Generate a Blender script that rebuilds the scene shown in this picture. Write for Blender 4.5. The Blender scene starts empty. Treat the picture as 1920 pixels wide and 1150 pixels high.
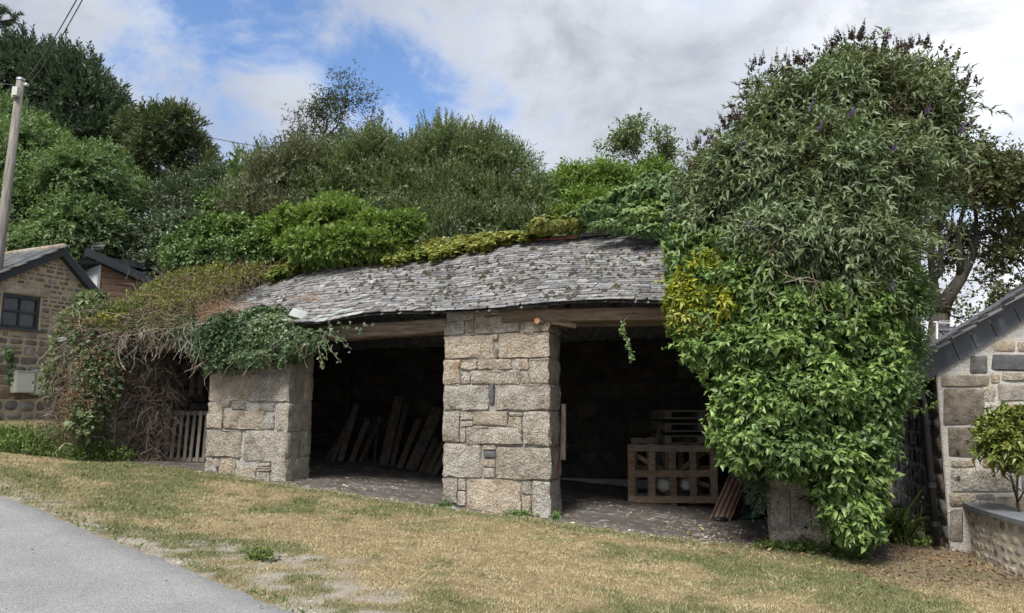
import bpy, math, random
import numpy as np
from math import radians as R, sin, cos, tan, pi, sqrt
from mathutils import Vector as V, Matrix

SC = bpy.context.scene
COL = SC.collection
RNG = np.random.default_rng(7)
random.seed(7)

# ------------------------------------------------------------------ camera
F = 1400.0; PITCH = R(8.13); EYE = 1.6
cam_d = bpy.data.cameras.new('camera'); cam = bpy.data.objects.new('camera', cam_d); COL.objects.link(cam)
cam_d.sensor_width = 36; cam_d.lens = F/1920*36; cam_d.clip_end = 2000; cam_d.clip_start = 0.05
cam.location = (0, 0, EYE); cam.rotation_euler = (pi/2+PITCH, 0, 0)
SC.camera = cam

# ------------------------------------------------------------------ world and sun
SUN_EL, SUN_AZ = R(52), R(205)          # azimuth clockwise from +Y (behind the camera, a little to the left)
world = bpy.data.worlds.new('World'); SC.world = world; world.use_nodes = True
wt = world.node_tree; wt.nodes.clear()
def wn(t, **k):
    n = wt.nodes.new(t)
    for a, b in k.items(): setattr(n, a, b)
    return n
def wl(a, b): wt.links.new(a, b)
def wmath(op, a, b=None, clamp=False):
    n = wn('ShaderNodeMath', operation=op, use_clamp=clamp)
    for i, x in enumerate((a, b)):
        if x is None: continue
        if isinstance(x, (int, float)): n.inputs[i].default_value = x
        else: wl(x, n.inputs[i])
    return n.outputs[0]
w_out = wn('ShaderNodeOutputWorld'); w_bg = wn('ShaderNodeBackground'); w_bg.inputs[1].default_value = 0.05
w_sky = wn('ShaderNodeTexSky', sky_type='NISHITA', sun_disc=False, sun_elevation=SUN_EL, sun_rotation=SUN_AZ)
w_sky.air_density = 1.0; w_sky.dust_density = 0.6; w_sky.ozone_density = 1.6
w_tc = wn('ShaderNodeTexCoord'); w_sep = wn('ShaderNodeSeparateXYZ'); wl(w_tc.outputs['Generated'], w_sep.inputs[0])
zz = wmath('ADD', wmath('MAXIMUM', w_sep.outputs[2], 0.0), 0.22)
w_cmb = wn('ShaderNodeCombineXYZ'); wl(wmath('DIVIDE', w_sep.outputs[0], zz), w_cmb.inputs[0]); wl(wmath('DIVIDE', w_sep.outputs[1], zz), w_cmb.inputs[1])
w_n1 = wn('ShaderNodeTexNoise'); w_n1.inputs['Scale'].default_value = 4.2; w_n1.inputs['Detail'].default_value = 9; w_n1.inputs['Roughness'].default_value = 0.62; w_n1.inputs['Distortion'].default_value = 0.35
w_str = wn('ShaderNodeVectorMath', operation='MULTIPLY'); wl(w_tc.outputs['Generated'], w_str.inputs[0]); w_str.inputs[1].default_value = (1.0, 1.0, 1.5)
w_off = wn('ShaderNodeVectorMath', operation='ADD'); wl(w_str.outputs[0], w_off.inputs[0]); w_off.inputs[1].default_value = (3.3, 1.7, 0.0)
wl(w_off.outputs[0], w_n1.inputs['Vector'])
w_n2 = wn('ShaderNodeTexNoise'); w_n2.inputs['Scale'].default_value = 0.8; w_n2.inputs['Detail'].default_value = 7; w_n2.inputs['Roughness'].default_value = 0.5
w_off2 = wn('ShaderNodeVectorMath', operation='ADD'); wl(w_cmb.outputs[0], w_off2.inputs[0]); w_off2.inputs[1].default_value = (9.1, 4.2, 2.0); wl(w_off2.outputs[0], w_n2.inputs['Vector'])
def pixdir(px, py):
    d = V(((px-960)/F, 1, (575-py)/F)); 
    return V((d.x, cos(PITCH)*d.y - sin(PITCH)*d.z, sin(PITCH)*d.y + cos(PITCH)*d.z)).normalized()
def blob_mask(px, py, rad):
    d = pixdir(px, py)
    dot = wn('ShaderNodeVectorMath', operation='DOT_PRODUCT'); wl(w_tc.outputs['Generated'], dot.inputs[0]); dot.inputs[1].default_value = d
    mr = wn('ShaderNodeMapRange', interpolation_type='SMOOTHERSTEP'); wl(dot.outputs['Value'], mr.inputs[0])
    mr.inputs[1].default_value = cos(rad); mr.inputs[2].default_value = cos(rad*0.15); mr.inputs[3].default_value = 0; mr.inputs[4].default_value = 1
    return mr.outputs[0]
thin = None                             # where the real cloud deck is broken
for (px, py, rad, wgt) in ((730, 190, .12, .42), (400, 70, .15, .20), (450, 290, .09, .30), (620, 60, .12, .14), (880, 225, .10, .2), (700, 60, .12, .10)):
    m = wmath('MULTIPLY', blob_mask(px, py, rad), wgt)
    thin = m if thin is None else wmath('ADD', thin, m)
cov = wmath('SUBTRACT', wmath('ADD', wmath('MULTIPLY', w_n1.outputs[0], 2.0), -0.28), thin)
w_cr = wn('ShaderNodeMapRange', interpolation_type='SMOOTHSTEP'); wl(cov, w_cr.inputs[0])
w_cr.inputs[1].default_value = 0.20; w_cr.inputs[2].default_value = 0.70
# cloud brightness: thick parts greyer, thin edges white
shade = wmath('ADD', wmath('SUBTRACT', wmath('MULTIPLY', w_n2.outputs[0], 1.5), 0.30), wmath('MULTIPLY', cov, 0.45))
w_rmp = wn('ShaderNodeValToRGB'); wl(shade, w_rmp.inputs[0])
e = w_rmp.color_ramp.elements
e[0].position = 0.56; e[0].color = (7.2, 7.4, 7.7, 1)
e[1].position = 0.95; e[1].color = (2.5, 2.75, 3.2, 1)
m_ = w_rmp.color_ramp.elements.new(0.75); m_.color = (4.2, 4.4, 4.8, 1)
w_skm = wn('ShaderNodeVectorMath', operation='MULTIPLY'); wl(w_sky.outputs[0], w_skm.inputs[0]); w_skm.inputs[1].default_value = (.98, 1.08, 1.22)
w_mix = wn('ShaderNodeMix', data_type='RGBA'); wl(w_cr.outputs[0], w_mix.inputs[0]); wl(w_skm.outputs[0], w_mix.inputs[6]); wl(w_rmp.outputs[0], w_mix.inputs[7])
wl(w_mix.outputs[2], w_bg.inputs[0]); wl(w_bg.outputs[0], w_out.inputs[0])
world.cycles.sampling_method = 'MANUAL'; world.cycles.sample_map_resolution = 512

sun_d = bpy.data.lights.new('sun', 'SUN'); sun = bpy.data.objects.new('sun', sun_d); COL.objects.link(sun)
sun_d.energy = 1.5; sun_d.angle = R(20); sun_d.color = (1.0, 0.95, 0.87)
sun.rotation_euler = (pi/2-SUN_EL, 0, -SUN_AZ+pi)
SC.view_settings.view_transform = 'Standard'; SC.view_settings.look = 'None'; SC.view_settings.gamma = 1.0
SC.view_settings.use_curve_mapping = False
SC.view_settings.exposure = 1.82
SC.cycles.max_bounces = 6; SC.cycles.diffuse_bounces = 3; SC.cycles.glossy_bounces = 2; SC.cycles.transmission_bounces = 3
SC.cycles.transparent_max_bounces = 4
SC.cycles.use_denoising = True
SC.cycles.use_adaptive_sampling = True; SC.cycles.adaptive_threshold = 0.02

# ------------------------------------------------------------------ helpers
def P(px, py, Y):
    """a point of the place seen in direction (px, py) at distance Y straight ahead"""
    d = pixdir(px, py); k = Y/d.y
    return V((d.x*k, Y, EYE+d.z*k))
def PZ(px, py, z):
    d = pixdir(px, py); k = (z-EYE)/d.z
    return V((d.x*k, d.y*k, z))
def tag(o, label=None, cat=None, group=None, kind=None):
    if label: o['label'] = label
    if cat: o['category'] = cat
    if group: o['group'] = group
    if kind: o['kind'] = kind
    return o
def thing(name, label, cat, loc=(0, 0, 0), group=None):
    o = bpy.data.objects.new(name, None); COL.objects.link(o); o.location = loc
    o.empty_display_size = 0.2
    return tag(o, label, cat, group)
def root_loc(o):
    p = V((0, 0, 0))
    while o is not None:
        p += o.location; o = o.parent
    return p
class MB:
    def __init__(s): s.v = []; s.f = []
    def add(s, vs, fs):
        n = len(s.v); s.v.extend([tuple(a) for a in vs]); s.f.extend([tuple(i+n for i in f) for f in fs]); return s
    def box(s, c, size, rot=None, M3=None):
        c = V(c); hx, hy, hz = size[0]/2, size[1]/2, size[2]/2
        m = M3 if M3 is not None else (Matrix.Rotation(rot, 3, 'Z') if rot else Matrix.Identity(3))
        vs = [c + m @ V((x*hx, y*hy, z*hz)) for x in (-1, 1) for y in (-1, 1) for z in (-1, 1)]
        return s.add(vs, [(0, 1, 3, 2), (4, 6, 7, 5), (0, 4, 5, 1), (2, 3, 7, 6), (0, 2, 6, 4), (1, 5, 7, 3)])
    def tube(s, pts, rad, n=6, cap=True):
        pts = [V(p) for p in pts]; k = len(pts)
        if not hasattr(rad, '__len__'): rad = [rad]*k
        base = len(s.v); t = (pts[1]-pts[0]).normalized()
        a = t.orthogonal().normalized()
        for i, p in enumerate(pts):
            t = (pts[min(i+1, k-1)]-pts[max(i-1, 0)])
            t = t.normalized() if t.length > 1e-9 else V((0, 0, 1))
            a = (a - t*a.dot(t)); a = a.normalized() if a.length > 1e-6 else t.orthogonal().normalized()
            b = t.cross(a)
            for j in range(n):
                an = 2*pi*j/n; s.v.append(tuple(p+(a*cos(an)+b*sin(an))*rad[i]))
        for i in range(k-1):
            for j in range(n):
                s.f.append((base+i*n+j, base+i*n+(j+1) % n, base+(i+1)*n+(j+1) % n, base+(i+1)*n+j))
        if cap:
            s.f.append(tuple(base+j for j in reversed(range(n)))); s.f.append(tuple(base+(k-1)*n+j for j in range(n)))
        return s
    def prism(s, poly, d):
        """poly: list of 3-D points; extruded by vector d"""
        poly = [V(p) for p in poly]; n = len(poly)
        return s.add(poly+[p+V(d) for p in poly], [tuple(range(n)), tuple(reversed(range(n, 2*n)))]+[((i+1) % n, i, i+n, (i+1) % n+n) for i in range(n)])
    def build(s, name, m, parent=None, smooth=False, loc=None):
        me = bpy.data.meshes.new(name); off = V(loc) if loc is not None else V((0, 0, 0))
        vs = [tuple(V(a)-off) for a in s.v] if loc is not None else s.v
        me.from_pydata(vs, [], s.f); me.materials.append(m)
        if smooth: me.shade_smooth()
        return link(name, me, parent, off)
def link(name, me, parent=None, loc=(0, 0, 0), rot=None, scale=None, mat4=None):
    """loc is a world position; parents only carry a location, so the child gets the difference"""
    o = bpy.data.objects.new(name, me); COL.objects.link(o)
    pl = root_loc(parent) if parent is not None else V((0, 0, 0))
    if mat4 is not None:
        m = mat4.copy(); m.translation = m.translation - pl; o.matrix_local = m if parent is None else m
        if parent is not None: o.parent = parent
        o.matrix_basis = m
        return o
    o.location = V(loc)-pl
    if rot is not None: o.rotation_euler = rot
    if scale is not None: o.scale = scale
    if parent is not None: o.parent = parent
    return o
def np_mesh(name, verts, faces, m, parent=None, smooth=False, attr=None):
    """verts (N,3) and faces (M,3 or 4) straight into a mesh; attr: {name: (N,) floats}"""
    me = bpy.data.meshes.new(name); verts = np.asarray(verts, dtype=np.float32); faces = np.asarray(faces, dtype=np.int32)
    if parent is not None:
        pl = root_loc(parent); verts = verts - np.array(pl, dtype=np.float32)
    k = faces.shape[1]
    me.vertices.add(len(verts)); me.vertices.foreach_set('co', verts.ravel())
    me.loops.add(faces.size); me.loops.foreach_set('vertex_index', faces.ravel())
    me.polygons.add(len(faces)); me.polygons.foreach_set('loop_start', np.arange(0, faces.size, k, dtype=np.int32))
    me.update(calc_edges=True)
    if smooth: me.shade_smooth()
    if attr:
        for a, vals in attr.items():
            at = me.attributes.new(a, 'FLOAT', 'POINT'); at.data.foreach_set('value', np.asarray(vals, dtype=np.float32))
    me.materials.append(m)
    return link(name, me, parent, root_loc(parent) if parent is not None else (0, 0, 0))

# numpy value noise
def _h(ix, iy, s):
    h = (ix.astype(np.int64)*374761393 + iy.astype(np.int64)*668265263 + s*1442695041) & 0xffffffff
    h = ((h ^ (h >> 13))*1274126177) & 0xffffffff
    return ((h ^ (h >> 16)) & 0xffff)/65535.0
def vn(x, y, s=0):
    ix = np.floor(x); iy = np.floor(y); fx = x-ix; fy = y-iy; fx = fx*fx*(3-2*fx); fy = fy*fy*(3-2*fy)
    a = _h(ix, iy, s); b = _h(ix+1, iy, s); c = _h(ix, iy+1, s); d = _h(ix+1, iy+1, s)
    return (a*(1-fx)+b*fx)*(1-fy)+(c*(1-fx)+d*fx)*fy
def fbm(x, y, sc, s=0, o=4):
    t = 0; a = 0.5; n = 0
    for i in range(o): t = t+a*vn(x*sc, y*sc, s+i); n += a; a *= 0.55; sc *= 2.1
    return t/n

# ------------------------------------------------------------------ materials
def mat(name, stops, scale=4.0, detail=6, bump=0.3, bscale=30.0, bdist=0.01, rough=0.85, spec=0.3, rnd=0.0, hue=0.0, grain=0.0, gscale=300.0, stretch=(1, 1, 1), blotch=None, metal=0.0, attr=None, nrough=0.6):
    """stops: colour ramp over a noise; rnd: brightness spread per piece; hue: warm/cold spread per piece;
    grain: fine speckle; blotch: (colour, scale, threshold, amount); attr: (name, colour) mixed in by a vertex value"""
    m = bpy.data.materials.new(name); m.use_nodes = True; nt = m.node_tree; N = nt.nodes; L = nt.links
    bs = N['Principled BSDF']; bs.inputs['Roughness'].default_value = rough; bs.inputs['Specular IOR Level'].default_value = spec; bs.inputs['Metallic'].default_value = metal
    def nd(t, **k):
        n = N.new(t)
        for a, b in k.items(): setattr(n, a, b)
        return n
    def mth(op, a, b=None, c=None, clamp=False):
        n = nd('ShaderNodeMath', operation=op, use_clamp=clamp)
        for i, x in enumerate((a, b, c)):
            if x is None: continue
            if isinstance(x, (int, float)): n.inputs[i].default_value = x
            else: L.new(x, n.inputs[i])
        return n.outputs[0]
    geo = nd('ShaderNodeNewGeometry'); oi = nd('ShaderNodeObjectInfo')
    vec = geo.outputs['Position']
    if stretch != (1, 1, 1):
        mp = nd('ShaderNodeVectorMath', operation='MULTIPLY'); L.new(vec, mp.inputs[0]); mp.inputs[1].default_value = stretch; vec = mp.outputs[0]
    n1 = nd('ShaderNodeTexNoise'); n1.inputs['Scale'].default_value = scale; n1.inputs['Detail'].default_value = detail; n1.inputs['Roughness'].default_value = nrough; L.new(vec, n1.inputs['Vector'])
    cr = nd('ShaderNodeValToRGB'); L.new(n1.outputs[0], cr.inputs[0])
    el = cr.color_ramp.elements
    k = len(stops)
    for i, c in enumerate(stops):
        pos = 0.3+0.4*i/(max(k-1, 1))
        if i < 2: x = el[i]; x.position = pos
        else: x = el.new(pos)
        x.color = (*c, 1)
    if k == 1: el[1].color = (*stops[0], 1)
    colr = cr.outputs[0]
    if blotch:
        for bi, (bc, bsn, th, am) in enumerate(blotch if isinstance(blotch, list) else [blotch]):
            nb = nd('ShaderNodeTexNoise'); nb.inputs['Scale'].default_value = bsn; nb.inputs['Detail'].default_value = 5; L.new(geo.outputs['Position'], nb.inputs['Vector'])
            mo = nd('ShaderNodeVectorMath', operation='ADD'); L.new(geo.outputs['Position'], mo.inputs[0]); mo.inputs[1].default_value = (7.1*bi+3, 2, 5.3*bi); L.new(mo.outputs[0], nb.inputs['Vector'])
            mr = nd('ShaderNodeMapRange'); L.new(nb.outputs[0], mr.inputs[0]); mr.inputs[1].default_value = th; mr.inputs[2].default_value = th+0.08; mr.inputs[4].default_value = am
            mx = nd('ShaderNodeMix', data_type='RGBA'); L.new(mr.outputs[0], mx.inputs[0]); L.new(colr, mx.inputs[6]); mx.inputs[7].default_value = (*bc, 1); colr = mx.outputs[2]
    if attr:
        for an, ac in (attr if isinstance(attr, list) else [attr]):
            at = nd('ShaderNodeAttribute', attribute_name=an)
            mx = nd('ShaderNodeMix', data_type='RGBA'); L.new(at.outputs['Fac'], mx.inputs[0]); L.new(colr, mx.inputs[6]); mx.inputs[7].default_value = (*ac, 1); colr = mx.outputs[2]
    if grain:
        ng = nd('ShaderNodeTexNoise'); ng.inputs['Scale'].default_value = gscale; ng.inputs['Detail'].default_value = 2; L.new(geo.outputs['Position'], ng.inputs['Vector'])
        v = mth('MULTIPLY_ADD', mth('SUBTRACT', ng.outputs[0], 0.5), grain*4, 1.0)
        v = mth('MAXIMUM', v, 0.25)
        mx = nd('ShaderNodeVectorMath', operation='SCALE'); L.new(colr, mx.inputs[0]); L.new(v, mx.inputs['Scale']); colr = mx.outputs[0]
    if rnd or hue:
        r = mth('FRACT', mth('ADD', oi.outputs['Random'], geo.outputs['Random Per Island']))
        if rnd:
            v = mth('MULTIPLY_ADD', r, rnd*2, 1-rnd)
            mx = nd('ShaderNodeVectorMath', operation='SCALE'); L.new(colr, mx.inputs[0]); L.new(v, mx.inputs['Scale']); colr = mx.outputs[0]
        if hue:
            r2 = mth('FRACT', mth('MULTIPLY', r, 17.3))
            cb = nd('ShaderNodeCombineXYZ'); L.new(mth('MULTIPLY_ADD', r2, hue, 1-hue/2), cb.inputs[0]); cb.inputs[1].default_value = 1; L.new(mth('MULTIPLY_ADD', r2, -hue*1.3, 1+hue*.65), cb.inputs[2])
            mx = nd('ShaderNodeVectorMath', operation='MULTIPLY'); L.new(colr, mx.inputs[0]); L.new(cb.outputs[0], mx.inputs[1]); colr = mx.outputs[0]
    L.new(colr, bs.inputs['Base Color'])
    if bump:
        nb = nd('ShaderNodeTexNoise'); nb.inputs['Scale'].default_value = bscale; nb.inputs['Detail'].default_value = 5; nb.inputs['Roughness'].default_value = 0.65; L.new(vec, nb.inputs['Vector'])
        bp = nd('ShaderNodeBump'); bp.inputs['Strength'].default_value = bump; bp.inputs['Distance'].default_value = bdist; L.new(nb.outputs[0], bp.inputs['Height']); L.new(bp.outputs[0], bs.inputs['Normal'])
    return m
def leafmat(name, cols, rough=0.5, trans=0.25, spec=0.35, patch=None, pscale=0.9, pth=0.55):
    """cols: leaf colours picked per leaf; patch: a second colour that whole shoots drift to"""
    m = bpy.data.materials.new(name); m.use_nodes = True; nt = m.node_tree; N = nt.nodes; L = nt.links
    bs = N['Principled BSDF']; bs.inputs['Roughness'].default_value = rough; bs.inputs['Specular IOR Level'].default_value = spec
    geo = N.new('ShaderNodeNewGeometry'); oi = N.new('ShaderNodeObjectInfo')
    a = N.new('ShaderNodeMath'); a.operation = 'ADD'; L.new(geo.outputs['Random Per Island'], a.inputs[0]); L.new(oi.outputs['Random'], a.inputs[1])
    f = N.new('ShaderNodeMath'); f.operation = 'FRACT'; L.new(a.outputs[0], f.inputs[0])
    cr = N.new('ShaderNodeValToRGB'); L.new(f.outputs[0], cr.inputs[0]); el = cr.color_ramp.elements
    n = len(cols)
    for i, c in enumerate(cols):
        if i < 2: x = el[i]; x.position = i/max(n-1, 1)
        else: x = el.new(i/(n-1))
        x.color = (*c, 1)
    if n == 1: el[1].color = (*cols[0], 1)
    colr = cr.outputs[0]
    if patch:
        no = N.new('ShaderNodeTexNoise'); no.inputs['Scale'].default_value = pscale; no.inputs['Detail'].default_value = 3; L.new(geo.outputs['Position'], no.inputs['Vector'])
        mr = N.new('ShaderNodeMapRange'); L.new(no.outputs[0], mr.inputs[0]); mr.inputs[1].default_value = pth-0.06; mr.inputs[2].default_value = pth+0.1; mr.inputs[4].default_value = 0.85
        mx = N.new('ShaderNodeMix'); mx.data_type = 'RGBA'; L.new(mr.outputs[0], mx.inputs[0]); L.new(colr, mx.inputs[6]); mx.inputs[7].default_value = (*patch, 1); colr = mx.outputs[2]
    L.new(colr, bs.inputs['Base Color'])
    if trans:
        tr = N.new('ShaderNodeBsdfTranslucent'); 
        sc = N.new('ShaderNodeVectorMath'); sc.operation = 'MULTIPLY'; L.new(colr, sc.inputs[0]); sc.inputs[1].default_value = (1.3, 1.5, 0.7); L.new(sc.outputs[0], tr.inputs[0])
        ms = N.new('ShaderNodeMixShader'); ms.inputs[0].default_value = trans
        L.new(bs.outputs[0], ms.inputs[1]); L.new(tr.outputs[0], ms.inputs[2]); L.new(ms.outputs[0], N['Material Output'].inputs[0])
    return m

MT = {}
MT['granite'] = mat('granite', [(.24, .195, .15), (.365, .325, .272), (.455, .415, .36)], scale=7, bump=1.0, bscale=26, bdist=0.05, rnd=.13, hue=.11, grain=.75, gscale=80, spec=.2, blotch=[((.46, .45, .42), 9, .60, .6), ((.26, .15, .09), 4, .64, .5), ((.10, .095, .085), 13, .66, .7)])
MT['granite_dark'] = mat('granite_dark', [(.11, .10, .095), (.20, .185, .17), (.29, .27, .25)], scale=8, bump=0.9, bscale=40, bdist=0.018, rnd=.32, hue=.20, grain=.5, gscale=90, spec=.2, blotch=[((.36, .35, .32), 12, .62, .6), ((.24, .15, .08), 5, .62, .5)])
MT['rubble'] = mat('rubble', [(.17, .145, .115), (.30, .26, .21), (.40, .355, .29)], scale=6, bump=0.9, bscale=35, bdist=0.018, rnd=.30, hue=.18, grain=.35, gscale=90, spec=.2, blotch=[((.13, .12, .12), 7, .6, .6)])
MT['cottage_stone'] = mat('cottage_stone', [(.12, .10, .08), (.20, .175, .145), (.27, .25, .22)], scale=7, bump=0.9, bscale=35, bdist=0.018, rnd=.34, hue=.22, grain=.5, gscale=70, spec=.2, blotch=[((.34, .32, .28), 9, .62, .6)])
MT['rubble_pale'] = mat('rubble_pale', [(.36, .32, .26), (.50, .45, .38), (.56, .52, .46)], scale=6, bump=0.8, bscale=35, bdist=0.015, rnd=.25, hue=.28, grain=.25, gscale=90, spec=.2)
MT['slate_stone'] = mat('slate_stone', [(.05, .05, .055), (.11, .11, .12)], scale=8, bump=0.6, bscale=30, rnd=.2, rough=.7)
MT['mortar'] = mat('mortar', [(.20, .185, .165), (.42, .40, .37)], scale=8, bump=1.0, bscale=30, bdist=0.02, grain=.2, gscale=90)
MT['mortar_pale'] = mat('mortar_pale', [(.40, .385, .36), (.54, .52, .49)], scale=7, bump=1.0, bscale=26, bdist=0.02, grain=.25, gscale=80)
MT['cement'] = mat('cement', [(.30, .29, .275), (.43, .42, .40)], scale=5, bump=1.0, bscale=22, bdist=0.03, grain=.3, gscale=70)
MT['mortar_buff'] = mat('mortar_buff', [(.34, .285, .20), (.46, .395, .295)], scale=6, bump=0.8, bscale=40, grain=.2, gscale=80)
MT['lime'] = mat('lime', [(.56, .50, .40), (.66, .61, .52)], scale=6, bump=0.8, bscale=35, grain=.15, gscale=80)
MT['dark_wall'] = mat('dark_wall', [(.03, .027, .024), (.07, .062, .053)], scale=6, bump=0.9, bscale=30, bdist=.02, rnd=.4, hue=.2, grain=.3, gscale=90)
MT['slate'] = mat('slate', [(.115, .112, .112), (.20, .196, .196), (.30, .295, .288)], scale=9, bump=0.5, bscale=60, bdist=.004, rough=.62, spec=.4, rnd=.42, hue=.10, grain=.5, gscale=100, stretch=(1, 1, 1), blotch=[((.045, .042, .035), 16, .57, .85), ((.50, .50, .48), 11, .62, .6), ((.16, .135, .09), 7, .62, .5)])
MT['slate_pale'] = mat('slate_pale', [(.26, .29, .28), (.38, .41, .39)], scale=6, bump=0.4, bscale=50, bdist=.004, rough=.55, rnd=.15)
MT['slate_new'] = mat('slate_new', [(.045, .052, .065), (.08, .09, .108)], scale=5, bump=0.3, bscale=50, bdist=.004, rough=.42, spec=.5, rnd=.22, grain=.1, gscale=120)
MT['slate_roof'] = mat('slate_roof', [(.10, .105, .115), (.17, .175, .185)], scale=5, bump=0.3, bscale=50, rough=.5, spec=.45, rnd=.25, hue=.08)
MT['moss'] = mat('moss', [(.028, .025, .018), (.07, .062, .04)], scale=20, bump=.8, bscale=80, rnd=.35, hue=.3)
MT['wood'] = mat('wood', [(.045, .036, .028), (.10, .078, .06), (.15, .12, .095)], scale=7, bump=.6, bscale=22, bdist=.008, rnd=.28, hue=.18, stretch=(3, 3, .35), grain=.15, gscale=80)
MT['beam'] = mat('beam', [(.075, .055, .04), (.15, .115, .085), (.22, .18, .14)], scale=6, bump=.9, bscale=16, bdist=.012, rnd=.12, hue=.1, stretch=(.6, .6, 5), grain=.15, gscale=60)
MT['pallet'] = mat('pallet', [(.155, .11, .078), (.255, .19, .14), (.34, .26, .20)], scale=9, bump=.4, bscale=30, bdist=.004, rnd=.22, hue=.12, stretch=(1, 1, 3), grain=.12, gscale=90)
MT['grey_wood'] = mat('grey_wood', [(.11, .10, .085), (.22, .20, .175)], scale=9, bump=.5, bscale=30, bdist=.005, rnd=.22, stretch=(4, 4, .4))
MT['pole_wood'] = mat('pole_wood', [(.11, .10, .092), (.20, .185, .168), (.27, .25, .228)], scale=7, bump=.8, bscale=20, bdist=.01, stretch=(3, 3, .25), grain=.15, gscale=70)
MT['cedar'] = mat('cedar', [(.14, .09, .062), (.22, .15, .108)], scale=5, bump=.3, bscale=20, stretch=(.5, .5, 6), rnd=.12, grain=.08)
MT['paint_dark'] = mat('paint_dark', [(.022, .028, .036), (.034, .040, .050)], scale=3, bump=.05, bscale=20, rough=.45, spec=.4)
MT['render_white'] = mat('render_white', [(.52, .54, .56), (.64, .66, .68)], scale=2, bump=.2, bscale=80, grain=.05)
MT['cabinet'] = mat('cabinet', [(.42, .44, .39), (.52, .54, .49)], scale=2.5, bump=.05, rough=.5, grain=.04, rnd=.08)
MT['galv'] = mat('galv', [(.32, .33, .34), (.48, .49, .50)], scale=8, bump=.1, rough=.4, metal=.6)
MT['rust'] = mat('rust', [(.07, .045, .036), (.15, .085, .065), (.24, .175, .15)], scale=6, bump=.3, bscale=40, rough=.8, rnd=.3, grain=.2, gscale=70)
MT['black_plastic'] = mat('black_plastic', [(.014, .016, .017), (.028, .03, .03)], scale=4, bump=.1, rough=.4, spec=.4)
MT['green_plastic'] = mat('green_plastic', [(.02, .045, .04), (.04, .07, .06)], scale=4, bump=.2, rough=.5)
MT['blue_sheet'] = mat('blue_sheet', [(.03, .06, .11), (.06, .10, .17)], scale=9, bump=.5, bscale=12, rough=.5)
MT['sack'] = mat('sack', [(.45, .44, .41), (.62, .60, .56)], scale=9, bump=.5, bscale=14, bdist=.03, rough=.6)
MT['iron'] = mat('iron', [(.05, .045, .04), (.10, .09, .08)], scale=9, bump=.1, rough=.55, metal=.5)
MT['kerb'] = mat('kerb', [(.20, .20, .20), (.30, .30, .29)], scale=7, bump=.5, bscale=40, grain=.15)
MT['slab'] = mat('slab', [(.30, .295, .29), (.42, .41, .40)], scale=6, bump=.3, bscale=40, grain=.15, rnd=.1)
MT['coping'] = mat('coping', [(.13, .145, .16), (.21, .225, .245)], scale=7, bump=.3, bscale=40, rough=.55, rnd=.15, grain=.12)
MT['bark'] = mat('bark', [(.024, .021, .018), (.05, .044, .036), (.08, .07, .058)], scale=6, bump=.9, bscale=18, bdist=.02, stretch=(2, 2, .6), blotch=((.06, .065, .035), 3, .58, .5))
MT['bark_grey'] = mat('bark_grey', [(.11, .10, .09), (.24, .22, .20)], scale=6, bump=.6, bscale=18, bdist=.01)
MT['twig'] = mat('twig', [(.12, .10, .075), (.23, .195, .15)], scale=5, bump=0, rnd=.5, hue=.2)
MT['twig_pale'] = mat('twig_pale', [(.22, .19, .155), (.38, .345, .29)], scale=4, bump=0, rnd=.35, hue=.15)
MT['twig_dark'] = mat('twig_dark', [(.07, .05, .038), (.15, .105, .08)], scale=5, bump=0, rnd=.5, hue=.2)
MT['asphalt'] = mat('asphalt', [(.245, .245, .248), (.31, .31, .31)], scale=1.1, bump=.7, bscale=170, bdist=.006, rough=.9, grain=.62, gscale=110, blotch=[((.22, .22, .225), 1.6, .52, .35), ((.36, .355, .345), 30, .66, .6), ((.12, .12, .12), 24, .68, .7)])
MT['pebble'] = mat('pebble', [(.24, .215, .19), (.46, .43, .39)], scale=4, bump=.2, rnd=.4, hue=.2)
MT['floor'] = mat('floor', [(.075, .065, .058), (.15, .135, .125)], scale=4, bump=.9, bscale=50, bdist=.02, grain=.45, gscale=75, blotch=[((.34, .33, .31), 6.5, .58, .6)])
MT['hill'] = mat('hill', [(.03, .045, .015), (.06, .08, .03)], scale=.6, bump=.5, bscale=3, bdist=.3)
MT['glass'] = mat('glass', [(.015, .018, .02), (.05, .055, .055)], scale=3, bump=.02, bscale=2, rough=.05, spec=.8)
MT['white'] = mat('white', [(.7, .7, .7), (.8, .8, .8)], bump=0)
MT['brick_red'] = mat('brick_red', [(.20, .075, .045), (.30, .13, .08)], scale=12, bump=.5, rnd=.2)
MT['timber_end'] = mat('timber_end', [(.34, .15, .07), (.50, .26, .14)], scale=20, bump=.3, rnd=.1)
# ------------------------------------------------------------------ the ground
def sp(x, k=1.2): return np.logaddexp(0, x*k)/k
def G(x, y):
    x = np.asarray(x, float); y = np.asarray(y, float)
    xl = -sp(-(x-.3)); xr = sp(x-.3)                       # left and right of the middle
    xl = -45*np.tanh(-xl/45); xr = 25*np.tanh(xr/25); yy = np.where(y > 0, 60*np.tanh(y/60), 30*np.tanh(y/30))
    return -.0865*(xl+.3) - .066*xr + .0327*yy + .018
def g(x, y): return float(G(x, y))
def PG(px, py, dz=0.0):
    lo, hi = 2.0, 60.0
    for _ in range(50):
        mid = (lo+hi)/2; p = P(px, py, mid)
        if p.z > g(p.x, p.y)+dz: lo = mid
        else: hi = mid
    return P(px, py, lo)
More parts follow.
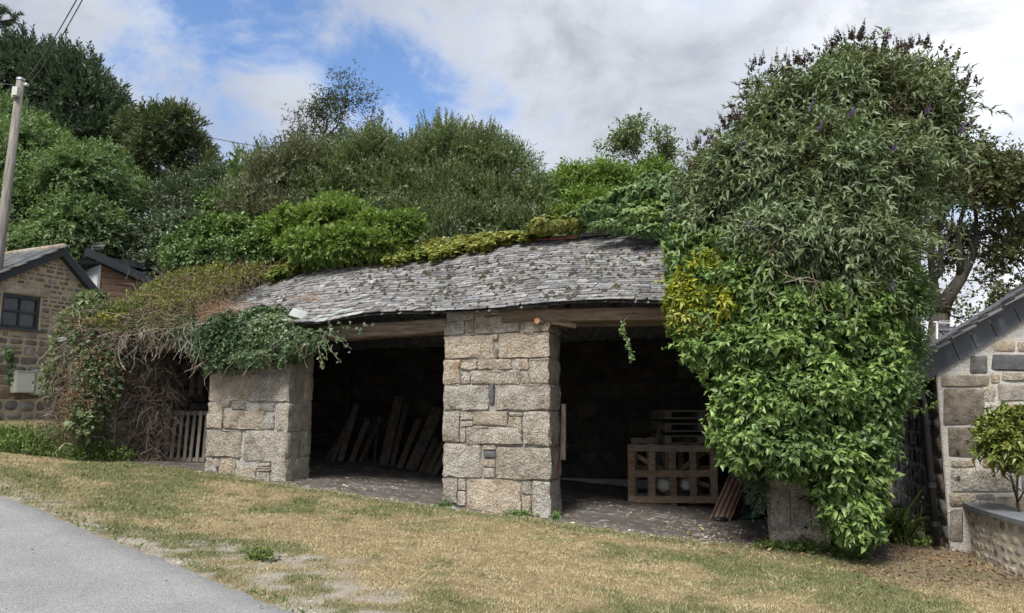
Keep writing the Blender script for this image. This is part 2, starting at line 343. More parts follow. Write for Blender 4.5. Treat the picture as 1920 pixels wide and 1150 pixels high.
# road edge: the curve between asphalt and verge, seen from the camera side
edge_px = [(-60, 893), (0, 924), (80, 960), (160, 992), (250, 1024), (340, 1058), (430, 1096), (500, 1126), (560, 1150), (680, 1205), (820, 1290)]
edge = [PG(a, b) for a, b in edge_px]
edge = [V((edge[0].x-30, edge[0].y+13, 0)), V((edge[0].x-8, edge[0].y+3.6, 0))] + edge + [V((2.2, 3.4, 0)), V((3.6, 1.0, 0)), V((4.6, -3, 0)), V((6, -30, 0))]
EX = np.array([[p.x, p.y] for p in edge])
def road_dist(x, y):
    """signed distance to the road edge, positive on the grass side"""
    x = np.asarray(x, float); y = np.asarray(y, float); best = np.full(x.shape, 1e9); sgn = np.ones(x.shape)
    for i in range(len(EX)-1):
        ax, ay = EX[i]; bx, by = EX[i+1]; dx, dy = bx-ax, by-ay; L2 = dx*dx+dy*dy
        t = np.clip(((x-ax)*dx+(y-ay)*dy)/L2, 0, 1); qx = ax+t*dx; qy = ay+t*dy; d = np.hypot(x-qx, y-qy)
        cr = dx*(y-ay)-dy*(x-ax)
        upd = d < best; best = np.where(upd, d, best); sgn = np.where(upd, np.sign(cr), sgn)
    return best*sgn
# shed frame: u runs along the front to the right, n runs inwards
TH = R(17); U = V((cos(TH), -sin(TH), 0)); NI = V((sin(TH), cos(TH), 0)); O = V((.475, 9.5, 0)); ZV = V((0, 0, 1))
S0, S1, DEPTH = -7.75, 3.6, 4.9
def W(s, w, z=0.0): return O + U*s + NI*w + ZV*z
def to_sw(x, y):
    dx = x-O.x; dy = y-O.y
    return dx*U.x+dy*U.y, dx*NI.x+dy*NI.y
def masks(x, y):
    rd = road_dist(x, y)
    n1 = fbm(x, y, .9, 3); n2 = fbm(x, y, 3.2, 11); n3 = fbm(x, y, .45, 21)
    # bare stony verge: widest where the drive bends in front
    wv = .16+.70*np.exp(-((x+1.55)/1.3)**2) + .15*np.exp(-((x+4.2)/1.5)**2)
    n7 = fbm(x, y, 6.5, 47, 3); verge = np.clip((wv*(.5+1.6*n2)+.12 - rd)/.45, 0, 1)*np.clip((n7-.44)*7, 0.06, 1)
    s, w = to_sw(x, y)
    litter = np.clip((x-3.0)/.8, 0, 1)*np.clip((y-7.1+.3*n1*2)/.9, 0, 1)*np.clip(8-x, 0, 1)*np.clip(13-y, 0, 1)
    litter = np.maximum(litter, np.exp(-(np.hypot(x-2.9, (y-8.9))/.8)**2))*np.clip(.5+n2, 0, 1)
    green = np.clip((n1-.52)*6+.22, 0, .9)
    green = np.maximum(green, np.exp(-(w+.30)**2/.10)*np.where((s > -8) & (s < 3.6), .85, 0))   # greener strip along the shed
    green = np.maximum(green, np.exp(-((x+5.9)/1.4)**2-((rd-.55)/.4)**2)*.95)
    green = np.maximum(green, np.exp(-((rd-.10)/.16)**2)*.6)
    green = np.maximum(green, np.clip((n2-.64)*7, 0, .7))
    return rd, verge, litter, green
def spaced(a, b, st, lo, hi, n):
    d = list(np.arange(a, b, st)); k = np.linspace(0, 1, n)[1:]
    return np.array([a-(a-lo)*t**2.2 for t in k[::-1]]+d+[b+(hi-b)*t**2.2 for t in k])
gx = spaced(-11, 8, .11, -420, 420, 26); gy = spaced(3.0, 15.5, .10, -200, 600, 24)
GX, GY = np.meshgrid(gx, gy); GZ = G(GX, GY)
rd, verge, litter, green = masks(GX, GY)
near = np.exp(-(np.maximum(np.hypot(GX, GY-9)-9, 0)/6)**2)
GZ = GZ + near*((fbm(GX, GY, 1.1, 5)-.5)*.07 + (fbm(GX, GY, 6, 9)-.5)*.025*np.clip(rd*3, 0, 1)) - np.clip(-rd*2, 0, 1)*near*.05
s_, w_ = to_sw(GX, GY)
inside = (s_ > S0+.4) & (s_ < S1+.3) & (w_ > .1) & (w_ < DEPTH)
GZ = np.where(inside, GZ-.06, GZ)
ny, nx = GX.shape; idx = np.arange(nx*ny).reshape(ny, nx)
gf = np.stack([idx[:-1, :-1], idx[:-1, 1:], idx[1:, 1:], idx[1:, :-1]], -1).reshape(-1, 4)
MT['ground'] = mat('ground', [(.17, .125, .07), (.25, .19, .105), (.31, .24, .145)], scale=9, bump=.8, bscale=60, bdist=.02, grain=.35, gscale=70, attr=[('green', (.075, .095, .03)), ('verge', (.33, .295, .25)), ('litter', (.19, .145, .10))])
ground = np_mesh('ground', np.stack([GX, GY, GZ], -1).reshape(-1, 3), gf, MT['ground'], smooth=True, attr={'green': green.ravel()*.8, 'verge': verge.ravel(), 'litter': litter.ravel()})
tag(ground, kind='structure')
# the drive: a sheet of its own, laid a little above the ground
rv = []; rf = []; OFFS = [0, .06, .3, 1, 2.5, 5, 9, 14]
dense = []
for i in range(len(EX)-1):
    k = 10 if 0 < i < len(EX)-3 else 3
    for j in range(k): dense.append(EX[i]+(EX[i+1]-EX[i])*j/k)
dense.append(EX[-1]); dense = np.array(dense)
for it in range(3): dense[1:-1] = (dense[:-2]+2*dense[1:-1]+dense[2:])/4
tn = np.gradient(dense, axis=0); tn /= np.linalg.norm(tn, axis=1)[:, None]; nrm = np.stack([tn[:, 1], -tn[:, 0]], 1)*1.0
wob = (vn(np.arange(len(dense))*.7, np.zeros(len(dense)), 4)-.5)*.07
MB_r = MB()
for i, p in enumerate(dense):
    for o_ in OFFS:
        q = p + nrm[i]*(o_+(wob[i] if o_ < .1 else 0)); z = g(q[0], q[1]) + (.016 if o_ > 0 else -.03)
        nz = float(np.exp(-(max(np.hypot(q[0], q[1]-9)-9, 0)/6)**2)); z += (float(fbm(np.array(q[0]), np.array(q[1]), 1.1, 5))-.5)*.07*nz
        MB_r.v.append((q[0], q[1], z))
k = len(OFFS)
for i in range(len(dense)-1):
    for j in range(k-1): MB_r.f.append((i*k+j, i*k+j+1, (i+1)*k+j+1, (i+1)*k+j))
road = MB_r.build('driveway', MT['asphalt'], smooth=True); tag(road, kind='structure')
# shed floor
fl = []; ff = []
ss = np.arange(S0+.35, S1+.4, .12); ws = np.concatenate([np.arange(-.35, 1.2, .1), np.arange(1.2, DEPTH+.1, .25)])
SS, WW = np.meshgrid(ss, ws); FX = O.x+U.x*SS+NI.x*WW; FY = O.y+U.y*SS+NI.y*WW
edgew = -.02-.22*fbm(FX, FY, 2.5, 31)
FZ = G(FX, FY)+(fbm(FX, FY, 1.1, 5)-.5)*.05+.012+(fbm(FX, FY, 5, 33)-.5)*.04 - np.clip((edgew-WW+.06)*2, 0, .5)*.35
ny, nx = FX.shape; idx = np.arange(nx*ny).reshape(ny, nx)
ff = np.stack([idx[:-1, :-1], idx[:-1, 1:], idx[1:, 1:], idx[1:, :-1]], -1).reshape(-1, 4)
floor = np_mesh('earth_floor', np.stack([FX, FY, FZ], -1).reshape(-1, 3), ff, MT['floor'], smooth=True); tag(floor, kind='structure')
def gz(x, y):  # true ground height near the scene
    nz = float(np.exp(-(max(np.hypot(x, y-9)-9, 0)/6)**2))
    return g(x, y)+(float(fbm(np.array(x), np.array(y), 1.1, 5))-.5)*.07*nz

# ------------------------------------------------------------------ stones
def clip_poly(poly, planes):
    """planes: (a, b, c) keep a*x+b*y <= c"""
    for a, b, c in planes:
        out = []
        for i in range(len(poly)):
            p, q = poly[i], poly[(i+1) % len(poly)]; dp = a*p[0]+b*p[1]-c; dq = a*q[0]+b*q[1]-c
            if dp <= 0: out.append(p)
            if (dp < 0 < dq) or (dq < 0 < dp):
                t = dp/(dp-dq); out.append((p[0]+(q[0]-p[0])*t, p[1]+(q[1]-p[1])*t))
        poly = out
        if len(poly) < 3: return []
    return poly
def area(poly): return abs(sum(poly[i][0]*poly[(i+1) % len(poly)][1]-poly[(i+1) % len(poly)][0]*poly[i][1] for i in range(len(poly))))/2
def rubble(x0, x1, z0, z1, rh, rw, rnd, planes=(), holes=(), joint=.018, rough=.12, grow=1.0):
    """random rubble laid in wavering courses: list of outlines (x, z)"""
    out = []; z = z0
    while z < z1-.02:
        t = (z-z0)/(z1-z0); h = rnd.uniform(*rh)*(1+(grow-1)*t); h = min(h, z1-z) if z1-z-h > rh[0]*.5 else z1-z
        spans = [(x0, x1)]
        for (hx0, hx1, hz0, hz1) in holes:
            if z+h*.5 > hz0 and z+h*.5 < hz1:
                spans = [s2 for (a, b) in spans for s2 in ((a, min(b, hx0)), (max(a, hx1), b)) if s2[1]-s2[0] > .03]
        for (a, b) in spans:
            x = a
            while x < b-.01:
                w = rnd.uniform(*rw)*h; 
                if b-x-w < rw[0]*h*.6: w = b-x
                parts = [(x, x+w, z, z+h)]
                if rnd.random() < .22 and h > rh[0]*1.2:
                    q = rnd.uniform(.35, .65); parts = [(x, x+w, z, z+h*q), (x, x+w, z+h*q, z+h)]
                for (ax, bx, az, bz) in parts:
                    j = joint/2; hh = min(bz-az, bx-ax); r = rough*hh
                    ax += j; bx -= j; az += j; bz -= j
                    if bx-ax < .02 or bz-az < .02: continue
                    c = .22*min(bx-ax, bz-az)
                    pts = [(ax, az+c), (ax+c, az), (bx-c, az), (bx, az+c), (bx, bz-c), (bx-c, bz), (ax+c, bz), (ax, bz-c)]
                    pts = [(px+rnd.uniform(-r, r)*.5, pz+rnd.uniform(-r, r)*.6) for px, pz in pts]
                    pts = clip_poly(pts, planes)
                    if len(pts) >= 3 and area(pts) > .0012: out.append(pts)
                x += w
        z += h
    return out
def lay_stone(poly, Ow, A, Nn, depth, proud, rnd, m, parent, name='stone', bev=.16, Up=ZV):
    """extrude an outline on the wall plane into a bevelled stone standing proud of it"""
    n = len(poly); cx = sum(p[0] for p in poly)/n; cz = sum(p[1] for p in poly)/n
    sz = sqrt(area(poly)); b = min(bev*sz, .03); proud = proud*rnd.uniform(.6, 1.3)
    C = V(Ow)+A*cx+Up*cz; tilt = rnd.uniform(-.06, .06); tilt2 = rnd.uniform(-.06, .06)
    def pt(p, k, d):
        x = cx+(p[0]-cx)*k; z = cz+(p[1]-cz)*k
        return A*(x-cx)+Up*(z-cz)+Nn*(d+(x-cx)*tilt+(z-cz)*tilt2)
    k1 = max(.5, 1-b/ (sz*.5))
    back = [A*(p[0]-cx)+Up*(p[1]-cz)-Nn*depth for p in poly]
    ring = [pt(p, 1, proud-b*.8) for p in poly]; cap = [pt(p, k1, proud+rnd.uniform(-.002, .003)) for p in poly]
    mid = A*rnd.uniform(-.1, .1)*sz+Up*rnd.uniform(-.1, .1)*sz+Nn*(proud+rnd.uniform(0, .008))
    vs = back+ring+cap+[mid]; f = []
    for i in range(n):
        j = (i+1) % n; f += [(i, j, n+j, n+i), (n+i, n+j, 2*n+j, 2*n+i), (2*n+i, 2*n+j, 3*n)]
    me = bpy.data.meshes.new(name); me.from_pydata([tuple(v) for v in vs], [], f)
    # outward facing
    me.materials.append(m); me.shade_smooth(); 
    try: me.set_sharp_from_angle(angle=R(38))
    except Exception: pass
    return link(name, me, parent, C)
def block(c, ax, sx, sy, sz, rnd, m, parent, name='stone', rough=.012, bev=.02, Sub=3):
    """a dressed but worn block: subdivided bevelled box. c = centre, ax = (x axis, y axis), sizes"""
    X, Y = ax; Z = ZV; nx_, ny_, nz_ = max(2, min(5, int(sx/.13)+1)), max(2, min(4, int(sy/.16)+1)), max(2, min(4, int(sz/.12)+1))
    pts = {}; vs = []; f = []
    hx, hy, hz = sx/2, sy/2, sz/2; bev = min(bev, hx*.5, hy*.5, hz*.5)
    def axis(nn, h): 
        a = [-h, -h+bev]+[-h+bev+(2*h-2*bev)*i/nn for i in range(1, nn)]+[h-bev, h]; return a
    gxs, gys, gzs = axis(nx_, hx), axis(ny_, hy), axis(nz_, hz)
    seed = rnd.random()*100; Lx, Ly, Lz = len(gxs)-1, len(gys)-1, len(gzs)-1
    def vert(i, j, k):
        key = (i, j, k)
        if key in pts: return pts[key]
        x, y, z = gxs[i], gys[j], gzs[k]; on = (i in (0, Lx))+(j in (0, Ly))+(k in (0, Lz))
        if on >= 2:
            s = .29 if on == 2 else .42
            if i in (0, Lx): x -= math.copysign(bev*s, x)*1
            if j in (0, Ly): y -= math.copysign(bev*s, y)
            if k in (0, Lz): z -= math.copysign(bev*s, z)
        q = rough
        x += rnd.uniform(-q, q)*(1 if i in (0, Lx) else .4); y += rnd.uniform(-q, q)*(1 if j in (0, Ly) else .4); z += rnd.uniform(-q, q)*(.8 if k in (0, Lz) else .4)
        pts[key] = len(vs); vs.append(tuple(X*x+Y*y+Z*z)); return pts[key]
    for j in range(Ly):
        for k in range(Lz):
            f.append((vert(0, j, k), vert(0, j, k+1), vert(0, j+1, k+1), vert(0, j+1, k))); f.append((vert(Lx, j, k), vert(Lx, j+1, k), vert(Lx, j+1, k+1), vert(Lx, j, k+1)))
    for i in range(Lx):
        for k in range(Lz):
            f.append((vert(i, 0, k), vert(i+1, 0, k), vert(i+1, 0, k+1), vert(i, 0, k+1))); f.append((vert(i, Ly, k), vert(i, Ly, k+1), vert(i+1, Ly, k+1), vert(i+1, Ly, k)))
        for j in range(Ly):
            f.append((vert(i, j, 0), vert(i, j+1, 0), vert(i+1, j+1, 0), vert(i+1, j, 0))); f.append((vert(i, j, Lz), vert(i+1, j, Lz), vert(i+1, j+1, Lz), vert(i, j+1, Lz)))
    me = bpy.data.meshes.new(name); me.from_pydata(vs, [], f); me.materials.append(m); me.shade_smooth()
    try: me.set_sharp_from_angle(angle=R(50))
    except Exception: pass
    return link(name, me, parent, c)

# ------------------------------------------------------------------ the shed
shed = thing('stone_shed', 'long open-fronted granite cart shed with sagging slate roof and overgrown left end', 'shed', W(-2, 0, g(*W(-2, 0).xy)))
rs = random.Random(11)
def s_of(px): t = (px-960)/F; return (O.y*t-O.x)/(U.x-U.y*t)
def pier(rows, side_rows, s_left, s_right, ztop, label, depth=.62, inset=.035):
    zb = gz(*W((s_left+s_right)/2, .2).xy)-.30
    pr = thing('pier', None, None, W((s_left+s_right)/2, depth/2, zb)); pr.parent = shed; pr.location = pr.location-shed.location
    if label: pr['label'] = label
    core = MB().box(W((s_left+s_right)/2, depth/2, (zb+ztop)/2), (s_right-s_left-inset, depth-inset-.01, ztop-zb), rot=-TH)
    core.build('mortar_core', MT['mortar'] if inset > .03 else MT['cement'], pr, loc=W((s_left+s_right)/2, depth/2, (zb+ztop)/2))
    for (a, b, z0, z1, dd, pr_, mm) in rows:          # a, b along the front; dd depth
        j = .003; 
        block(W((a+b)/2, dd/2-.012*pr_, (z0+z1)/2), (U, NI), b-a-2*j, dd, z1-z0-2*j, rs, MT[mm], pr, rough=.016 if (b-a) > .2 else .008, bev=.020 if (b-a) > .2 else .014)
    for (w0, w1, z0, z1, mm) in side_rows:            # stones that only show on the right flank
        block(W(s_right-.10, (w0+w1)/2, (z0+z1)/2), (U, NI), .21, w1-w0-.012, z1-z0-.012, rs, MT[mm], pr, rough=.007)
    # back and left flank courses
    z = zb
    while z < ztop-.05:
        h = min(rs.uniform(.26, .4), ztop-z)
        block(W(s_left+.11, depth-.16, z+h/2), (U, NI), .24, .31, h-.015, rs, MT['granite'], pr)
        block(W((s_left+s_right)/2, depth-.10, z+h/2), (U, NI), (s_right-s_left)-.62, .19, h-.015, rs, MT['granite'], pr)
        z += h
    return pr
def zpix(py, s): 
    p = W(s, 0); return P(960, py, p.y).z
# centre pier, stone by stone (zoomed picture coordinates of each outline)
def zoomrow(lst, ox, oy, sc_, xl, xr, y0, y1, sL, sR, dd_def=.30):
    out = []
    for it in lst:
        x0, x1, ya, yb = it[:4]; mm = it[4] if len(it) > 4 else 'granite'; dd = it[5] if len(it) > 5 else dd_def; prd = it[6] if len(it) > 6 else rs.uniform(0, 1.2)
        ym = (ya+yb)/2; t = (ym-y0)/(y1-y0); l = xl[0]+(xl[1]-xl[0])*t; r = xr[0]+(xr[1]-xr[0])*t
        a = sL+(sR-sL)*(x0-l)/(r-l); b = sL+(sR-sL)*(x1-l)/(r-l)
        if b > sR-.035: b = sR+rs.uniform(0, .012)
        if a < sL+.035: a = sL-rs.uniform(0, .012)
        sm = (a+b)/2; za = zpix(oy+ya/sc_, sm); zb2 = zpix(oy+yb/sc_, sm)
        out.append((a, b, zb2, za, dd, prd, mm))
    return out
FD = .60
cp = [(185, 248, 68, 106), (250, 372, 52, 80), (374, 430, 52, 84), (432, 525, 52, 92),
      (103, 200, 110, 180), (203, 248, 106, 168), (250, 466, 83, 167), (480, 600, 95, 167, 'granite', FD), (200, 248, 170, 180),
      (103, 340, 180, 297), (343, 362, 245, 294, 'granite_dark', .2), (338, 362, 170, 205), (364, 602, 168, 291, 'granite', FD, .8),
      (100, 180, 300, 424), (183, 260, 300, 350), (262, 427, 298, 348), (440, 505, 292, 347), (507, 545, 292, 340), (230, 467, 350, 420), (182, 228, 364, 420), (470, 508, 365, 421), (512, 603, 292, 418, 'granite', FD),
      (98, 318, 424, 550), (321, 345, 422, 516, 'slate_stone', .2), (348, 604, 422, 548, 'granite', FD, 1.0),
      (97, 175, 553, 706), (178, 243, 556, 598), (243, 412, 553, 624), (414, 480, 556, 575), (414, 476, 580, 632), (178, 240, 601, 630), (208, 478, 628, 718, 'granite', .32, 1.6), (175, 205, 634, 706), (483, 606, 553, 722, 'granite', FD, 1.2),
      (93, 282, 710, 876), (284, 352, 716, 745), (292, 352, 748, 781, 'slate_stone', .2, 1.4), (286, 350, 785, 828), (286, 350, 831, 876), (355, 610, 726, 890, 'granite', .42, .8),
      (88, 162, 880, 1000), (165, 204, 884, 940), (160, 204, 945, 1015), (207, 473, 886, 1060), (476, 524, 892, 960), (478, 522, 965, 1060), (527, 614, 895, 1095, 'granite', FD, .8),
      (88, 160, 1002, 1060)]
rows = zoomrow(cp, 800, 560, 2.614, (105, 85), (598, 613), 105, 1000, -1.438, 0.0)
zz1, zz0 = zpix(560+726/2.614, 0), zpix(560+890/2.614, 0)
side = [(.44, .62, zz0, zz1, 'granite')] + [(.425, .435+.0, zz0, zz1, 'brick_red')][:0]
side += [(.425, .47, zz0+(zz1-zz0)*i/5, zz0+(zz1-zz0)*(i+1)/5, 'brick_red') for i in range(5)]
ztop_c = zpix(560+52/2.614, -.7)
pier(rows, side, -1.438, 0.0, ztop_c+.02, 'middle pier of big pale granite blocks with thin dark pinning stones')
lp = [(60, 300, 250, 398), (305, 470, 250, 400, 'granite', FD), (52, 266, 403, 554), (270, 478, 402, 558, 'granite', .36, .8),
      (52, 130, 560, 702), (85, 170, 548, 585, 'granite', .2, .4), (172, 248, 561, 598), (135, 348, 602, 704, 'granite', .32, 1.2), (318, 400, 562, 608, 'granite', .2, .4), (345, 400, 632, 704, 'granite', .2, .3), (412, 470, 562, 716, 'granite', FD, .9),
      (46, 230, 708, 856), (246, 488, 712, 878, 'granite', .36, .8),
      (40, 110, 860, 945), (112, 202, 862, 962), (206, 312, 905, 980, 'granite', .3, .3), (312, 385, 878, 904), (316, 380, 908, 932), (320, 380, 936, 990), (386, 470, 862, 1030, 'granite', FD, 1.2),
      (60, 470, 120, 246)]
sLl, sLr = s_of(395.5), s_of(545)
rows = zoomrow(lp, 380, 560, 2.875, (52, 40), (478, 462), 400, 980, sLl, sLr)
side = []
for (w0, w1, ya, yb) in ((.40, .62, 300, 398), (.40, .62, 400, 545), (.38, .44, 740, 830), (.46, .62, 712, 860)):
    side.append((w0, w1, zpix(560+yb/2.875, sLr), zpix(560+ya/2.875, sLr), 'granite'))
pier(rows, side, sLl, sLr, 2.80, 'left pier of granite blocks patched with pale mortar under hanging ivy', inset=.028)
# right pier, mostly under the creeper
rp = [(1057, 1230, 600, 688), (1060, 1185, 692, 925), (1195, 1295, 697, 735, 'granite', .25, .3), (1195, 1303, 740, 920, 'granite', .3, .5), (1309, 1400, 740, 925, 'granite', .45), (1050, 1425, 930, 1040, 'granite', .6, 2.2), (1235, 1400, 600, 690, 'granite', .45), (1301, 1400, 694, 735, 'granite', .3)]
sRl, sRr = s_of(1430), s_of(1538)
rows = zoomrow(rp, 1100, 700, 3.194, (1057, 1052), (1400, 1420), 600, 1000, sRl, sRr)
z = zpix(700+600/3.194, sRl)+.01
while z < 2.7:
    h = min(rs.uniform(.3, .42), 2.85-z); c_ = sRl+(sRr-sRl)*rs.uniform(.35, .65)
    rows += [(sRl, c_, z, z+h, .4, .5, 'granite'), (c_+.01, sRr, z, z+h, .4, .5, 'granite')]; z += h
pier(rows, [], sRl, sRr, 2.80, 'short right pier of mossy granite blocks under the leafy creeper', inset=.03)
# left end wall, return and back walls in rubble
def rubble_wall(name, Ow, A, Nn, length, z0, z1, rh, rw, thick, m, mm, parent, planes=(), holes=(), joint=.02, proud=.02, grow=1, core_poly=None, seed=1, label=None):
    rnd = random.Random(seed)
    w = MB(); poly = core_poly or [(0, z0), (length, z0), (length, z1), (0, z1)]
    cen = V(Ow)+A*(length/2)+ZV*z0
    if holes:                                              # butt pieces round the openings
        xs = sorted({p[0] for p in poly}|{h for q in holes for h in q[:2]})
        for a, b in zip(xs[:-1], xs[1:]):
            col = clip_poly(poly, [(-1, 0, -a), (1, 0, b)])
            if not col: continue
            hs = [h for h in holes if h[0] < (a+b)/2 < h[1]]
            segs = [col]
            for h in hs: segs = [q for s_ in segs for q in (clip_poly(s_, [(0, 1, h[2])]), clip_poly(s_, [(0, -1, -h[3])])) if q]
            for s_ in segs: w.prism([V(Ow)+A*x+ZV*z for x, z in s_], -Nn*thick)
    else: w.prism([V(Ow)+A*x+ZV*z for x, z in poly], -Nn*thick)
    wall = w.build(name, mm, parent, loc=cen)
    if label: wall['label'] = label
    for pl in rubble(0, length, z0, z1, rh, rw, rnd, planes, holes, joint, grow=grow):
        lay_stone(pl, Ow, A, Nn, .03, proud, rnd, m, wall)
    return wall
zb = g(*W(-7, 2).xy)-.1
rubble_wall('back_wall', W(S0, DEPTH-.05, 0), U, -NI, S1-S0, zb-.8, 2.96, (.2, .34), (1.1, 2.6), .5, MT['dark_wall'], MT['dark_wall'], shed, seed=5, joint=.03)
lw = rubble_wall('end_wall', W(S0, -.03, 0), U, -NI, .95, g(*W(S0, 0).xy)-.2, 2.62, (.16, .3), (1.0, 2.2), .55, MT['granite_dark'], MT['mortar_buff'], shed, seed=6)
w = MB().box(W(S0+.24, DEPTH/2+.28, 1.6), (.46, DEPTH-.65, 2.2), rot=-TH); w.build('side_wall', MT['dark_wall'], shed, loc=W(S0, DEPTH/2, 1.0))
rubble_wall('inner_return', W(S0+.96, .02, 0), NI, U, 2.2, g(*W(S0, 0).xy)-.25, 2.5, (.18, .3), (1.0, 2.0), .45, MT['granite_dark'], MT['dark_wall'], shed, seed=8)
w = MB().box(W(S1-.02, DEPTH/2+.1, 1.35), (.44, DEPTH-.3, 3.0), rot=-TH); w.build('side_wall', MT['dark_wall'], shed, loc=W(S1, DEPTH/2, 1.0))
# inner cross walls are absent: one open space
# timbers
def beam(pts, hw, hh, m=MT['beam'], name='lintel', label=None, jit=.012, seed=0):
    rnd = random.Random(seed); pts = [V(p) for p in pts]; mb = MB(); k = 9
    a, b = pts; t = (b-a).normalized(); side_ = t.cross(ZV).normalized(); up = side_.cross(t)
    rings = []
    for i in range(k+1):
        c = a.lerp(b, i/k)+ZV*rnd.uniform(-jit, jit)
        ring = []
        for (x, y) in ((-1, -.8), (-.8, -1), (.8, -1), (1, -.8), (1, .8), (.8, 1), (-.8, 1), (-1, .8)):
            ring.append(c+side_*x*hw*rnd.uniform(.92, 1.04)+up*y*hh*rnd.uniform(.92, 1.05))
        rings.append(ring)
    vs = [v for r in rings for v in r]; f = []
    for i in range(k):
        for j in range(8): f.append((i*8+j, i*8+(j+1) % 8, (i+1)*8+(j+1) % 8, (i+1)*8+j))
    f += [tuple(reversed(range(8))), tuple(range(k*8, k*8+8))]
    o = MB().add(vs, f).build(name, m, shed, loc=(a+b)/2, smooth=False)
    if label: o['label'] = label
    return o
beam([W(-4.3, .20, 2.70), W(-1.42, .16, 2.775)], .17, .10, label='sagging bark-brown lintel over the middle bay', seed=3)
beam([W(-.62, .10, 2.86), W(2.9, .14, 2.765)], .15, .09, label='long weathered lintel over the right bay', seed=4)
beam([W(-7.6, .22, 2.58), W(-4.9, .2, 2.66)], .17, .08, seed=5)
beam([W(-4.3, .48, 2.74), W(-1.42, .48, 2.80)], .12, .075, seed=13)
beam([W(-.1, .46, 2.80), W(2.9, .46, 2.80)], .12, .075, seed=14)
peg = MB().tube([W(-.13, -.10, 2.765), W(.02, .3, 2.755), W(.10, .62, 2.75)], [.042, .045, .05], 10).build('timber_peg', MT['beam'], shed, loc=W(0, 0, 2.76), smooth=True)
MB().tube([W(-.132, -.112, 2.765), W(-.13, -.100, 2.765)], [.038, .040], 10).build('sawn_end', MT['timber_end'], peg, loc=W(-.13, -.1, 2.765))
beam([W(.03, -.02, 2.765), W(.34, .06, 2.70)], .03, .035, name='timber_wedge', seed=8, jit=.003)
# roof surfaces
W_E, W_R = -.25, 2.40
def z_eave(s):
    return 2.915 + .012*sin(s*1.3+.5)+.05*math.exp(-((s+.4)/1.2)**2) - .045*max(0, -3.3-s) - .06*math.exp(-((s+3.2)/.5)**2)
def z_ridge(s): return 4.44 + .04*sin(s*.9) - .035*max(0, -4.-s)
def roofp(s, t, off=0.0):
    """t 0 at the eave .. 1 at the ridge"""
    ze, zr = z_eave(s), z_ridge(s); z = ze+(zr-ze)*t - .07*sin(pi*t)*(.55+.45*sin(s*.8+1)) + .03*sin(s*2.1+t*5)
    a = math.atan2(zr-ze, W_R-W_E); w = W_E+(W_R-W_E)*t
    return W(s, w-sin(a)*off, z+cos(a)*off)
roof = MB(); SS_ = np.linspace(S0-.1, S1+.05, 60); TT_ = np.linspace(0.01, 1, 10)
for s in SS_:
    for t in TT_: roof.v.append(tuple(roofp(s, t, -.045)))
for i in range(59):
    for j in range(9): roof.f.append((i*10+j, i*10+j+1, (i+1)*10+j+1, (i+1)*10+j))
rear = len(roof.v)
for s in SS_:
    for t in TT_:
        w_ = 2*W_R-(W_E+(W_R-W_E)*t); roof.v.append(tuple(W(s, w_, roofp(s, t, -.045).z)))
for i in range(59):
    for j in range(9): roof.f.append((rear+i*10+j, rear+(i+1)*10+j, rear+(i+1)*10+j+1, rear+i*10+j+1))
roof_o = roof.build('roof', MT['slate'], shed, loc=roofp(-2, .5))
for s_, sg in ((S0+.02, 1), (S1+.0, -1)):
    gbl = MB().prism([W(s_, .05, 2.5), W(s_, DEPTH-.1, 2.5), W(s_, DEPTH-.1, 2.75), W(s_, W_R, z_ridge(s_)-.09), W(s_, .05, 2.9)], U*(.3*sg)); gbl.build('gable', MT['dark_wall'], shed, loc=W(s_, 2, 2.5))
for i in range(18):
    s = S0+.5+i*.62; 
    r_ = MB(); a = roofp(s, .14, -.20); b = roofp(s, 1, -.20)
    beam([a, b], .03, .04, m=MT['wood'], name='rafter', seed=20+i, jit=.004)
# slates
slate_me = []
for i in range(14):
    rnd = random.Random(i+50); w2 = .5; 
    base = [(-w2, 0), (-w2*.55, rnd.uniform(-.05, .03)), (0, rnd.uniform(-.05, .04)), (w2*.5, rnd.uniform(-.05, .03)), (w2, rnd.uniform(-.01, .06)), (w2, 1), (-w2, 1)]
    if rnd.random() < .5: base[0] = (-w2+.10*rnd.random(), .08); 
    th = 1.0; n = 7
    vs = [(x, y, 0) for x, y in base]+[(x*.985, y+.005, th) for x, y in base]
    f = [tuple(reversed(range(n))), tuple(range(n, 2*n))]+[(j, (j+1) % n, n+(j+1) % n, n+j) for j in range(n)]
    me = bpy.data.meshes.new('slate'); me.from_pydata(vs, [], f); me.materials.append(MT['slate']); slate_me.append((me, vs, f))
pale_me = slate_me[3][0].copy(); pale_me.materials.clear(); pale_me.materials.append(MT['slate_pale'])
rest = MB(); ncourse = 29; rnd = random.Random(99); count = 0; singles = []
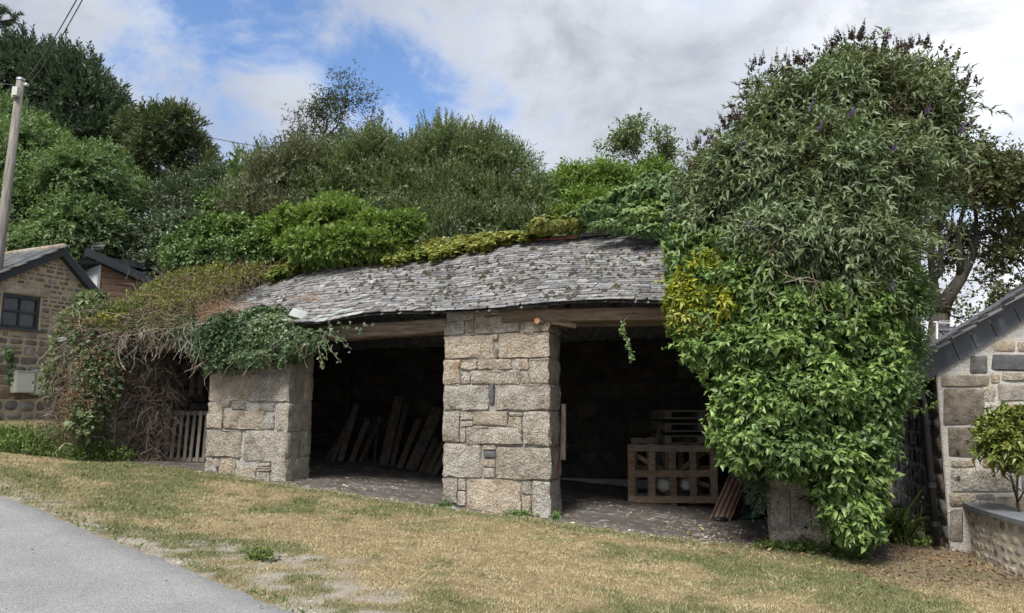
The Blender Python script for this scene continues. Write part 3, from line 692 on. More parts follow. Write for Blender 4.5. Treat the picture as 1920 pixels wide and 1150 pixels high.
for c in range(ncourse):
    t0 = c/ncourse; wd = .235*(1-.3*t0); s = S0-.1+rnd.uniform(0, .2)
    while s < S1+.05:
        w_ = wd*rnd.uniform(.55, 1.25)
        t_ = t0+rnd.uniform(-.0035, .0035); cs = s+w_/2
        if not (c == 0 and rnd.random() < .04):
            a = roofp(cs, t_, .0); b = roofp(cs, t_+.05, 0); yv = (b-a).normalized(); xv = (roofp(cs+.1, t_)-roofp(cs-.1, t_)).normalized()
            zv = xv.cross(yv).normalized(); yv = zv.cross(xv)
            lift = .024+rnd.uniform(-.003, .006); L_ = .24
            th = rnd.uniform(.006, .012)
            tilt = math.atan2(lift, L_); rz = rnd.gauss(0, .014); rx = rnd.gauss(0, .012)
            if rnd.random() < .03: rz += rnd.choice((-1, 1))*rnd.uniform(.05, .18)
            Rm = Matrix((xv, yv, zv)).transposed() @ Matrix.Rotation(-tilt+rx*.3, 3, 'X') @ Matrix.Rotation(rz, 3, 'Z') @ Matrix.Rotation(rnd.gauss(0, .015), 3, 'Y')
            over = rnd.uniform(0, .03) if c == 0 else rnd.gauss(0, .006)
            pos = a + zv*(lift-.014) - yv*over
            vi = rnd.randrange(14); M4 = (Rm.to_4x4() @ Matrix.Diagonal((w_*.99, L_, th, 1))); M4.translation = pos
            seen = -5.0 < cs < 1.65
            if seen and c < 8 and len(singles) < 300: singles.append((vi, M4, c, cs))
            else:
                me, vs, f = slate_me[vi]
                rest.add([M4 @ V(v) for v in vs], f)
        s += w_
for vi, M4, c, cs in singles:
    me = slate_me[vi][0]
    if c < 3 and cs < -2.6 and rs.random() < .35: me = pale_me
    link('slate', me, roof_o, mat4=M4)
ro = rest.build('slate_courses', MT['slate'], roof_o, loc=roofp(-2, .7)); ro['kind'] = 'stuff'
# slipped, tilted slates at the ragged left eave
for (px, py, Y, w_, h_, a1, a2) in ((560, 598, 10.35, .30, .22, .35, .25), (590, 600, 10.3, .26, .20, -.3, .15), (578, 603, 10.28, .2, .2, .15, -.4), (545, 604, 10.3, .24, .13, .1, .5), (515, 612, 10.35, .26, .12, .0, -.35), (222, 636, 11.35, .34, .16, .05, .3)):
    p = P(px, py, Y); Rm = Matrix.Rotation(-TH+a2, 3, 'Z') @ Matrix.Rotation(R(26)+a1*.4, 3, 'X') @ Matrix.Rotation(a1, 3, 'Y')
    M4 = Rm.to_4x4() @ Matrix.Diagonal((w_, h_, .014, 1)); M4.translation = p; o = link('slate', pale_me, roof_o, mat4=M4); o['label'] = 'pale slate slipped out of line at the ragged left eave'
# moss cushions on the slates
ms = MB(); 
for i in range(1500):
    s = rnd.uniform(-4.9, 2.0); t = rnd.random()**.8*.98
    dens = float(fbm(np.array(s*1.0), np.array(t*3.0), 1.3, 77))
    if dens < .52 - .12*(s > 0)*(t < .75): continue
    r_ = rnd.uniform(.010, .034)*(1.6 if rnd.random() < .25 else 1); p = roofp(s, t, .02); 
    vs = [p+U*(r_*cos(a)*rnd.uniform(.5, 1.4))+ (NI*.87+ZV*.5)*(r_*sin(a)*rnd.uniform(.4, .9)) for a in [k*pi/3 for k in range(6)]]
    ms.add(vs+[p+V((0, -.5*r_, .9*r_))], [(k, (k+1) % 6, 6) for k in range(6)])
mo = ms.build('roof_moss', MT['moss'], roof_o, smooth=True, loc=roofp(-1, .5)); mo['kind'] = 'stuff'
# ridge tiles, a few red ones show at the top
for i in range(24):
    s = S0+i*.48; 
    if s > S1: break
    p = roofp(s+.23, 1.0, 0); q = W(s+.23, W_R, p.z+.035)
    t_ = MB()
    for sgn in (-1, 1):
        t_.box(q+NI*(sgn*.07)-ZV*.012, (.46, .17, .018), M3=(Matrix.Rotation(-TH, 3, 'Z') @ Matrix.Rotation(-sgn*R(28), 3, 'X')))
    o = t_.build('ridge_tile', MT['brick_red'] if i in (14, 15) else MT['slate'], roof_o, loc=q)
# low kerb inside the right bay
kb = MB().box(W(.75, 4.35, g(*W(.7, 4.3).xy)+.06), (3.2, .14, .18), rot=-TH).build('kerb_stone', MT['kerb'], loc=W(.75, 4.35, g(*W(.7, 4.3).xy)))
tag(kb, 'low pale kerb along the foot of the dark back wall in the right bay', 'kerb')
# ------------------------------------------------------------------ foliage
TPL = {   # unit leaves: x across, y along, z up; triangles
 'kite':  (np.array([(0, 0, 0), (.5, .45, .10), (0, 1, -.08), (-.5, .45, .10)]), np.array([(0, 1, 2), (0, 2, 3)])),
 'lance': (np.array([(0, 0, 0), (0, .5, .0), (0, 1, -.28), (.5, .42, .12), (-.5, .42, .12)]), np.array([(0, 3, 1), (0, 1, 4), (3, 2, 1), (1, 2, 4)])),
 'oval':  (np.array([(0, 0, 0), (.42, .22, .09), (.5, .6, .07), (0, 1, -.12), (-.5, .6, .07), (-.42, .22, .09), (0, .5, 0)]), np.array([(0, 1, 6), (1, 2, 6), (2, 3, 6), (3, 4, 6), (4, 5, 6), (5, 0, 6)])),
 'ivy':   (np.array([(0, 0, 0), (.55, .12, .05), (.30, .42, .03), (0, 1, -.10), (-.30, .42, .03), (-.55, .12, .05)]), np.array([(0, 1, 2), (0, 2, 3), (0, 3, 4), (0, 4, 5)])),
}
def unit(a): return a/np.maximum(np.linalg.norm(a, axis=-1, keepdims=True), 1e-9)
def rnd_dir(n, rng): return unit(rng.normal(size=(n, 3)))
def blob_points(blobs, n, rng, shell=.55, front=0.0, minz=None, amp=.42):
    """points in ellipsoids (centre, radii, weight), crowding to the outside; returns points and outward directions"""
    vol = np.array([b[2]*(b[1][0]*b[1][1]*b[1][2])**(2/3) for b in blobs]); vol /= vol.sum()
    cnt = rng.multinomial(n, vol); PP = []; DD = []
    C = np.array([b[0] for b in blobs], float); Rr = np.array([b[1] for b in blobs], float)
    for i, k in enumerate(cnt):
        d = rnd_dir(k, rng)
        if front: 
            flip = (d[:, 1] > .2) & (rng.random(k) < front); d[flip, 1] *= -1
        r = shell+(1-shell)*rng.random(k)**.7
        fq = 2.2+2.2*max(Rr[i]); lump = 1+amp*(fbm(d[:, 0]*fq+i*7.3+d[:, 1]*1.7, d[:, 2]*fq+d[:, 1]*2.3, 1.0, i+40, 3)-.55)*2
        p = d*(r*lump)[:, None]*Rr[i]+C[i]; o = unit(d/Rr[i])
        keep = np.ones(k, bool)
        for j in range(len(blobs)):
            if j == i: continue
            q = (p-C[j])/Rr[j]; keep &= (q*q).sum(1) > (.62*shell+.12)**2
        if minz is not None: keep &= p[:, 2] > minz
        PP.append(p[keep]); DD.append(o[keep])
    return np.concatenate(PP), np.concatenate(DD)
def shoots(Pp, D, rng, length, k, leaf, width, up=.35, jit=.35, spread=1.0, droop=.15, start=.15, lvar=.3, svar=.3, whorl=False, upleaf=.5):
    """leaves set spirally along curved shoots. returns frames: base (n,3), y axis, z axis, length, width"""
    n = len(Pp); D = unit(D+np.array([0, 0, up])+rng.normal(size=(n, 3))*jit)
    L = length*(1+rng.uniform(-svar, svar, n)); B = []; Y = []; Z = []; S = []; Wd = []
    a = unit(np.cross(D, rng.normal(size=(n, 3)))); b = np.cross(D, a); ph = rng.uniform(0, 6.28, n)
    for j in range(k):
        t = (start+(1-start)*(j+.5)/k) if not whorl else rng.uniform(.75, 1.0, n)
        t = t*np.ones(n); an = ph+j*(2.4 if not whorl else 6.283/k)
        rad = a*np.cos(an)[:, None]+b*np.sin(an)[:, None]
        base = Pp+D*(L*t)[:, None]-np.array([0, 0, 1])*(droop*L*t*t)[:, None]
        sp_ = spread*(1-.35*t)
        y = unit(D*np.cos(sp_)[:, None]+rad*np.sin(sp_)[:, None]+rng.normal(size=(n, 3))*.15-np.array([0, 0, 1])*(droop*.6))
        z = unit(np.array([0, 0, 1])*upleaf+D*.45-rad*.1+rng.normal(size=(n, 3))*.28); z = unit(z-y*(z*y).sum(1)[:, None])
        l = leaf*(1+rng.uniform(-lvar, lvar, n))*(1-.25*abs(t-.5))
        B.append(base); Y.append(y); Z.append(z); S.append(l); Wd.append(l*width)
    return [np.concatenate(q) for q in (B, Y, Z, S, Wd)], (Pp, D, L)
def carpet(Pp, D, rng, leaf, width, jit=.3, hang=.5):
    """leaves shingled over a surface, faces outwards, tips hanging"""
    n = len(Pp); z = unit(D+rng.normal(size=(n, 3))*jit+np.array([0, 0, .25])); y = rng.normal(size=(n, 3))*.6-np.array([0, 0, hang]); y = unit(y-z*(y*z).sum(1)[:, None])
    l = leaf*(1+rng.uniform(-.35, .35, n)); return [Pp-y*(l*.5)[:, None], y, z, l, l*width]
def cat(*fr): return [np.concatenate([f[i] for f in fr]) for i in range(5)]
def bake(name, fr, tpl, m, parent, attr=None):
    tv, tf = TPL[tpl]; B, Y, Z, S, Wd = fr; X = np.cross(Y, Z); n = len(B); k = len(tv)
    v = (B[:, None, :] + X[:, None, :]*(tv[None, :, 0, None]*Wd[:, None, None]) + Y[:, None, :]*(tv[None, :, 1, None]*S[:, None, None]) + Z[:, None, :]*(tv[None, :, 2, None]*S[:, None, None]))
    f = (tf[None]+(np.arange(n)*k)[:, None, None]).reshape(-1, 3)
    o = np_mesh(name, v.reshape(-1, 3), f, m, parent); return o
def project(p):
    q = p-np.array([0, 0, EYE]); dep = q[:, 1]*cos(PITCH)+q[:, 2]*sin(PITCH); upc = -q[:, 1]*sin(PITCH)+q[:, 2]*cos(PITCH)
    return 960+F*q[:, 0]/dep, 575-F*upc/dep, dep
LEAFME = {}
def split_leaves(fr, tpl, m, parent, nsingle=300, name='leaf', cell=13):
    """the largest leaves in sight become parts of their own; the rest is returned"""
    B, Y, Z, S, Wd = fr; c = B+Y*(S*.5)[:, None]; px, py, dep = project(c)
    tocam = unit(np.array([0, 0, EYE])-c); sc_ = np.abs((Z*tocam).sum(1))*S*Wd/dep**2
    ok = (px > 0) & (px < 1920) & (py > 0) & (py < 1150)
    key = (px//cell).astype(int)*10000+(py//cell).astype(int); order = np.lexsort((dep, key)); 
    first = np.ones(len(order), bool); first[1:] = key[order][1:] != key[order][:-1]
    cand = order[first]; cand = cand[ok[cand]]; cand = cand[np.argsort(-sc_[cand])][:nsingle]
    tv, tf = TPL[tpl]; kk = (tpl, m.name)
    if kk not in LEAFME:
        me = bpy.data.meshes.new('leaf'); me.from_pydata([tuple(a) for a in tv], [], [tuple(int(i) for i in a) for a in tf]); me.materials.append(m); LEAFME[kk] = me
    X = np.cross(Y, Z)
    for i in cand:
        M4 = Matrix(((X[i, 0]*Wd[i], Y[i, 0]*S[i], Z[i, 0]*S[i], B[i, 0]), (X[i, 1]*Wd[i], Y[i, 1]*S[i], Z[i, 1]*S[i], B[i, 1]), (X[i, 2]*Wd[i], Y[i, 2]*S[i], Z[i, 2]*S[i], B[i, 2]), (0, 0, 0, 1)))
        link(name, LEAFME[kk], parent, mat4=M4)
    keep = np.ones(len(B), bool); keep[cand] = False
    return [q[keep] for q in fr]
def pb(px, py, Y, rx, ry, rd, w=1.0):
    """an ellipsoid of foliage standing at distance Y"""
    c = P(px, py, Y); dep = (c-V((0, 0, EYE))).dot(V((0, cos(PITCH), sin(PITCH)))); k = dep/F
    return (tuple(c), (rx*k, rd, ry*k), w)
def ripple(p0, p1, n, amp, rnd):
    p0, p1 = V(p0), V(p1); off = V((0, 0, 0)); out = []
    for i in range(n+1):
        t = i/n; out.append(p0.lerp(p1, t)+off*sin(pi*t)); off += V((rnd.gauss(0, amp), rnd.gauss(0, amp), rnd.gauss(0, amp*.5)))
    return out
def trunk_part(parent, paths, m=None, name='trunk', sides=7):
    mb = MB()
    for pts, rad in paths: mb.tube(pts, rad, sides)
    return mb.build(name, m or MT['bark'], parent, smooth=True, loc=root_loc(parent))
def limbs_to(blobs, base, r0, rnd, fork=.35, wob=.12, twigs=5):
    """a trunk rising from base that forks into a limb for each blob, and twigs beyond"""
    base = V(base); cen = sum((V(b[0]) for b in blobs), V((0, 0, 0)))/len(blobs); knee = base.lerp(cen, fork); knee.x = base.x+(cen.x-base.x)*fork*.5
    trunk = [(ripple(base-V((0, 0, .3)), knee, 4, wob*.4, rnd), [r0*1.25, r0, r0*.92, r0*.85, r0*.8])]; br = []
    for b in blobs:
        c = V(b[0]); pts = ripple(knee, c, 5, wob, rnd); br.append((pts, [r0*.62*(1-.16*i) for i in range(6)]))
        for t in range(twigs):
            d = V((rnd.gauss(0, 1), rnd.gauss(0, 1), rnd.gauss(.3, .8))).normalized(); e2 = c+V((d.x*b[1][0], d.y*b[1][1], d.z*b[1][2]))*.85
            br.append((ripple(pts[rnd.choice((3, 4, 5))], e2, 4, wob*.6, rnd), [r0*.2, r0*.16, r0*.11, r0*.07, r0*.03]))
    return trunk, br
def bush(name, label, cat_, base, blobs, nshoots, m, tpl='kite', length=.3, k=7, leaf=.08, width=.45, shell=.5, up=.35, spread=1.0, droop=.15, r0=.06, bark=None, seed=1, front=.4, group=None, singles=0, sprays=None, crown='crown', inner=None, jit=.35, minz=None, twigs=4, tops=None, whorl=False, upleaf=.5, part_name='leaf', amp=.42):
    rng = np.random.default_rng(seed); rnd = random.Random(seed)
    blobs = [(b[0], tuple(max(x-.42*length, .45*x) for x in b[1]), b[2]) for b in blobs]
    t = thing(name, label, cat_, base, group)
    tr, br = limbs_to(blobs, base, r0, rnd, twigs=twigs)
    trunk_part(t, tr, bark); trunk_part(t, br, bark, name='branches')
    Pp, D = blob_points(blobs, nshoots, rng, shell, front, minz, amp)
    fr, sh = shoots(Pp, D, rng, length, k, leaf, width, up=up, spread=spread, droop=droop, jit=jit, whorl=whorl, upleaf=upleaf, lvar=.4)
    if inner:                           # sparser, larger inner leaves close the crown
        P2, D2 = blob_points([(b[0], tuple(x*.72 for x in b[1]), b[2]) for b in blobs], inner, rng, .3, 0, minz); f2, _ = shoots(P2, D2, rng, length, 3, leaf*1.9, width*1.3, up=.1, spread=1.3); fr = cat(fr, f2)
    if tops:                            # long leaders that break the outline: (count, length)
        i = np.argsort(-(Pp[:, 2]+rng.normal(size=len(Pp))*.25*Pp[:, 2].std()))[:tops[0]*3]; i = rng.choice(i, tops[0], replace=False)
        f3, _ = shoots(Pp[i], D[i]*.4+np.array([0, 0, 1.1]), rng, tops[1], int(tops[1]/leaf*3.4), leaf*.95, width, up=1.0, spread=.8, jit=.15); fr = cat(fr, f3)
    if sprays:                          # long arching sprays that break the dome: (count, length, leaf)
        i = rng.choice(len(Pp), sprays[0], replace=False); k_ = int(sprays[1]/sprays[2]*3.2)
        f4, _ = shoots(Pp[i]-D[i]*.1, D[i], rng, sprays[1], k_, sprays[2], width*1.1, up=.35, spread=.85, jit=.3, droop=.45, svar=.5, lvar=.4); fr = cat(fr, f4)
    if singles: fr = split_leaves(fr, tpl, m, t, singles, part_name)
    o = bake(crown, fr, tpl, m, t)
    return t, o, (Pp, D)

MT['l_cypress'] = leafmat('l_cypress', [(0.049, 0.079, 0.057), (0.074, 0.113, 0.071), (0.113, 0.157, 0.098)], rough=.6, trans=.12)
MT['l_ash'] = leafmat('l_ash', [(0.091, 0.144, 0.065), (0.135, 0.204, 0.089), (0.198, 0.272, 0.121)], patch=(0.198, 0.265, 0.131), trans=.25, pscale=.5)
MT['l_pine'] = leafmat('l_pine', [(0.065, 0.094, 0.048), (0.101, 0.130, 0.061), (0.144, 0.173, 0.079)], rough=.6, trans=.15)
MT['l_holm'] = leafmat('l_holm', [(0.062, 0.090, 0.058), (0.097, 0.131, 0.076), (0.152, 0.193, 0.114)], rough=.45, trans=.12)
MT['l_willow'] = leafmat('l_willow', [(0.111, 0.150, 0.072), (0.150, 0.195, 0.091), (0.234, 0.273, 0.156)], rough=.5, trans=.2, patch=(0.156, 0.182, 0.098), pscale=.8, pth=.56)
MT['l_willow_brown'] = leafmat('l_willow_brown', [(0.111, 0.137, 0.072), (0.156, 0.176, 0.104), (0.221, 0.215, 0.150)], rough=.6, trans=.15)
MT['l_bright'] = leafmat('l_bright', [(0.099, 0.165, 0.039), (0.143, 0.220, 0.050), (0.198, 0.275, 0.072)], trans=.28, patch=(0.209, 0.264, 0.072), pscale=.8)
MT['l_birch'] = leafmat('l_birch', [(0.041, 0.058, 0.021), (0.064, 0.078, 0.031), (0.091, 0.094, 0.042)], trans=.2)
MT['l_ivy'] = leafmat('l_ivy', [(0.057, 0.108, 0.035), (0.089, 0.158, 0.048), (0.140, 0.221, 0.066)], rough=.42, spec=.45, trans=.12, patch=(0.164, 0.240, 0.063), pscale=1.3, pth=.56)
MT['l_ivy_dark'] = leafmat('l_ivy_dark', [(0.037, 0.072, 0.037), (0.060, 0.106, 0.047), (0.106, 0.166, 0.069)], rough=.42, spec=.4, trans=.10, patch=(0.113, 0.159, 0.060), pscale=2.2, pth=.57)
MT['l_ivy_yellow'] = leafmat('l_ivy_yellow', [(0.131, 0.169, 0.038), (0.223, 0.236, 0.052), (0.341, 0.316, 0.074), (0.117, 0.158, 0.044)], rough=.42, trans=.2, patch=(0.117, 0.169, 0.044), pscale=2.0, pth=.56)
MT['l_creeper'] = leafmat('l_creeper', [(0.070, 0.121, 0.034), (0.116, 0.194, 0.053), (0.178, 0.279, 0.074), (0.265, 0.373, 0.109), (0.085, 0.139, 0.043)], rough=.40, spec=.4, trans=.14, patch=(0.085, 0.147, 0.046), pscale=1.6, pth=.52)
MT['l_yellow'] = leafmat('l_yellow', [(0.137, 0.196, 0.026), (0.251, 0.294, 0.039), (0.388, 0.353, 0.052), (0.091, 0.147, 0.026)], rough=.4, trans=.2)
MT['l_buddleja'] = leafmat('l_buddleja', [(0.090, 0.131, 0.062), (0.127, 0.179, 0.085), (0.193, 0.248, 0.131), (0.262, 0.310, 0.209), (0.117, 0.152, 0.070)], rough=.6, spec=.25, trans=.16, patch=(0.138, 0.159, 0.077), pscale=1.4, pth=.54)
MT['l_budd_brown'] = leafmat('l_budd_brown', [(0.096, 0.082, 0.046), (0.160, 0.117, 0.073), (0.112, 0.075, 0.064)], rough=.7, trans=.15)
MT['l_sycamore'] = leafmat('l_sycamore', [(0.065, 0.080, 0.030), (0.095, 0.110, 0.045), (0.120, 0.115, 0.050), (0.050, 0.065, 0.025)], trans=.2)
MT['l_bay'] = leafmat('l_bay', [(0.100, 0.140, 0.030), (0.150, 0.195, 0.040), (0.240, 0.260, 0.060), (0.075, 0.115, 0.025)], rough=.35, spec=.45, trans=.12)
MT['l_dry'] = leafmat('l_dry', [(0.170, 0.125, 0.070), (0.240, 0.180, 0.110), (0.120, 0.090, 0.055), (0.170, 0.115, 0.075)], rough=.8, trans=.15)
MT['l_autumn'] = leafmat('l_autumn', [(0.150, 0.175, 0.050), (0.220, 0.225, 0.060), (0.130, 0.155, 0.045), (0.260, 0.230, 0.070), (0.110, 0.120, 0.050)], rough=.7, trans=.2, patch=(0.150, 0.105, 0.075), pscale=2.5, pth=.56)
MT['l_weed'] = leafmat('l_weed', [(0.074, 0.127, 0.034), (0.127, 0.191, 0.051), (0.193, 0.242, 0.075)], trans=.22)
MT['flower_dead'] = leafmat('flower_dead', [(.035, .024, .02), (.065, .042, .032), (.05, .035, .04)], rough=.8, trans=.05)
MT['flower_purple'] = leafmat('flower_purple', [(.16, .09, .26), (.26, .17, .38)], rough=.7, trans=.15)
MT['blade'] = mat('blade', [(.33, .27, .15), (.45, .38, .22), (.55, .475, .30)], scale=3, bump=0, rnd=.25, hue=.12, rough=.8, attr=('green', (.105, .15, .05)))

def gy_(px, Y): return gz(P(px, 700, Y).x, Y)
def base_at(px, Y): x = P(px, 700, Y).x; return V((x, Y, g(x, Y)))

# ---- far trees, left
t, o, _ = bush('cypress_tree', 'tall dark spiky cypress behind the utility pole on the left', 'tree', base_at(120, 27), 
    [pb(40, 150, 27, 60, 55, 1.6), pb(120, 170, 27, 70, 60, 1.7), pb(170, 205, 27, 70, 55, 1.6), pb(205, 260, 27, 55, 55, 1.4), pb(130, 280, 27, 90, 70, 1.8), pb(30, 260, 27.5, 80, 90, 1.8), pb(210, 330, 27, 45, 50, 1.2)],
    7500, MT['l_cypress'], 'kite', length=.75, k=9, leaf=.20, width=.34, up=.55, spread=.45, droop=.0, r0=.28, seed=2, shell=.45, inner=1500, tops=(170, 1.3), jit=.3)
bush('ash_tree', 'broad leafy green tree behind the slated cottage, left of the conifer trunks', 'tree', base_at(70, 21),
    [pb(60, 300, 21, 95, 75, 1.7), pb(150, 350, 20.5, 85, 75, 1.5), pb(30, 400, 20.5, 110, 90, 1.7), pb(160, 430, 20, 75, 65, 1.4), pb(20, 250, 22, 50, 50, 1.3), pb(90, 470, 20, 120, 50, 1.4)],
    9500, MT['l_ash'], 'kite', length=.5, k=8, leaf=.15, width=.34, up=.15, spread=.9, droop=.45, r0=.2, seed=3, inner=1600, tops=(110, .8))
bush('pine_tree', 'open dark pine with bare leaning trunks and sky between its branches', 'tree', base_at(285, 25),
    [pb(320, 240, 25, 55, 40, 1.1), pb(285, 290, 25, 42, 38, 1.0), pb(355, 290, 25.5, 50, 38, 1.0), pb(395, 315, 25, 28, 20, .6), pb(270, 350, 25, 35, 22, .8), pb(330, 350, 25, 55, 18, .8), pb(250, 240, 25.4, 25, 30, .8)],
    2700, MT['l_pine'], 'kite', length=.45, k=9, leaf=.16, width=.28, up=.4, spread=.7, r0=.17, seed=4, shell=.4, droop=.05, jit=.6, twigs=7, tops=(30, .6), amp=.7)
bush('sycamore_sapling', 'mid-green young tree between the ash and the pine trunks', 'tree', base_at(210, 23),
    [pb(195, 320, 23, 45, 40, 1.0), pb(225, 370, 23, 40, 45, 1.0), pb(190, 400, 22.6, 45, 50, 1.0)],
    2000, MT['l_ash'], 'kite', length=.4, k=8, leaf=.15, width=.5, r0=.1, seed=5, inner=300, tops=(30, .6))
bush('larch_tree', 'feathery blue-green tree spreading flat sprays right of the pine', 'tree', base_at(365, 23),
    [pb(350, 375, 23, 65, 30, 1.0), pb(400, 345, 23, 45, 20, .9), pb(420, 390, 22.5, 60, 35, 1.0), pb(340, 430, 22.5, 55, 35, 1.0), pb(440, 350, 23, 30, 30, .8)],
    4200, MT['l_holm'], 'kite', length=.5, k=10, leaf=.12, width=.3, up=.05, spread=.8, r0=.12, seed=6, shell=.35, droop=.1)
bush('poplar_sapling', 'narrow upright sapling against the blue sky left of the birch', 'tree', base_at(455, 21),
    [pb(452, 320, 21, 12, 40, .35), pb(485, 325, 21, 24, 36, .5), pb(465, 375, 21, 45, 35, .8)],
    1100, MT['l_ash'], 'kite', length=.3, k=9, leaf=.11, width=.45, up=.9, spread=.6, r0=.05, seed=7, tops=(12, .6))
bush('holm_oak', 'dark glossy evergreen shrub above the timber-clad house', 'shrub', base_at(290, 21),
    [pb(300, 460, 21, 75, 50, 1.2), pb(240, 450, 21.5, 45, 45, 1.1), pb(355, 440, 20.5, 50, 40, 1.1), pb(210, 490, 21.5, 50, 35, 1), pb(300, 510, 20.5, 75, 40, 1), pb(60, 465, 21.5, 90, 40, 1), pb(180, 460, 21.5, 50, 40, 1)],
    6500, MT['l_holm'], 'kite', length=.35, k=8, leaf=.10, width=.5, r0=.08, seed=8, inner=1800)
# ---- birch
def grow(p, d, L, r, depth, rnd, out, tips, spread=.55, up=.12, wig=.14, shrink=.72, kids=(2, 3)):
    n = 4; pts = [p]; 
    for i in range(n):
        d = (d+V((rnd.gauss(0, wig), rnd.gauss(0, wig), rnd.gauss(0, wig)+up*.25))).normalized(); p = p+d*(L/n); pts.append(p)
    out.append((pts, [max(r*(1-.45*i/n), .003) for i in range(n+1)]))
    if depth <= 2: 
        for q in pts[1:]: tips.append((q, d))
    if depth == 0: return
    for k in range(rnd.choice(kids)):
        a = V((rnd.gauss(0, 1), rnd.gauss(0, 1), rnd.gauss(0, .6))); a = (a-d*a.dot(d)).normalized()
        nd = (d+a*spread*rnd.uniform(.6, 1.4)+V((0, 0, up))).normalized(); q = pts[-1] if k == 0 else pts[rnd.choice((2, 3, 4))]
        grow(q, nd, L*shrink*rnd.uniform(.8, 1.15), r*.56, depth-1, rnd, out, tips, spread, up, wig, shrink, kids)
def open_tree(name, label, base, starts, m, bark, per, leaf, width, seed, spread=.55, up=.12, wig=.14, shrink=.72, kids=(2, 3), tpl='kite', scatter=.12, droop=.2, trunk=None, group=None, tr_name='trunk', cnt=None):
    rnd = random.Random(seed); rng = np.random.default_rng(seed); t = thing(name, label, 'tree', base, group)
    out = []; tips = []
    if trunk: trunk_part(t, trunk, bark, sides=9)
    for (p, d, L, r, dep) in starts: grow(V(p), V(d).normalized(), L, r, dep, rnd, out, tips, spread, up, wig, shrink, kids)
    thick = [q for q in out if q[1][0] > .012]; thin = [q for q in out if q[1][0] <= .012]
    trunk_part(t, thick, bark, name='branches', sides=6)
    if thin: trunk_part(t, thin, bark, name='twigs', sides=3)
    pts = np.array([q[0] for q in tips]); dd = np.array([q[1] for q in tips]); pts = np.repeat(pts, per, 0)+rng.normal(size=(len(pts)*per, 3))*scatter; dd = np.repeat(dd, per, 0)
    fr, _ = shoots(pts, dd, rng, leaf*2.2, 3, leaf, width, up=0, spread=.9, jit=.7, droop=droop)
    bake('crown', fr, tpl, m, t); return t
b0 = base_at(575, 19); tp = P(590, 345, 19)
open_tree('birch_tree', 'thin airy birch with sparse leaves standing against the blue gap in the clouds', b0,
    [(tp, (0.0, 0, 1), 1.15, .055, 5), (P(586, 310, 19), (.25, .1, 1), .75, .03, 4), (P(583, 320, 19), (-.5, -.1, .9), .75, .03, 4), (P(580, 350, 19), (-.9, 0, .6), .65, .028, 4), (P(590, 335, 19), (.7, .1, .8), .6, .026, 4)],
    MT['l_birch'], MT['bark'], 2, .065, .6, 21, spread=.5, up=.12, trunk=[(ripple(b0-V((0, 0, .2)), tp, 6, .05, random.Random(4)), [.10, .095, .09, .085, .08, .07, .06])], scatter=.13, shrink=.72, droop=.4)
# ---- willow thicket behind the roof
wl_ = [
 ('grey-green willow bush with dead twigs, leftmost of the thicket', 520, 15.2, [pb(520, 350, 15.2, 55, 60, 1.0), pb(570, 330, 15.4, 60, 55, 1.0), pb(490, 410, 15, 60, 55, 1.0), pb(540, 420, 14.8, 70, 40, .8)], 'l_willow_brown', (14, .5)),
 ('dense willow bush under the birch, behind the ivy mound', 650, 15.6, [pb(640, 335, 15.6, 65, 50, 1.1), pb(700, 312, 15.8, 55, 50, 1.0), pb(620, 385, 15.3, 80, 50, 1.0), pb(570, 370, 15.3, 60, 40, .9)], 'l_willow', (45, .8)),
 ('tallest willow bush of the thicket, in the middle behind the roof', 810, 15.8, [pb(770, 325, 15.8, 65, 55, 1.1), pb(835, 305, 15.9, 60, 55, 1.1), pb(740, 375, 15.5, 75, 60, 1.0), pb(830, 375, 15.4, 80, 60, 1.0), pb(740, 420, 15, 90, 40, .8), pb(840, 425, 14.8, 80, 40, .7), pb(800, 460, 14.6, 110, 30, .6)], 'l_willow', (80, .95)),
 ('willow bush with red-brown tips, rightmost of the thicket', 920, 15.6, [pb(900, 310, 15.7, 60, 55, 1.0), pb(950, 330, 15.6, 50, 45, 1.0), pb(920, 385, 15.3, 75, 50, 1.0), pb(1000, 385, 15.2, 50, 42, .9), pb(930, 430, 14.8, 70, 40, .7), pb(990, 440, 14.8, 70, 36, .7)], 'l_willow', (50, .75)),
]
for i, (lab, px, Y, bl, mm, tops) in enumerate(wl_):
    bush('willow_bush', lab, 'shrub', base_at(px, Y), bl, 4300 if i != 2 else 6200, MT[mm], 'kite', length=.42, k=9, leaf=.075, width=.34, up=.75, spread=.5, droop=.0, r0=.07, seed=30+i, inner=900, tops=(tops[0]+30, tops[1]*.72), sprays=(170, .8, .075), amp=.6, group='willow bushes behind the roof', bark=MT['bark'], jit=.3)
bush('elder_bush', 'yellow-green leafy bush behind the ridge, between the willows and the creeper', 'shrub', base_at(1090, 15.5),
    [pb(1070, 360, 15.5, 50, 40, .9), pb(1130, 350, 15.7, 50, 36, .9), pb(1180, 358, 15.8, 45, 34, .9), pb(1100, 400, 15, 80, 35, .9), pb(1040, 380, 15.4, 45, 35, .8), pb(1225, 345, 16, 40, 35, .8), pb(1060, 425, 14.8, 60, 36, .7), pb(1150, 420, 14.8, 70, 40, .7)],
    4300, MT['l_bright'], 'kite', length=.34, k=8, leaf=.085, width=.5, up=.45, r0=.06, seed=41, inner=900, tops=(30, .45))
b0 = base_at(1205, 16.2); tp = P(1205, 330, 16.2)
open_tree('ash_sapling', 'slender pale sapling rising above the bright bush left of the buddleja', b0, [(tp, (0, 0, 1), .55, .016, 3), (tp, (-.6, 0, .7), .5, .012, 3), (tp, (.6, 0, .8), .45, .012, 3), (tp, (-.2, 0, 1), .6, .01, 2)], MT['l_willow'], MT['bark_grey'], 3, .10, .4, 5, trunk=[(ripple(b0, tp, 4, .03, random.Random(3)), [.03, .028, .025, .02, .016])], scatter=.06)
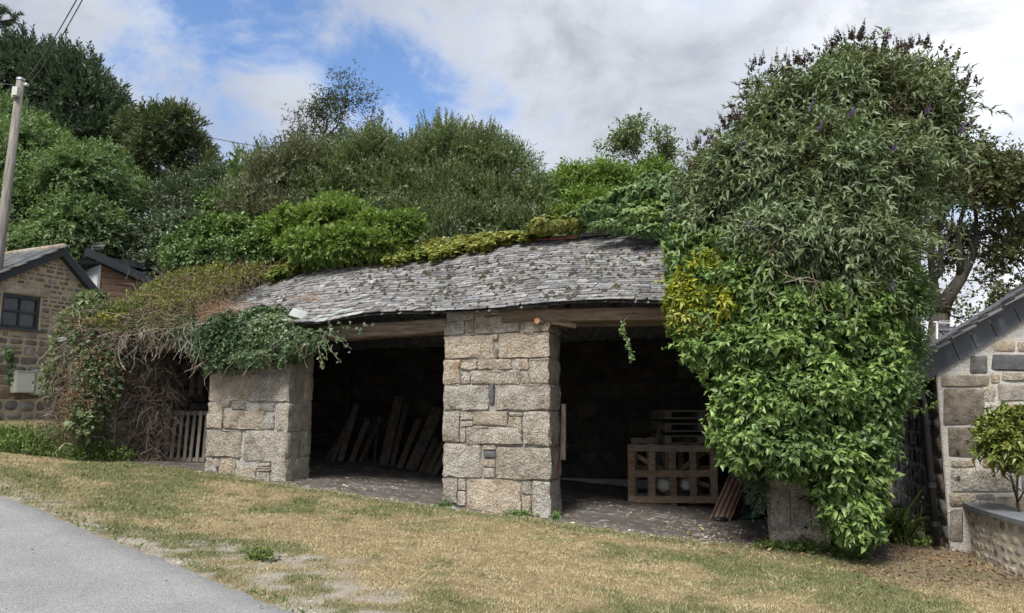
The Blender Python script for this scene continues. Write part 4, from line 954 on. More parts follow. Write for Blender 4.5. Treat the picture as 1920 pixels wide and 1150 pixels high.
# ---- right background tree
b0 = base_at(1755, 15.5); rr = random.Random(9)
k0 = P(1762, 590, 15.5); k1 = P(1800, 525, 15.5); k2 = P(1830, 440, 15.4)
tr = [([b0-V((0, 0, .3)), P(1752, 690, 15.5), P(1758, 640, 15.5), k0], [.28, .24, .21, .19]), ([k0, P(1778, 556, 15.5), k1, P(1822, 480, 15.5), k2], [.16, .14, .12, .10, .075]),
      ([k0, P(1752, 540, 15.6), P(1745, 480, 15.7), P(1755, 420, 15.7)], [.12, .09, .07, .05]), ([k1, P(1800, 480, 15.4), P(1796, 430, 15.3), P(1808, 390, 15.3)], [.08, .065, .05, .04]), ([k0, P(1728, 560, 15.3), P(1712, 500, 15.2)], [.09, .06, .045]),
      ([b0, P(1722, 680, 15.2), P(1715, 600, 15.2), P(1700, 530, 15.2)], [.16, .12, .09, .06])]
syc = open_tree('sycamore_tree', 'wind-bent sycamore with bare twisting trunk behind the slate gable on the right', b0,
    [(k2, (.35, 0, 1), .62, .05, 5), (k2, (.9, .1, .5), .75, .045, 5), (P(1822, 480, 15.5), (1, 0, .12), 1.1, .035, 4), (P(1822, 480, 15.5), (1, -.3, -.1), .9, .03, 4), (P(1755, 420, 15.7), (-.2, .2, 1), .65, .04, 4), (P(1755, 420, 15.7), (.6, -.2, .8), .6, .035, 4), (P(1808, 390, 15.3), (.2, 0, 1), .55, .035, 4), (P(1712, 500, 15.2), (-.5, 0, .9), .9, .035, 4), (P(1700, 530, 15.2), (-.3, .2, 1), .9, .035, 4), (P(1745, 480, 15.7), (-.4, .2, .7), .8, .03, 4), (k1, (1, .1, .05), .6, .018, 2), (k0, (1, .2, .1), .6, .02, 3), (P(1752, 640, 15.5), (-.8, 0, .4), .7, .02, 3), (P(1750, 660, 15.5), (.9, 0, .3), .6, .02, 3)],
    MT['l_sycamore'], MT['bark'], 2, .085, .75, 61, spread=.62, up=.04, trunk=tr, scatter=.15, kids=(2, 3, 3), shrink=.72, droop=.1)
rgs = np.random.default_rng(91); Ps, Ds = blob_points([pb(1800, 335, 15.4, 55, 22, .9), pb(1865, 322, 15.2, 60, 20, .9), pb(1905, 345, 15.1, 50, 20, .8), pb(1745, 345, 15.6, 45, 26, .8), pb(1885, 400, 15.2, 45, 16, .5), pb(1890, 470, 15.2, 36, 9, .4)], 2300, rgs, .35, .2, amp=.8)
frs, _ = shoots(Ps, Ds, rgs, .22, 5, .085, .7, up=.2, jit=.5); bake('upper_crown', frs, 'kite', MT['l_sycamore'], syc)
bush('hawthorn_bush', 'shrub with brownish leaves behind the leafy creeper, left of the sycamore trunk', 'shrub', base_at(1690, 14.5), [pb(1670, 560, 14.2, 40, 60, .8), pb(1655, 650, 14, 55, 50, .8), pb(1680, 480, 14.5, 26, 40, .7)], 1300, MT['l_sycamore'], 'kite', length=.3, k=6, leaf=.08, width=.6, seed=63, shell=.3)
# ---- pine whose boughs reach in at the top left corner
b0 = V((-13.2, 12.5, g(-13.2, 12.5)))
rnd = random.Random(8); t = thing('scots_pine', 'pine outside the frame whose dark needle tufts reach in at the top left corner', 'tree', b0)
boughs = [(P(-60, 60, 12.3), P(12, 50, 12)), (P(-60, 60, 12.3), P(28, 36, 12)), (P(-60, 20, 12.2), P(-5, 22, 12)), (P(-80, 120, 12.3), P(-6, 112, 12)), (P(-80, 120, 12.3), P(-2, 128, 12.1))]
top = V((-13.2, 12.5, 11)); trunk_part(t, [(ripple(b0-V((0, 0, .2)), top, 6, .05, rnd), [.24, .23, .2, .18, .15, .12, .08])])
br = []; tf_ = []
for a, b in boughs:
    br.append((ripple(V((-13.2, 12.5, a.z-.3)), a, 4, .05, rnd), [.06, .05, .045, .04, .03])); br.append((ripple(a, b, 4, .03, rnd), [.03, .025, .02, .015, .01]))
    for k in range(9): q = a.lerp(b, rnd.uniform(.5, 1.05)); tf_.append(q+V((rnd.gauss(0, .06), rnd.gauss(0, .08), rnd.gauss(0, .05))))
trunk_part(t, br, name='branches')
fr, _ = shoots(np.array(tf_), np.tile((.9, -.1, .25), (len(tf_), 1)), np.random.default_rng(4), .16, 42, .10, .05, up=.15, jit=.4, spread=.75, droop=0, start=.0)
bake('needles', fr, 'kite', MT['l_cypress'], t)

# ---- ivy mound on the left end of the ridge
def on_roof_points(n, s0, s1, f_lo, f_hi, rng, off=.05, thick=.12):
    s = rng.uniform(s0, s1, n); lo = f_lo(s); hi = f_hi(s); t = lo+(hi-lo)*rng.random(n); keep = hi > lo
    s, t = s[keep], t[keep]; pts = np.array([roofp(a, min(b, 1.0), off) for a, b in zip(s, t)])
    over = np.maximum(t-1, 0); pts = pts + np.outer(over*2.6, np.array(NI)) - np.outer(over*1.0, np.array((0, 0, 1)))
    nrm_ = np.array((NI*-.47+ZV*.88)); pts += np.outer(rng.random(len(pts))*thick, nrm_); return pts, np.tile(nrm_, (len(pts), 1))
mound = [pb(560, 440, 12.9, 62, 50, .65), pb(630, 428, 12.7, 75, 52, .75), pb(700, 440, 12.5, 55, 42, .6), pb(640, 465, 12.2, 115, 32, .6), pb(750, 430, 12.4, 30, 26, .4), pb(775, 415, 12.4, 12, 18, .2)]
t, o, _ = bush('ivy_mound', 'rounded bright-green ivy mound swelling over the left of the roof ridge', 'shrub', W(-3.6, 2.6, 4.0), mound, 9000, MT['l_bright'], 'kite', length=.16, k=7, leaf=.075, width=.5, seed=71, inner=1500, r0=.05, up=.4, spread=.9, tops=(60, .25), front=.6)
t, o, _ = bush('ivy_thicket', 'darker ivy thicket left of the rounded mound above the dead vines', 'shrub', W(-6, 3, 4.0), [pb(420, 450, 13.9, 75, 42, .7), pb(470, 480, 13, 60, 30, .5), pb(390, 490, 13.2, 70, 32, .6), pb(350, 470, 14, 40, 25, .5), pb(500, 470, 13, 45, 40, .5), pb(440, 395, 15, 60, 35, .6)], 6500, MT['l_ivy'], 'kite', length=.2, k=6, leaf=.08, width=.55, seed=72, inner=1500, r0=.04, up=.3, front=.6)
# yellow ivy edging below the mound and along the ridge
rng = np.random.default_rng(12)
def edge_line(s):  # lower edge of the ivy on the slope
    return np.interp(s, [-7.9, -5.8, -5.2, -4.8, -4.2, -3.6, -3.0, -2.4, -1.8, -1.2, -.9, -.6], [.2, .34, .62, .58, .74, .70, .70, .74, .80, .87, .93, 1.0]) + .035*np.sin(s*9)+.025*np.sin(s*23+1)
p1, d1 = on_roof_points(15000, -6.4, -.55, lambda s: edge_line(s), lambda s: np.minimum(edge_line(s)+.30, 1.04), rng, thick=.14)
t = thing('yellow_ivy', 'yellow-green ivy trailing down the slates below the rounded mound', 'climber', W(-3, 2, 3.9)); fr = carpet(p1, d1, rng, .075, .85)
fr = split_leaves(fr, 'ivy', MT['l_ivy_yellow'], t, 150); bake('foliage', fr, 'ivy', MT['l_ivy_yellow'], t)
# ridge ivy on the right
bl = [pb(1130, 400, 11.5, 45, 26, .35), pb(1190, 380, 11.3, 50, 38, .4), pb(1240, 365, 11.1, 45, 42, .45), pb(1215, 410, 10.9, 60, 28, .4), pb(1090, 412, 11.6, 30, 16, .25), pb(1265, 400, 10.8, 36, 50, .45), pb(1165, 425, 11.0, 70, 15, .2), pb(1225, 435, 10.7, 50, 14, .2)]
Pp, D = blob_points(bl, 12000, rng, .75, .7); t = thing('ridge_ivy', 'dark shiny ivy heaped over the right end of the ridge beside the buddleja', 'climber', W(1.2, 2.6, 4.2))
fr = carpet(Pp, D, rng, .085, .9, hang=.7, jit=.35); fr = split_leaves(fr, 'ivy', MT['l_ivy'], t, 120); bake('foliage', fr, 'ivy', MT['l_ivy'], t)
Pp, D = blob_points([pb(1035, 423, 11.7, 45, 17, .28), pb(1010, 432, 11.7, 22, 10, .2), pb(1075, 420, 11.6, 25, 10, .2)], 2500, rng, .6, .7); t = thing('golden_ivy', 'small golden-green ivy tuft on the ridge, just left of the dark ivy', 'climber', W(.2, 2.4, 4.3))
bake('foliage', carpet(Pp, D, rng, .08, .8), 'ivy', MT['l_ivy_yellow'], t)
Pp, D = blob_points([pb(1240, 533, 9.6, 18, 5, .12), pb(1245, 530, 9.55, 10, 5, .1)], 130, rng, .5, .7); t = thing('slate_weed', 'tiny yellow-green weed rooted between slates near the right eave', 'plant', P(1240, 533, 9.6))
bake('foliage', carpet(Pp, D, rng, .06, .7), 'ivy', MT['l_ivy_yellow'], t)
# ---- ivy hanging over the left pier
bl = [pb(440, 635, 10.6, 62, 44, .2), pb(500, 627, 10.45, 66, 48, .2), pb(545, 645, 10.42, 40, 46, .18), pb(400, 655, 10.75, 40, 38, .2), pb(370, 640, 10.9, 34, 36, .2), pb(470, 672, 10.42, 60, 24, .14), pb(500, 592, 10.65, 60, 18, .25), pb(585, 640, 10.4, 22, 28, .14), pb(395, 680, 10.7, 18, 26, .12), pb(430, 603, 10.75, 40, 22, .25), pb(350, 625, 11.0, 35, 35, .2)]
Pp, D = blob_points(bl, 21000, rng, .72, .8); t = thing('hanging_ivy', 'dark green ivy cascading from the eave over the top of the left pier', 'climber', W(-4.5, -.1, 2.6))
fr = carpet(Pp, D, rng, .05, .85, hang=.8, jit=.4); f2, _ = shoots(Pp[:1800], D[:1800], rng, .12, 6, .04, .7, up=.2, jit=.5, droop=.5); fr = cat(fr, f2); fr = split_leaves(fr, 'ivy', MT['l_ivy_dark'], t, 200); bake('foliage', fr, 'ivy', MT['l_ivy_dark'], t)
rnd = random.Random(31); tw = MB()
for i in range(90):
    c = bl[rnd.randrange(len(bl))]; a = V(c[0])+V((rnd.uniform(-1, 1)*c[1][0], -c[1][1]*.8, rnd.uniform(-.8, .6)*c[1][2])); b = a+V((rnd.gauss(0, .15), rnd.uniform(-.08, .05), -rnd.uniform(.05, .35)))
    tw.tube(ripple(a, b, 4, .02, rnd), .003, 3)
tw.build('vine_stems', MT['twig'], t, loc=root_loc(t))
# big-leaved sprays hanging into the middle bay
t = thing('hanging_spray', 'loose ivy sprays dangling from the lintel into the dark middle bay', 'climber', P(625, 630, 10.1)); tw = MB(); lv = []
for (x0, y0, x1, y1) in ((600, 615, 640, 680), (615, 612, 650, 640), (600, 620, 612, 672), (620, 625, 660, 655), (600, 640, 600, 690), (640, 610, 700, 615)):
    pts = ripple(P(x0, y0, 10.1), P(x1, y1, 10.0), 6, .03, rnd); tw.tube(pts, .004, 3); lv += [q for q in pts for _ in range(4)]
lv = np.array(lv)[::2]; lv = lv+rng.normal(size=(len(lv), 3))*.035; tw.build('stems', MT['twig'], t, loc=root_loc(t)); bake('foliage', carpet(lv, np.tile((0, -1, .2), (len(lv), 1)), rng, .055, .85, jit=.5), 'ivy', MT['l_ivy_dark'], t)
t = thing('vine_tendril', 'single leafy vine dangling from the lintel into the right bay', 'climber', P(1183, 580, 9.15)); pts = [P(x, y, 9.12) for x, y in ((1190, 572), (1180, 590), (1166, 607), (1165, 622), (1175, 636), (1178, 650), (1183, 664), (1184, 677))]
tw = MB().tube(pts, .0035, 4); tw.build('stem', MT['twig'], t, loc=root_loc(t)); lv = np.array([pts[i].lerp(pts[i+1], f) for i in range(2, 7) for f in (0, .15, .3, .45, .6, .75, .9)]); lv = np.repeat(lv, 3, 0)+rng.normal(size=(len(lv)*3, 3))*.016
bake('foliage', carpet(lv, np.tile((0, -1, .3), (len(lv), 1)), rng, .035, .9, jit=.6), 'ivy', MT['l_ivy'], t)
# ---- the big leafy creeper over the right pier
rng = np.random.default_rng(77)
cb = [pb(1300, 545, 8.65, 34, 42, .35), pb(1310, 600, 8.6, 46, 42, .4), pb(1340, 640, 8.5, 66, 48, .45), pb(1310, 500, 8.9, 50, 42, .4), pb(1400, 560, 8.5, 90, 80, .55), pb(1420, 660, 8.4, 90, 70, .55), pb(1500, 600, 8.4, 110, 90, .6), pb(1590, 640, 8.5, 80, 85, .6),
      pb(1420, 760, 8.25, 80, 70, .5), pb(1390, 810, 8.25, 52, 50, .4), pb(1520, 740, 8.2, 110, 90, .55), pb(1605, 740, 8.35, 66, 75, .5), pb(1478, 828, 8.1, 72, 50, .4), pb(1575, 850, 8.15, 74, 70, .45), pb(1590, 935, 8.2, 50, 60, .4), pb(1565, 895, 8.15, 34, 34, .3), pb(1630, 800, 8.3, 36, 55, .33), pb(1290, 470, 9.2, 34, 50, .4), pb(1595, 980, 8.2, 40, 26, .3), pb(1610, 550, 8.6, 90, 70, .6), pb(1390, 470, 9.0, 90, 60, .5)]
base = W(3.1, .1, g(*W(3.1, .1).xy))
creeper, o, (cP, cD) = bush('leafy_creeper', 'huge glossy green creeper burying the right pier below the buddleja', 'climber', base, cb, 8600, MT['l_creeper'], 'lance', length=.12, k=7, leaf=.092, width=.50, seed=80, inner=2200, sprays=(240, .32, .085), r0=.028, up=.15, spread=1.15, droop=.2, shell=.8, front=.75, singles=300, jit=.45, whorl=True, crown='foliage', upleaf=.6, amp=.62)
yb = [pb(1288, 560, 8.5, 26, 30, .25), pb(1298, 590, 8.45, 30, 22, .25), pb(1280, 585, 8.5, 20, 14, .2), pb(1305, 520, 8.65, 28, 28, .25), pb(1325, 595, 8.35, 26, 14, .18), pb(1320, 500, 8.7, 26, 20, .2), pb(1350, 560, 8.2, 18, 14, .12)]
bush('golden_creeper', 'yellow leaf clusters at the left edge of the creeper beside the lintel end', 'climber', tuple(P(1300, 600, 8.6)), yb, 900, MT['l_yellow'], 'lance', length=.12, k=7, leaf=.10, width=.42, seed=81, r0=.015, up=.1, spread=1.1, droop=.2, shell=.7, front=.7, whorl=True, singles=80, crown='foliage', twigs=2)
bush('privet_bush', 'small-leaved dark bush squeezed between roof end and buddleja', 'shrub', tuple(W(2.3, 1.2, 3.2)), [pb(1278, 440, 9.8, 26, 40, .4), pb(1285, 490, 9.6, 26, 28, .35), pb(1300, 420, 9.8, 40, 50, .5), pb(1295, 375, 10.2, 32, 40, .5)], 3800, MT['l_ivy_dark'], 'kite', length=.16, k=8, leaf=.045, width=.6, seed=82, inner=500, r0=.02, up=.4, front=.6)
# ---- butterfly bush
bb = [pb(1480, 235, 8.9, 85, 70, .8), pb(1570, 205, 8.9, 95, 75, .85), pb(1680, 215, 9.0, 85, 75, .8), pb(1425, 320, 8.8, 100, 75, .75), pb(1520, 340, 8.6, 120, 95, .9), pb(1625, 340, 8.8, 95, 90, .9), pb(1722, 275, 9.1, 48, 72, .6, .7), pb(1375, 330, 9.2, 60, 50, .6), pb(1320, 335, 9.5, 40, 38, .4, .8), pb(1480, 440, 8.4, 105, 65, .7), pb(1590, 460, 8.4, 100, 80, .7, .8), pb(1655, 430, 8.8, 52, 62, .5, .4), pb(1705, 380, 9.2, 36, 26, .35, .4), pb(1340, 400, 9.2, 55, 50, .5), pb(1765, 358, 9.4, 52, 14, .3, .35), pb(1590, 140, 9.1, 60, 26, .5), pb(1700, 158, 9.1, 60, 26, .5), pb(1445, 175, 9.2, 40, 24, .4, .7), pb(1765, 200, 9.2, 24, 32, .35, .6), pb(1590, 545, 8.25, 80, 45, .35), pb(1450, 505, 8.3, 60, 35, .3)]
base = W(3.45, .25, g(*W(3.45, .25).xy))
budd, o, (bP, bD) = bush('butterfly_bush', 'enormous grey-green buddleja with brown flower spikes towering over the right end', 'shrub', base, bb, 12500, MT['l_buddleja'], 'lance', length=.30, k=7, leaf=.097, width=.27, seed=90, inner=2600, sprays=(520, .70, .11), r0=.09, up=.25, spread=.85, droop=.35, shell=.55, front=.55, singles=300, jit=.4, twigs=9, crown='foliage', amp=.6)
rb = random.Random(5); rngb = np.random.default_rng(5)
p2, d2 = blob_points([(b[0], tuple(x*.9 for x in b[1]), b[2]) for b in bb], 3000, rngb, .5, .5); sel = fbm(p2[:, 0], p2[:, 2], .8, 5) > .42
fr, _ = shoots(p2[sel], d2[sel], rngb, .25, 7, .07, .3, up=.2); bake('withered_leaves', fr, 'kite', MT['l_budd_brown'], budd)
# flower spikes: brown and dead along the top, a few still purple
def spike(base, d, L, r, rng):
    n = 46; t = rng.random(n); an = rng.uniform(0, 6.28, n); d = unit(np.array(d)); a = unit(np.cross(d, [.3, .9, .1])); b = np.cross(d, a)
    rad = a*np.cos(an)[:, None]+b*np.sin(an)[:, None]; B = np.array(base)+d*(t*L)[:, None]; y = unit(rad+d*.35); z = unit(np.cross(y, d)+rng.normal(size=(n, 3))*.4); z = unit(z-y*(z*y).sum(1)[:, None])
    l = r*(1.25-t)*rng.uniform(.7, 1.2, n); return [B, y, z, l, l*.7]
px_, py_, dp_ = project(bP); cellk = (px_//22).astype(int); tops = []
for c in np.unique(cellk):
    i = np.where(cellk == c)[0]; i = i[np.argsort(py_[i])[:7]]; tops += list(i)
right = np.argsort(-px_)[:60]; tops = list(dict.fromkeys(tops+list(rngb.choice(right, 22, replace=False))))
nsp = 0; pur = 0
# leading shoot at the very top
lead = P(1588, 122, 9.0); fr, _ = shoots(np.array([lead, P(1590, 140, 9.0)]), np.array([(0, 0, 1.), (.05, 0, 1.)]), rngb, .30, 9, .10, .27, up=.8, jit=.02, spread=.95); bake('leading_shoot', fr, 'lance', MT['l_buddleja'], budd)
MB().tube([P(1600, 240, 9.1), P(1592, 170, 9.05), P(1588, 110, 9.0)], [.008, .006, .003], 4).build('leading_stem', MT['twig'], budd, loc=base)
sp_list = [((P(1587, 100, 9.0)), (0, 0, 1), .20)]
for i in tops:
    if rb.random() < .9: sp_list.append((bP[i]+bD[i]*.22+np.array([0, 0, .08]), bD[i]*.6+np.array([rb.gauss(0, .35), rb.gauss(0, .3), .75]), rb.uniform(.12, .22)))
spm = {}
for (b_, d_, L_) in sp_list[:260]:
    f = spike(tuple(b_), d_, L_, .034, rngb); o = bake('flower_spike', f, 'kite', MT['flower_dead'], budd); nsp += 1
px_all = np.argsort((bP-np.array(base))[:, 1])[:2500]
for (x, y) in ((1523, 248), (1575, 210), (1640, 300), (1367, 308), (1463, 478), (1398, 467), (1648, 555), (1497, 230), (1700, 230), (1690, 150), (1360, 420), (1795, 265)):
    d2_ = (px_-x)**2+(py_-y)**2+((dp_-dp_.min())*30)**2; i = int(np.argmin(d2_)); q = bP[i]+np.array([0, -.28, .0])
    bake('flower_spike', spike(tuple(q), (.2, -.5, .55), .13, .03, rngb), 'kite', MT['flower_purple'], budd)['label'] = 'mauve flower spike still in bloom'
# bare arching canes in the middle of the bush
tw = MB()
for pth in (((1470, 530), (1515, 520), (1540, 530), (1560, 560), (1590, 600)), ((1470, 515), (1500, 525), (1530, 530), (1550, 580), (1600, 610)), ((1530, 525), (1520, 560), (1545, 590)), ((1520, 500), (1530, 540), (1522, 575))):
    tw.tube([P(x, y, 7.72+.02*i) for i, (x, y) in enumerate(pth)], [.006-.001*i for i in range(len(pth))], 4)
for i in range(300):
    k = rb.randrange(len(bP)); a = V(bP[k]); b = a-V(bD[k])*rb.uniform(.3, .7)+V((rb.gauss(0, .1), 0, -.2)); tw.tube(ripple(b, a+V(bD[k])*.15, 3, .03, rb), [.007, .005, .004, .002], 3)
tw.build('canes', MT['twig'], budd, loc=base)
# underfoot at the right: sprig sticking out towards the downpipe, grassy weeds in the alley
t = thing('side_sprig', 'leafy sprig poking from the creeper towards the black downpipe', 'plant', P(1650, 760, 8.4)); tw = MB(); pts = [P(x, y, 8.3) for x, y in ((1640, 745), (1675, 750), (1710, 762), (1742, 768))]; tw.tube(pts, [.005, .004, .003, .002], 4).build('stem', MT['twig'], t, loc=P(1650, 760, 8.4))
fr, _ = shoots(np.array([pts[0].lerp(pts[3], k/9) for k in range(10)]), np.tile((1., 0, .1), (10, 1)), rng, .1, 6, .05, .6, jit=.5); bake('foliage', fr, 'kite', MT['l_bright'], t)
bush('golden_privet', 'pale small-leaved shrub at the right edge of the creeper, level with the slate barge', 'shrub', W(3.6, .5, g(*W(3.6, .5).xy)), [pb(1660, 700, 8.75, 40, 55, .35), pb(1690, 650, 8.9, 30, 40, .3), pb(1655, 620, 8.9, 50, 50, .4), pb(1690, 560, 9.1, 40, 60, .4), pb(1640, 690, 8.6, 45, 50, .3), pb(1690, 712, 8.9, 32, 26, .25)], 3800, MT['l_ash'], 'kite', length=.2, k=8, leaf=.045, width=.5, seed=95, inner=500, r0=.012, up=.4, front=.6)

# ---- dead vine tangle over the left end
rnd = random.Random(44); rng = np.random.default_rng(44)
tang = thing('vine_tangle', 'brown tangle of dead vines heaped over the collapsed left end of the roof', 'climber', W(-6.3, .6, 2.9))
def hump(s):  # height of the heap above the slates
    return .14+.12*np.exp(-((s+6.4)/.9)**2)
def heap_pt(rnd, s0=-7.45, s1=-5.2, t0=-.05, t1=.75):
    s = rnd.uniform(s0, s1); t = rnd.uniform(t0, t1*(1-.55*max(0, (s+5.6)/.9)) if s > -5.6 else t1)
    return roofp(s, max(t, 0), rnd.random()*float(hump(s)))+(V((0, -.10, -.05)) if t < 0 else V((0, 0, 0)))
def curl(a, rnd, L, wig=.5, fall=.1, n=6):
    d = V((rnd.gauss(0, 1), rnd.gauss(0, .6), rnd.gauss(0, .45))).normalized(); pts = [a]
    for i in range(n): d = (d+V((rnd.gauss(0, wig), rnd.gauss(0, wig), rnd.gauss(0, wig*.7)-fall))).normalized(); pts.append(pts[-1]+d*L/n)
    return pts
for nm, mm, n, rr_, L0 in (('pale_stems', 'twig_pale', 260, (.002, .004), .5), ('brown_stems', 'twig', 900, (.002, .005), .65), ('dark_stems', 'twig_dark', 700, (.002, .0045), .55)):
    tw = MB()
    for i in range(n):
        s0 = heap_pt(rnd); r_ = rnd.uniform(*rr_); tw.tube(curl(s0, rnd, L0*rnd.uniform(.5, 1.4), .62, .04), [r_, r_, r_, r_*.9, r_*.8, r_*.6, r_*.4], 3, cap=False)
    if nm == 'pale_stems':            # thick bleached stems along the broken eave
        for i in range(34):
            s = rnd.uniform(-7.3, -5.0); a = W(s, -.25+rnd.uniform(-.12, .1), z_eave(s)+rnd.uniform(-.05, .22)); r_ = rnd.uniform(.0028, .006)
            tw.tube(curl(a, rnd, rnd.uniform(.4, .9), .60, .08, 8), [r_*(1-.08*k) for k in range(9)], 4)
        for i in range(110):
            s = rnd.uniform(-7.5, -5.1); a = W(s, -.3+rnd.uniform(-.1, .1), z_eave(s)+rnd.uniform(-.1, .1)); b = a+V((rnd.gauss(0, .10), rnd.gauss(-.03, .05), -rnd.uniform(.1, .5)))
            tw.tube(ripple(a, b, 5, .045, rnd), .0018+.0022*rnd.random(), 3)
    o = tw.build(nm, MT[mm], tang, loc=root_loc(tang)); o['kind'] = 'stuff'
def leaf_cloud(parent, n, m, s0, s1, t0, t1, leaf, tpl='kite', name='foliage', thr=.5, sc=1.6, seed=0, width=.6):
    r2 = random.Random(seed); pts = []
    while len(pts) < n:
        s = r2.uniform(s0, s1); t = r2.uniform(t0, t1)
        if float(fbm(np.array(s), np.array(t*3.2), sc, seed)) < thr: continue
        if s > -5.5 and t < .3 and t > .05 and s > -4.9: continue
        pts.append(roofp(s, min(max(t, 0), 1), .04+r2.random()*float(hump(s))*1.25))
    p = np.array(pts); fr, _ = shoots(p, np.tile((-.1, -.45, .7), (len(p), 1)), rng, leaf*2, 6, leaf, width, up=.2, jit=.6, droop=.1)
    return bake(name, fr, tpl, m, parent)
leaf_cloud(tang, 5200, MT['l_autumn'], -7.6, -5.35, .04, .98, .042, name='yellow_leaves', thr=.46, seed=7)
leaf_cloud(tang, 2000, MT['l_dry'], -7.6, -5.1, 0, .8, .034, name='withered_leaves', thr=.44, seed=9)
leaf_cloud(tang, 2600, MT['l_ivy_yellow'], -7.7, -6.0, 0, .95, .045, name='green_leaves', thr=.5, seed=13)
P6, D6 = blob_points([pb(215, 628, 11.45, 60, 20, .22), pb(290, 618, 11.25, 60, 20, .22), pb(345, 605, 11.1, 45, 26, .22), pb(250, 590, 11.6, 80, 25, .3), pb(180, 600, 11.7, 40, 30, .3)], 2600, rng, .4, .5)
fr, _ = shoots(P6, D6, rng, .1, 5, .038, .65, up=.1, jit=.6, droop=.4); q_ = rng.random(len(fr[0])) < .45; bake('eave_leaves', [x[q_] for x in fr], 'kite', MT['l_ivy_dark'], tang); bake('eave_leaves', [x[~q_] for x in fr], 'kite', MT['l_autumn'], tang)
# dry reddish grass tuft at the broken slates
tw = MB(); c0 = P(420, 605, 10.7)
for i in range(260):
    a = c0+V((rnd.gauss(0, .16), rnd.gauss(0, .10), rnd.gauss(-.05, .07))); tw.tube([a, a+V((rnd.gauss(0, .10), rnd.gauss(-.02, .05), rnd.uniform(.08, .28))), a+V((rnd.gauss(0, .2), rnd.gauss(-.05, .08), rnd.uniform(.1, .36)))], [.0025, .002, .001], 3, cap=False)
MT['straw'] = mat('straw', [(.30, .17, .11), (.42, .28, .19)], bump=0, rnd=.3)
o = tw.build('dry_grass', MT['straw'], tang, loc=root_loc(tang)); o['kind'] = 'stuff'
tw = MB(); c0 = P(580, 560, 10.9)
for i in range(90):
    a = c0+V((rnd.gauss(0, .13), rnd.gauss(0, .10), 0)); a = V((a.x, a.y, a.z-.05)); tw.tube([a, a+V((rnd.gauss(0, .12), rnd.gauss(-.02, .05), rnd.uniform(.02, .28)))], [.002, .001], 3, cap=False)
t = thing('dry_stalks', 'spray of dry pale stalks growing out of the slates above the left pier', 'plant', c0); tw.build('stalks', MT['straw'], t, loc=c0)
# curtain of dead stems down the left end wall
curt = thing('dead_creeper', 'curtain of dead brown creeper hanging down the left end of the shed', 'climber', W(-7.5, -.2, 1.0))
def curtain_pt(rnd):
    s = rnd.uniform(-7.75, -6.1); zt = 2.75-.35*max(0, (-7.5-s))*1.2; gzz = g(*W(s, -.2).xy)
    z = gzz+(zt-gzz)*rnd.random(); w = -.10-.30*rnd.random()*(1-.35*abs(s+7.6)); 
    if s > -6.8: w += .25+.5*(s+6.8)
    return V(W(s, w, z))
for nm, mm, n, rr_ in (('brown_stems', 'twig', 600, (.002, .0045)), ('dark_stems', 'twig_dark', 1300, (.002, .004)), ('pale_stems', 'twig_pale', 60, (.003, .007))):
    tw = MB()
    for i in range(n):
        r_ = rnd.uniform(*rr_); tw.tube(curl(curtain_pt(rnd), rnd, rnd.uniform(.2, .6), .45, .22), [r_]*5+[r_*.6, r_*.3], 3, cap=False)
    o = tw.build(nm, MT[mm], curt, loc=root_loc(curt)); o['kind'] = 'stuff'
cl = [pb(190, 700, 11.2, 42, 60, .3), pb(172, 640, 11.4, 30, 45, .35), pb(215, 790, 10.9, 60, 55, .3), pb(172, 760, 11.2, 34, 60, .3), pb(165, 610, 11.6, 28, 25, .3), pb(245, 720, 11.1, 35, 70, .25)]
cl = cl[:2]+cl[3:5]
P4, D4 = blob_points(cl, 800, rng, .4, .6); fr, _ = shoots(P4, D4, rng, .15, 5, .045, .6, up=0, jit=.6, droop=.4); bake('withered_leaves', fr, 'kite', MT['l_dry'], curt)
P4, D4 = blob_points(cl, 950, rng, .3, .4); fr, _ = shoots(P4, D4, rng, .15, 5, .05, .7, up=0, jit=.6, droop=.4); bake('dark_leaves', fr, 'ivy', MT['l_ivy_dark'], curt)
P4, D4 = blob_points([pb(150, 770, 11.05, 26, 45, .2), pb(155, 750, 11.0, 22, 20, .2)], 260, rng, .5, .6); fr, _ = shoots(P4, D4, rng, .15, 5, .04, .5, jit=.6, droop=.4)
MT['l_rust'] = leafmat('l_rust', [(.16, .10, .06), (.21, .135, .08), (.11, .075, .05)], rough=.8, trans=.1); bake('rusty_leaves', fr, 'kite', MT['l_rust'], curt)
bush('bramble_bush', 'bright green bush between the white meter boxes and the dead creeper', 'shrub', base_at(115, 12.6), [pb(108, 712, 12.6, 18, 34, .3), pb(128, 660, 12.4, 22, 40, .3), pb(142, 610, 12.2, 22, 30, .3), pb(155, 795, 10.9, 20, 26, .15), pb(175, 575, 12, 26, 24, .3)], 900, MT['l_willow'], 'kite', length=.16, k=7, leaf=.065, width=.6, seed=97, r0=.02, inner=120)
